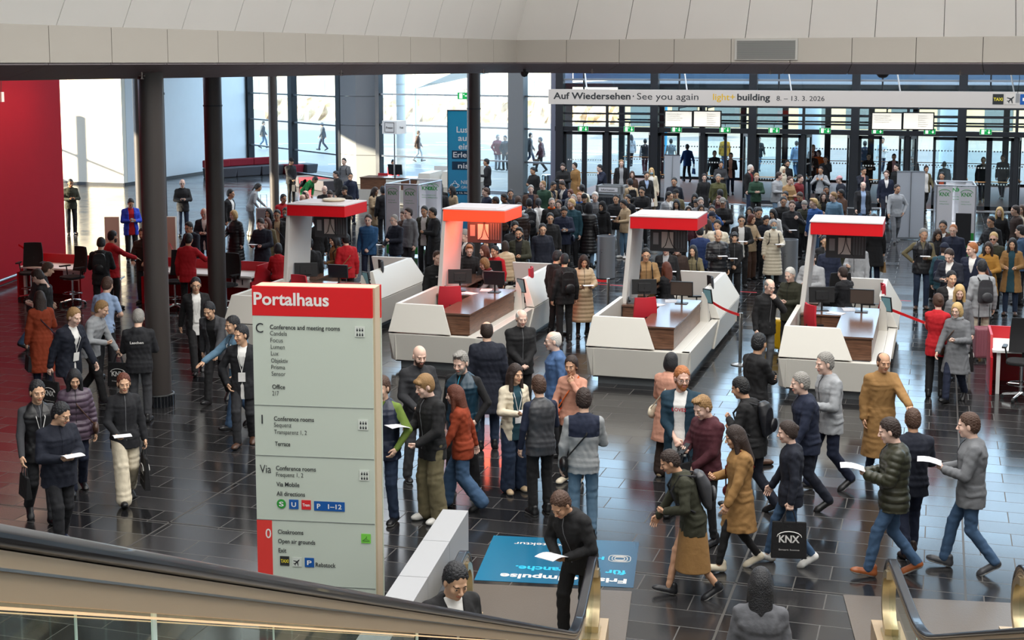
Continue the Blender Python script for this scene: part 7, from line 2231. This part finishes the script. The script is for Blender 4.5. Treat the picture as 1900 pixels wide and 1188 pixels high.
LEFT = '''
131 333 1.78 10 | stand phone,phone | sw:dolive tr:ink buzz:black | nod:20 phone sk:d shoe:dbrown w:1.05 | in dark olive standing in the bright light reading a phone
243 370 1.76 10 | stand phone,phone | op:bright:red tr:ink short:ink | nod:28 phone sk:a w:1.08 | in a shiny royal blue puffer jacket over a red shirt
338 333 1.80 2 | stand phone,phone | jk:ink je:djean bald:ink | gl phone sk:p nh | with a bald head and black jacket standing alone between the columns
481 341 1.70 95 | stand reach,paperl | sw:lgrey je:grey pony:ink | f lean:22 sk:m shoe:cream | with a dark ponytail and grey sweater bending to a black bag
541 294 1.78 30 | stand clasp,clasp | jk:ink tr:black beanie:black | sk:m bag:L/ink nod:16 | in a dark jacket and cap in front of the left window wall
638 294 1.78 340 | stand down,down | jk:grey tr:ink short:ink | pack:ink sk:p | in a grey jacket with a backpack standing before the concrete pillar
650 321 1.74 10 | stand down,raise | jk:navy tr:navy short:ink | nod:6 sk:m | in a navy jacket raising one hand by the press counter
622 318 1.70 300 | walk fwd,back | jk:black tr:black short:ink | lean:10 | in black hurrying left beside the bench sofa
588 330 1.60 60 | stand desk,desk | ho:green tr:ink short:ink | lean:45 nod:24 pack:ink sk:m | in a vivid green hooded jacket bending far forward
428 352 1.78 60 | stand down,down | op:ink:white tr:lgrey short:black | look:10 sk:m | in a white sweater under a dark open jacket right of the collared column
433 391 1.68 320 | stand down,paper | pc:ink tr:navy curly:blond | f paper sk:p look:-15 | in a long black padded coat with short blond hair
482 407 1.76 335 | stand paper,paper | co:dnavy tr:navy short:dbrown | nod:24 paper nh sk:p | in a dark navy overcoat reading papers with a grey folder
495 405 1.66 330 | stand down,down | jk:khaki tr:ink long:auburn | f sk:p | with long reddish brown hair right behind the navy overcoat
498 388 1.66 330 | stand chin,down | jk:ink tr:ink long:black | f sk:a | with long black hair, above the reddish brown hair
514 390 1.76 350 | stand down,down | op:black:beige tr:black short:black | gl sk:m xbag:L/navy | in a black jacket and beige shirt, left of the blue mask
530 386 1.70 340 | stand down,down | jk:char tr:char short:black | mask sk:m | with a blue face mask right beside the leftmost kiosk mast
526 361 1.74 30 | stand phone,phone | jk:red tr:ink short:ink | sk:m | in a red jacket above the blue face mask
567 354 1.72 60 | stand down,down | jk:black tr:ink balding:black | sk:p | with receding black hair, left of the white bag above the leftmost canopy
602 345 1.74 350 | stand down,down | jk:ink tr:ink bald:gray | sk:p w:1.05 | with a bald head and dark shirt above the leftmost canopy
561 361 1.72 330 | stand down,down | jk:ink tr:ink bald:gray | sk:l | with a shaved head, lowest at the left end of the leftmost canopy
611 355 1.72 340 | stand down,down | jk:brown tr:ink short:dbrown | nod:30 sk:p | with bowed brown hair in the middle above the leftmost canopy
639 346 1.74 330 | stand down,down | jk:black tr:black cap:black | sk:m | in a black cap and black shirt, right end above the leftmost canopy
378 387 1.80 350 | stand phone,phone | bl:dnavy:white tr:ink bald:gray | nod:16 sk:o | with a bald head in a dark suit and white shirt beside the collared column
349 413 1.72 320 | stand desk,desk | jk:dnavy tr:ink short:black | gl sk:m lean:10 nod:10 | in a dark jacket with glasses leaning over the counter
350 434 1.76 160 | stand down,reachside | bl:red:white tr:black short:black | lean:5 sk:m | in a red blazer seen from behind stretching the right arm
209 429 1.74 120 | stand down,reach | bl:red:white tr:black short:black | beard sk:m | in a red blazer holding a card beside the cream panel
264 424 1.72 340 | stand desk,desk | jk:dbrown tr:ink short:dbrown | beard nod:10 sk:m | in dark brown, half hidden behind the nearest column at the counter
188 442 1.76 170 | stand phone,phone | jk:black tr:black short:black | lean:6 nod:20 pack:black | in black with a large black backpack in front of the red blazer
'''
SIT = '''
516 452 1.64 175 | sit desk,desk | bl:red:white tr:black bob:ink | f nh | in a red blazer with bobbed black hair seated at the counter, seen from behind
897 480 1.64 300 | sit reach,desk | bl:#8d8a8c:white tr:ink curly:dblond | f lean:16 sk:p gl scarf:dred | with short blond curls in a grey cardigan working in the glowing kiosk
1236 487 1.64 215 | sit desk,desk | jk:ink tr:black long:auburn | f nh sk:p | with long copper hair and dark blazer seated in the third kiosk
1178 482 1.60 30 | sit phone,desk | jk:black tr:black long:black | f sk:m | with black hair bending over a notebook behind the third kiosk mast
1563 496 1.66 225 | sit phone,desk | bl:ink:white tr:black short:dbrown | nod:10 sk:p | with short brown hair and dark blazer seated in the rightmost kiosk
730 297 1.70 20 | sit desk,desk | jk:red tr:black short:ink | sk:m nod:20 | in red sitting behind the monitor of the press counter
'''
OUT = '''
958 257 1.80 183 | stand down,down | jk:ink je:jean short:brown | pack:tan shoe:tan | outside with a tan backpack, seen from behind through the tall window
924 250 1.80 30 | stand pocket,pocket | jk:dred je:grey short:gray | sk:p | outside in a dark red jacket facing the other two
937 252 1.76 330 | stand pocket,pocket | jk:char tr:ink short:ink | w:1.05 sk:m | outside in a charcoal jacket, middle one of the group behind the glass
985 247 1.76 90 | walk fwd,back | jk:ink je:djean short:ink | | outside in dark clothes walking right of the tan backpack
1002 255 1.76 270 | walk fwd,back | jk:maroon tr:ink short:ink | bag:L/brown | outside in a maroon jacket walking left near the steel pillar
777 243 1.72 90 | walk fwd,back | jk:brown tr:lgrey short:brown | m | outside in a brown jacket crossing the forecourt left of the blue banner
597 228 1.74 270 | walk fwd,back | jk:dgrey tr:navy short:ink | | outside in grey crossing behind the middle of the left window
640 240 1.74 200 | walk fwd,back | jk:grey tr:grey short:ink | | outside in pale grey behind the right part of the left window
489 225 1.74 90 | walk fwd,back | jk:dgrey tr:jean short:ink | m | outside in dark grey at the left end of the left window
1345 252 1.80 185 | walk down,fwd | jk:#b07f14 je:jean short:ink | w:1.1 | in a bright mustard jacket leaving through the open doors
1245 258 1.74 185 | walk fwd,back | te:lgrey tr:ink short:ink | bag:R/blue | outside the glass doors in grey with a large blue bag
1275 268 1.74 200 | walk fwd,back | jk:blue tr:ink short:ink | m bag:R/blue | outside in blue swinging a blue holdall
1197 258 1.74 190 | step down,down | sw:black tr:maroon short:ink | | between the left doors in black with maroon trousers
1171 250 1.70 200 | step down,bag | jk:lgrey tr:black long:ink | f bag:L/black | outside the left doors with a black handbag and pale top
1326 280 1.76 5 | walk fwd,back | jk:ink tr:ink short:ink | sk:m | in black coming in through the doors below the left screen pair
1356 284 1.78 355 | walk phone,phone | op:ink:salm je:djean short:black | sk:m | in a dark jacket carrying something pale through the left open doors
1338 300 1.76 10 | step phone,phone | jk:dgrey tr:ink short:ink | sk:m lean:6 | in grey just inside the left open doors
1612 285 1.78 15 | step phone,phone | jk:dbrown tr:dbrown short:black | sk:m | in a dark brown jacket in the lobby below the third screen
1659 286 1.76 5 | walk down,down | op:dbrown:pink tr:ink short:ink | sk:m | in a brown jacket and pink shirt in the lobby left of the roll-up panel
1694 289 1.74 345 | stand phone,phone | op:grey:black tr:ink short:ink | sk:m | in a grey jacket in the lobby behind the top of the roll-up panel
1638 256 1.80 5 | walk phone,down | ho:white je:djean short:ink | sk:m | outside in a printed white sweatshirt
1605 262 1.80 185 | walk down,down | jk:navy je:djean short:ink | | outside in a navy jacket walking away
1825 292 1.80 4 | walk down,down | sw:black tr:navy short:dbrown | w:1.1 shoe:beige sk:m | in a black sweater walking in through the right doors
1861 288 1.80 350 | walk fwd,back | jk:dgrey je:djean short:dbrown | m shoe:white sk:m | in a dark grey vest jacket walking in through the right doors
1409 255 1.74 10 | walk fwd,back | jk:ink sl:ljean short:ink | | outside in shorts and a dark jacket behind the doors
1752 300 1.66 200 | stand down,down | jk:lgrey tr:ink buzz:gray | | in pale grey in the lobby above the KNX frame
1478 262 1.74 190 | walk down,fwd | jk:lblue tr:jean short:ink | | outside in a pale blue jacket, left of the open middle doors
'''
N = 0
for txt, grp in ((FRONT, 'visitors walking and waiting in the foreground'), (MIDDLE, 'visitors queuing before the entrance'), (FAR, 'visitors queuing behind the kiosks'), (LEFT, 'visitors and staff on the left side'), (OUT, 'people in the lobby and on the forecourt')):
    N += crowd(txt, grp)
def seated(ln, pos, z0):
    a, b, c, d, e = [q.strip() for q in ln.split('|')]
    px, py, ht, fc = [float(v) for v in a.split()]; lg, ar = b.split(); tp, bt, hr = c.split()
    return person(px, py, ht, fc, lg, ar, tp, bt, hr, d, 'person ' + e, 'staff seated at the counters', z0=z0)
for ln, z0 in zip(SIT.strip().splitlines(), (.18, .22, .22, .22, .22, .0)):
    seated(ln, None, z0)
# the person standing on the escalator
person(849, 1052, 1.76, 25, 'stand', 'down,down', 'bl:black:white', 'tr:black', 'short:ink', 'nod:20 sk:a lean:4 w:1.1', 'person in a black suit at the escalator foot, head bowed', 'visitors walking and waiting in the foreground', z0=0.013)
for px_, py_, r_, lb in ((-8.77, 27.48, 200, 'the grey cardigan staff'), (-5.13, 27.62, 220, 'the staff with long copper hair'), (-1.68, 27.86, 200, 'the short-haired staff at the right')):
    office_chair(px_, py_, math.radians(r_), 'dark swivel chair under ' + lb, back=BLKF, z=0.18)
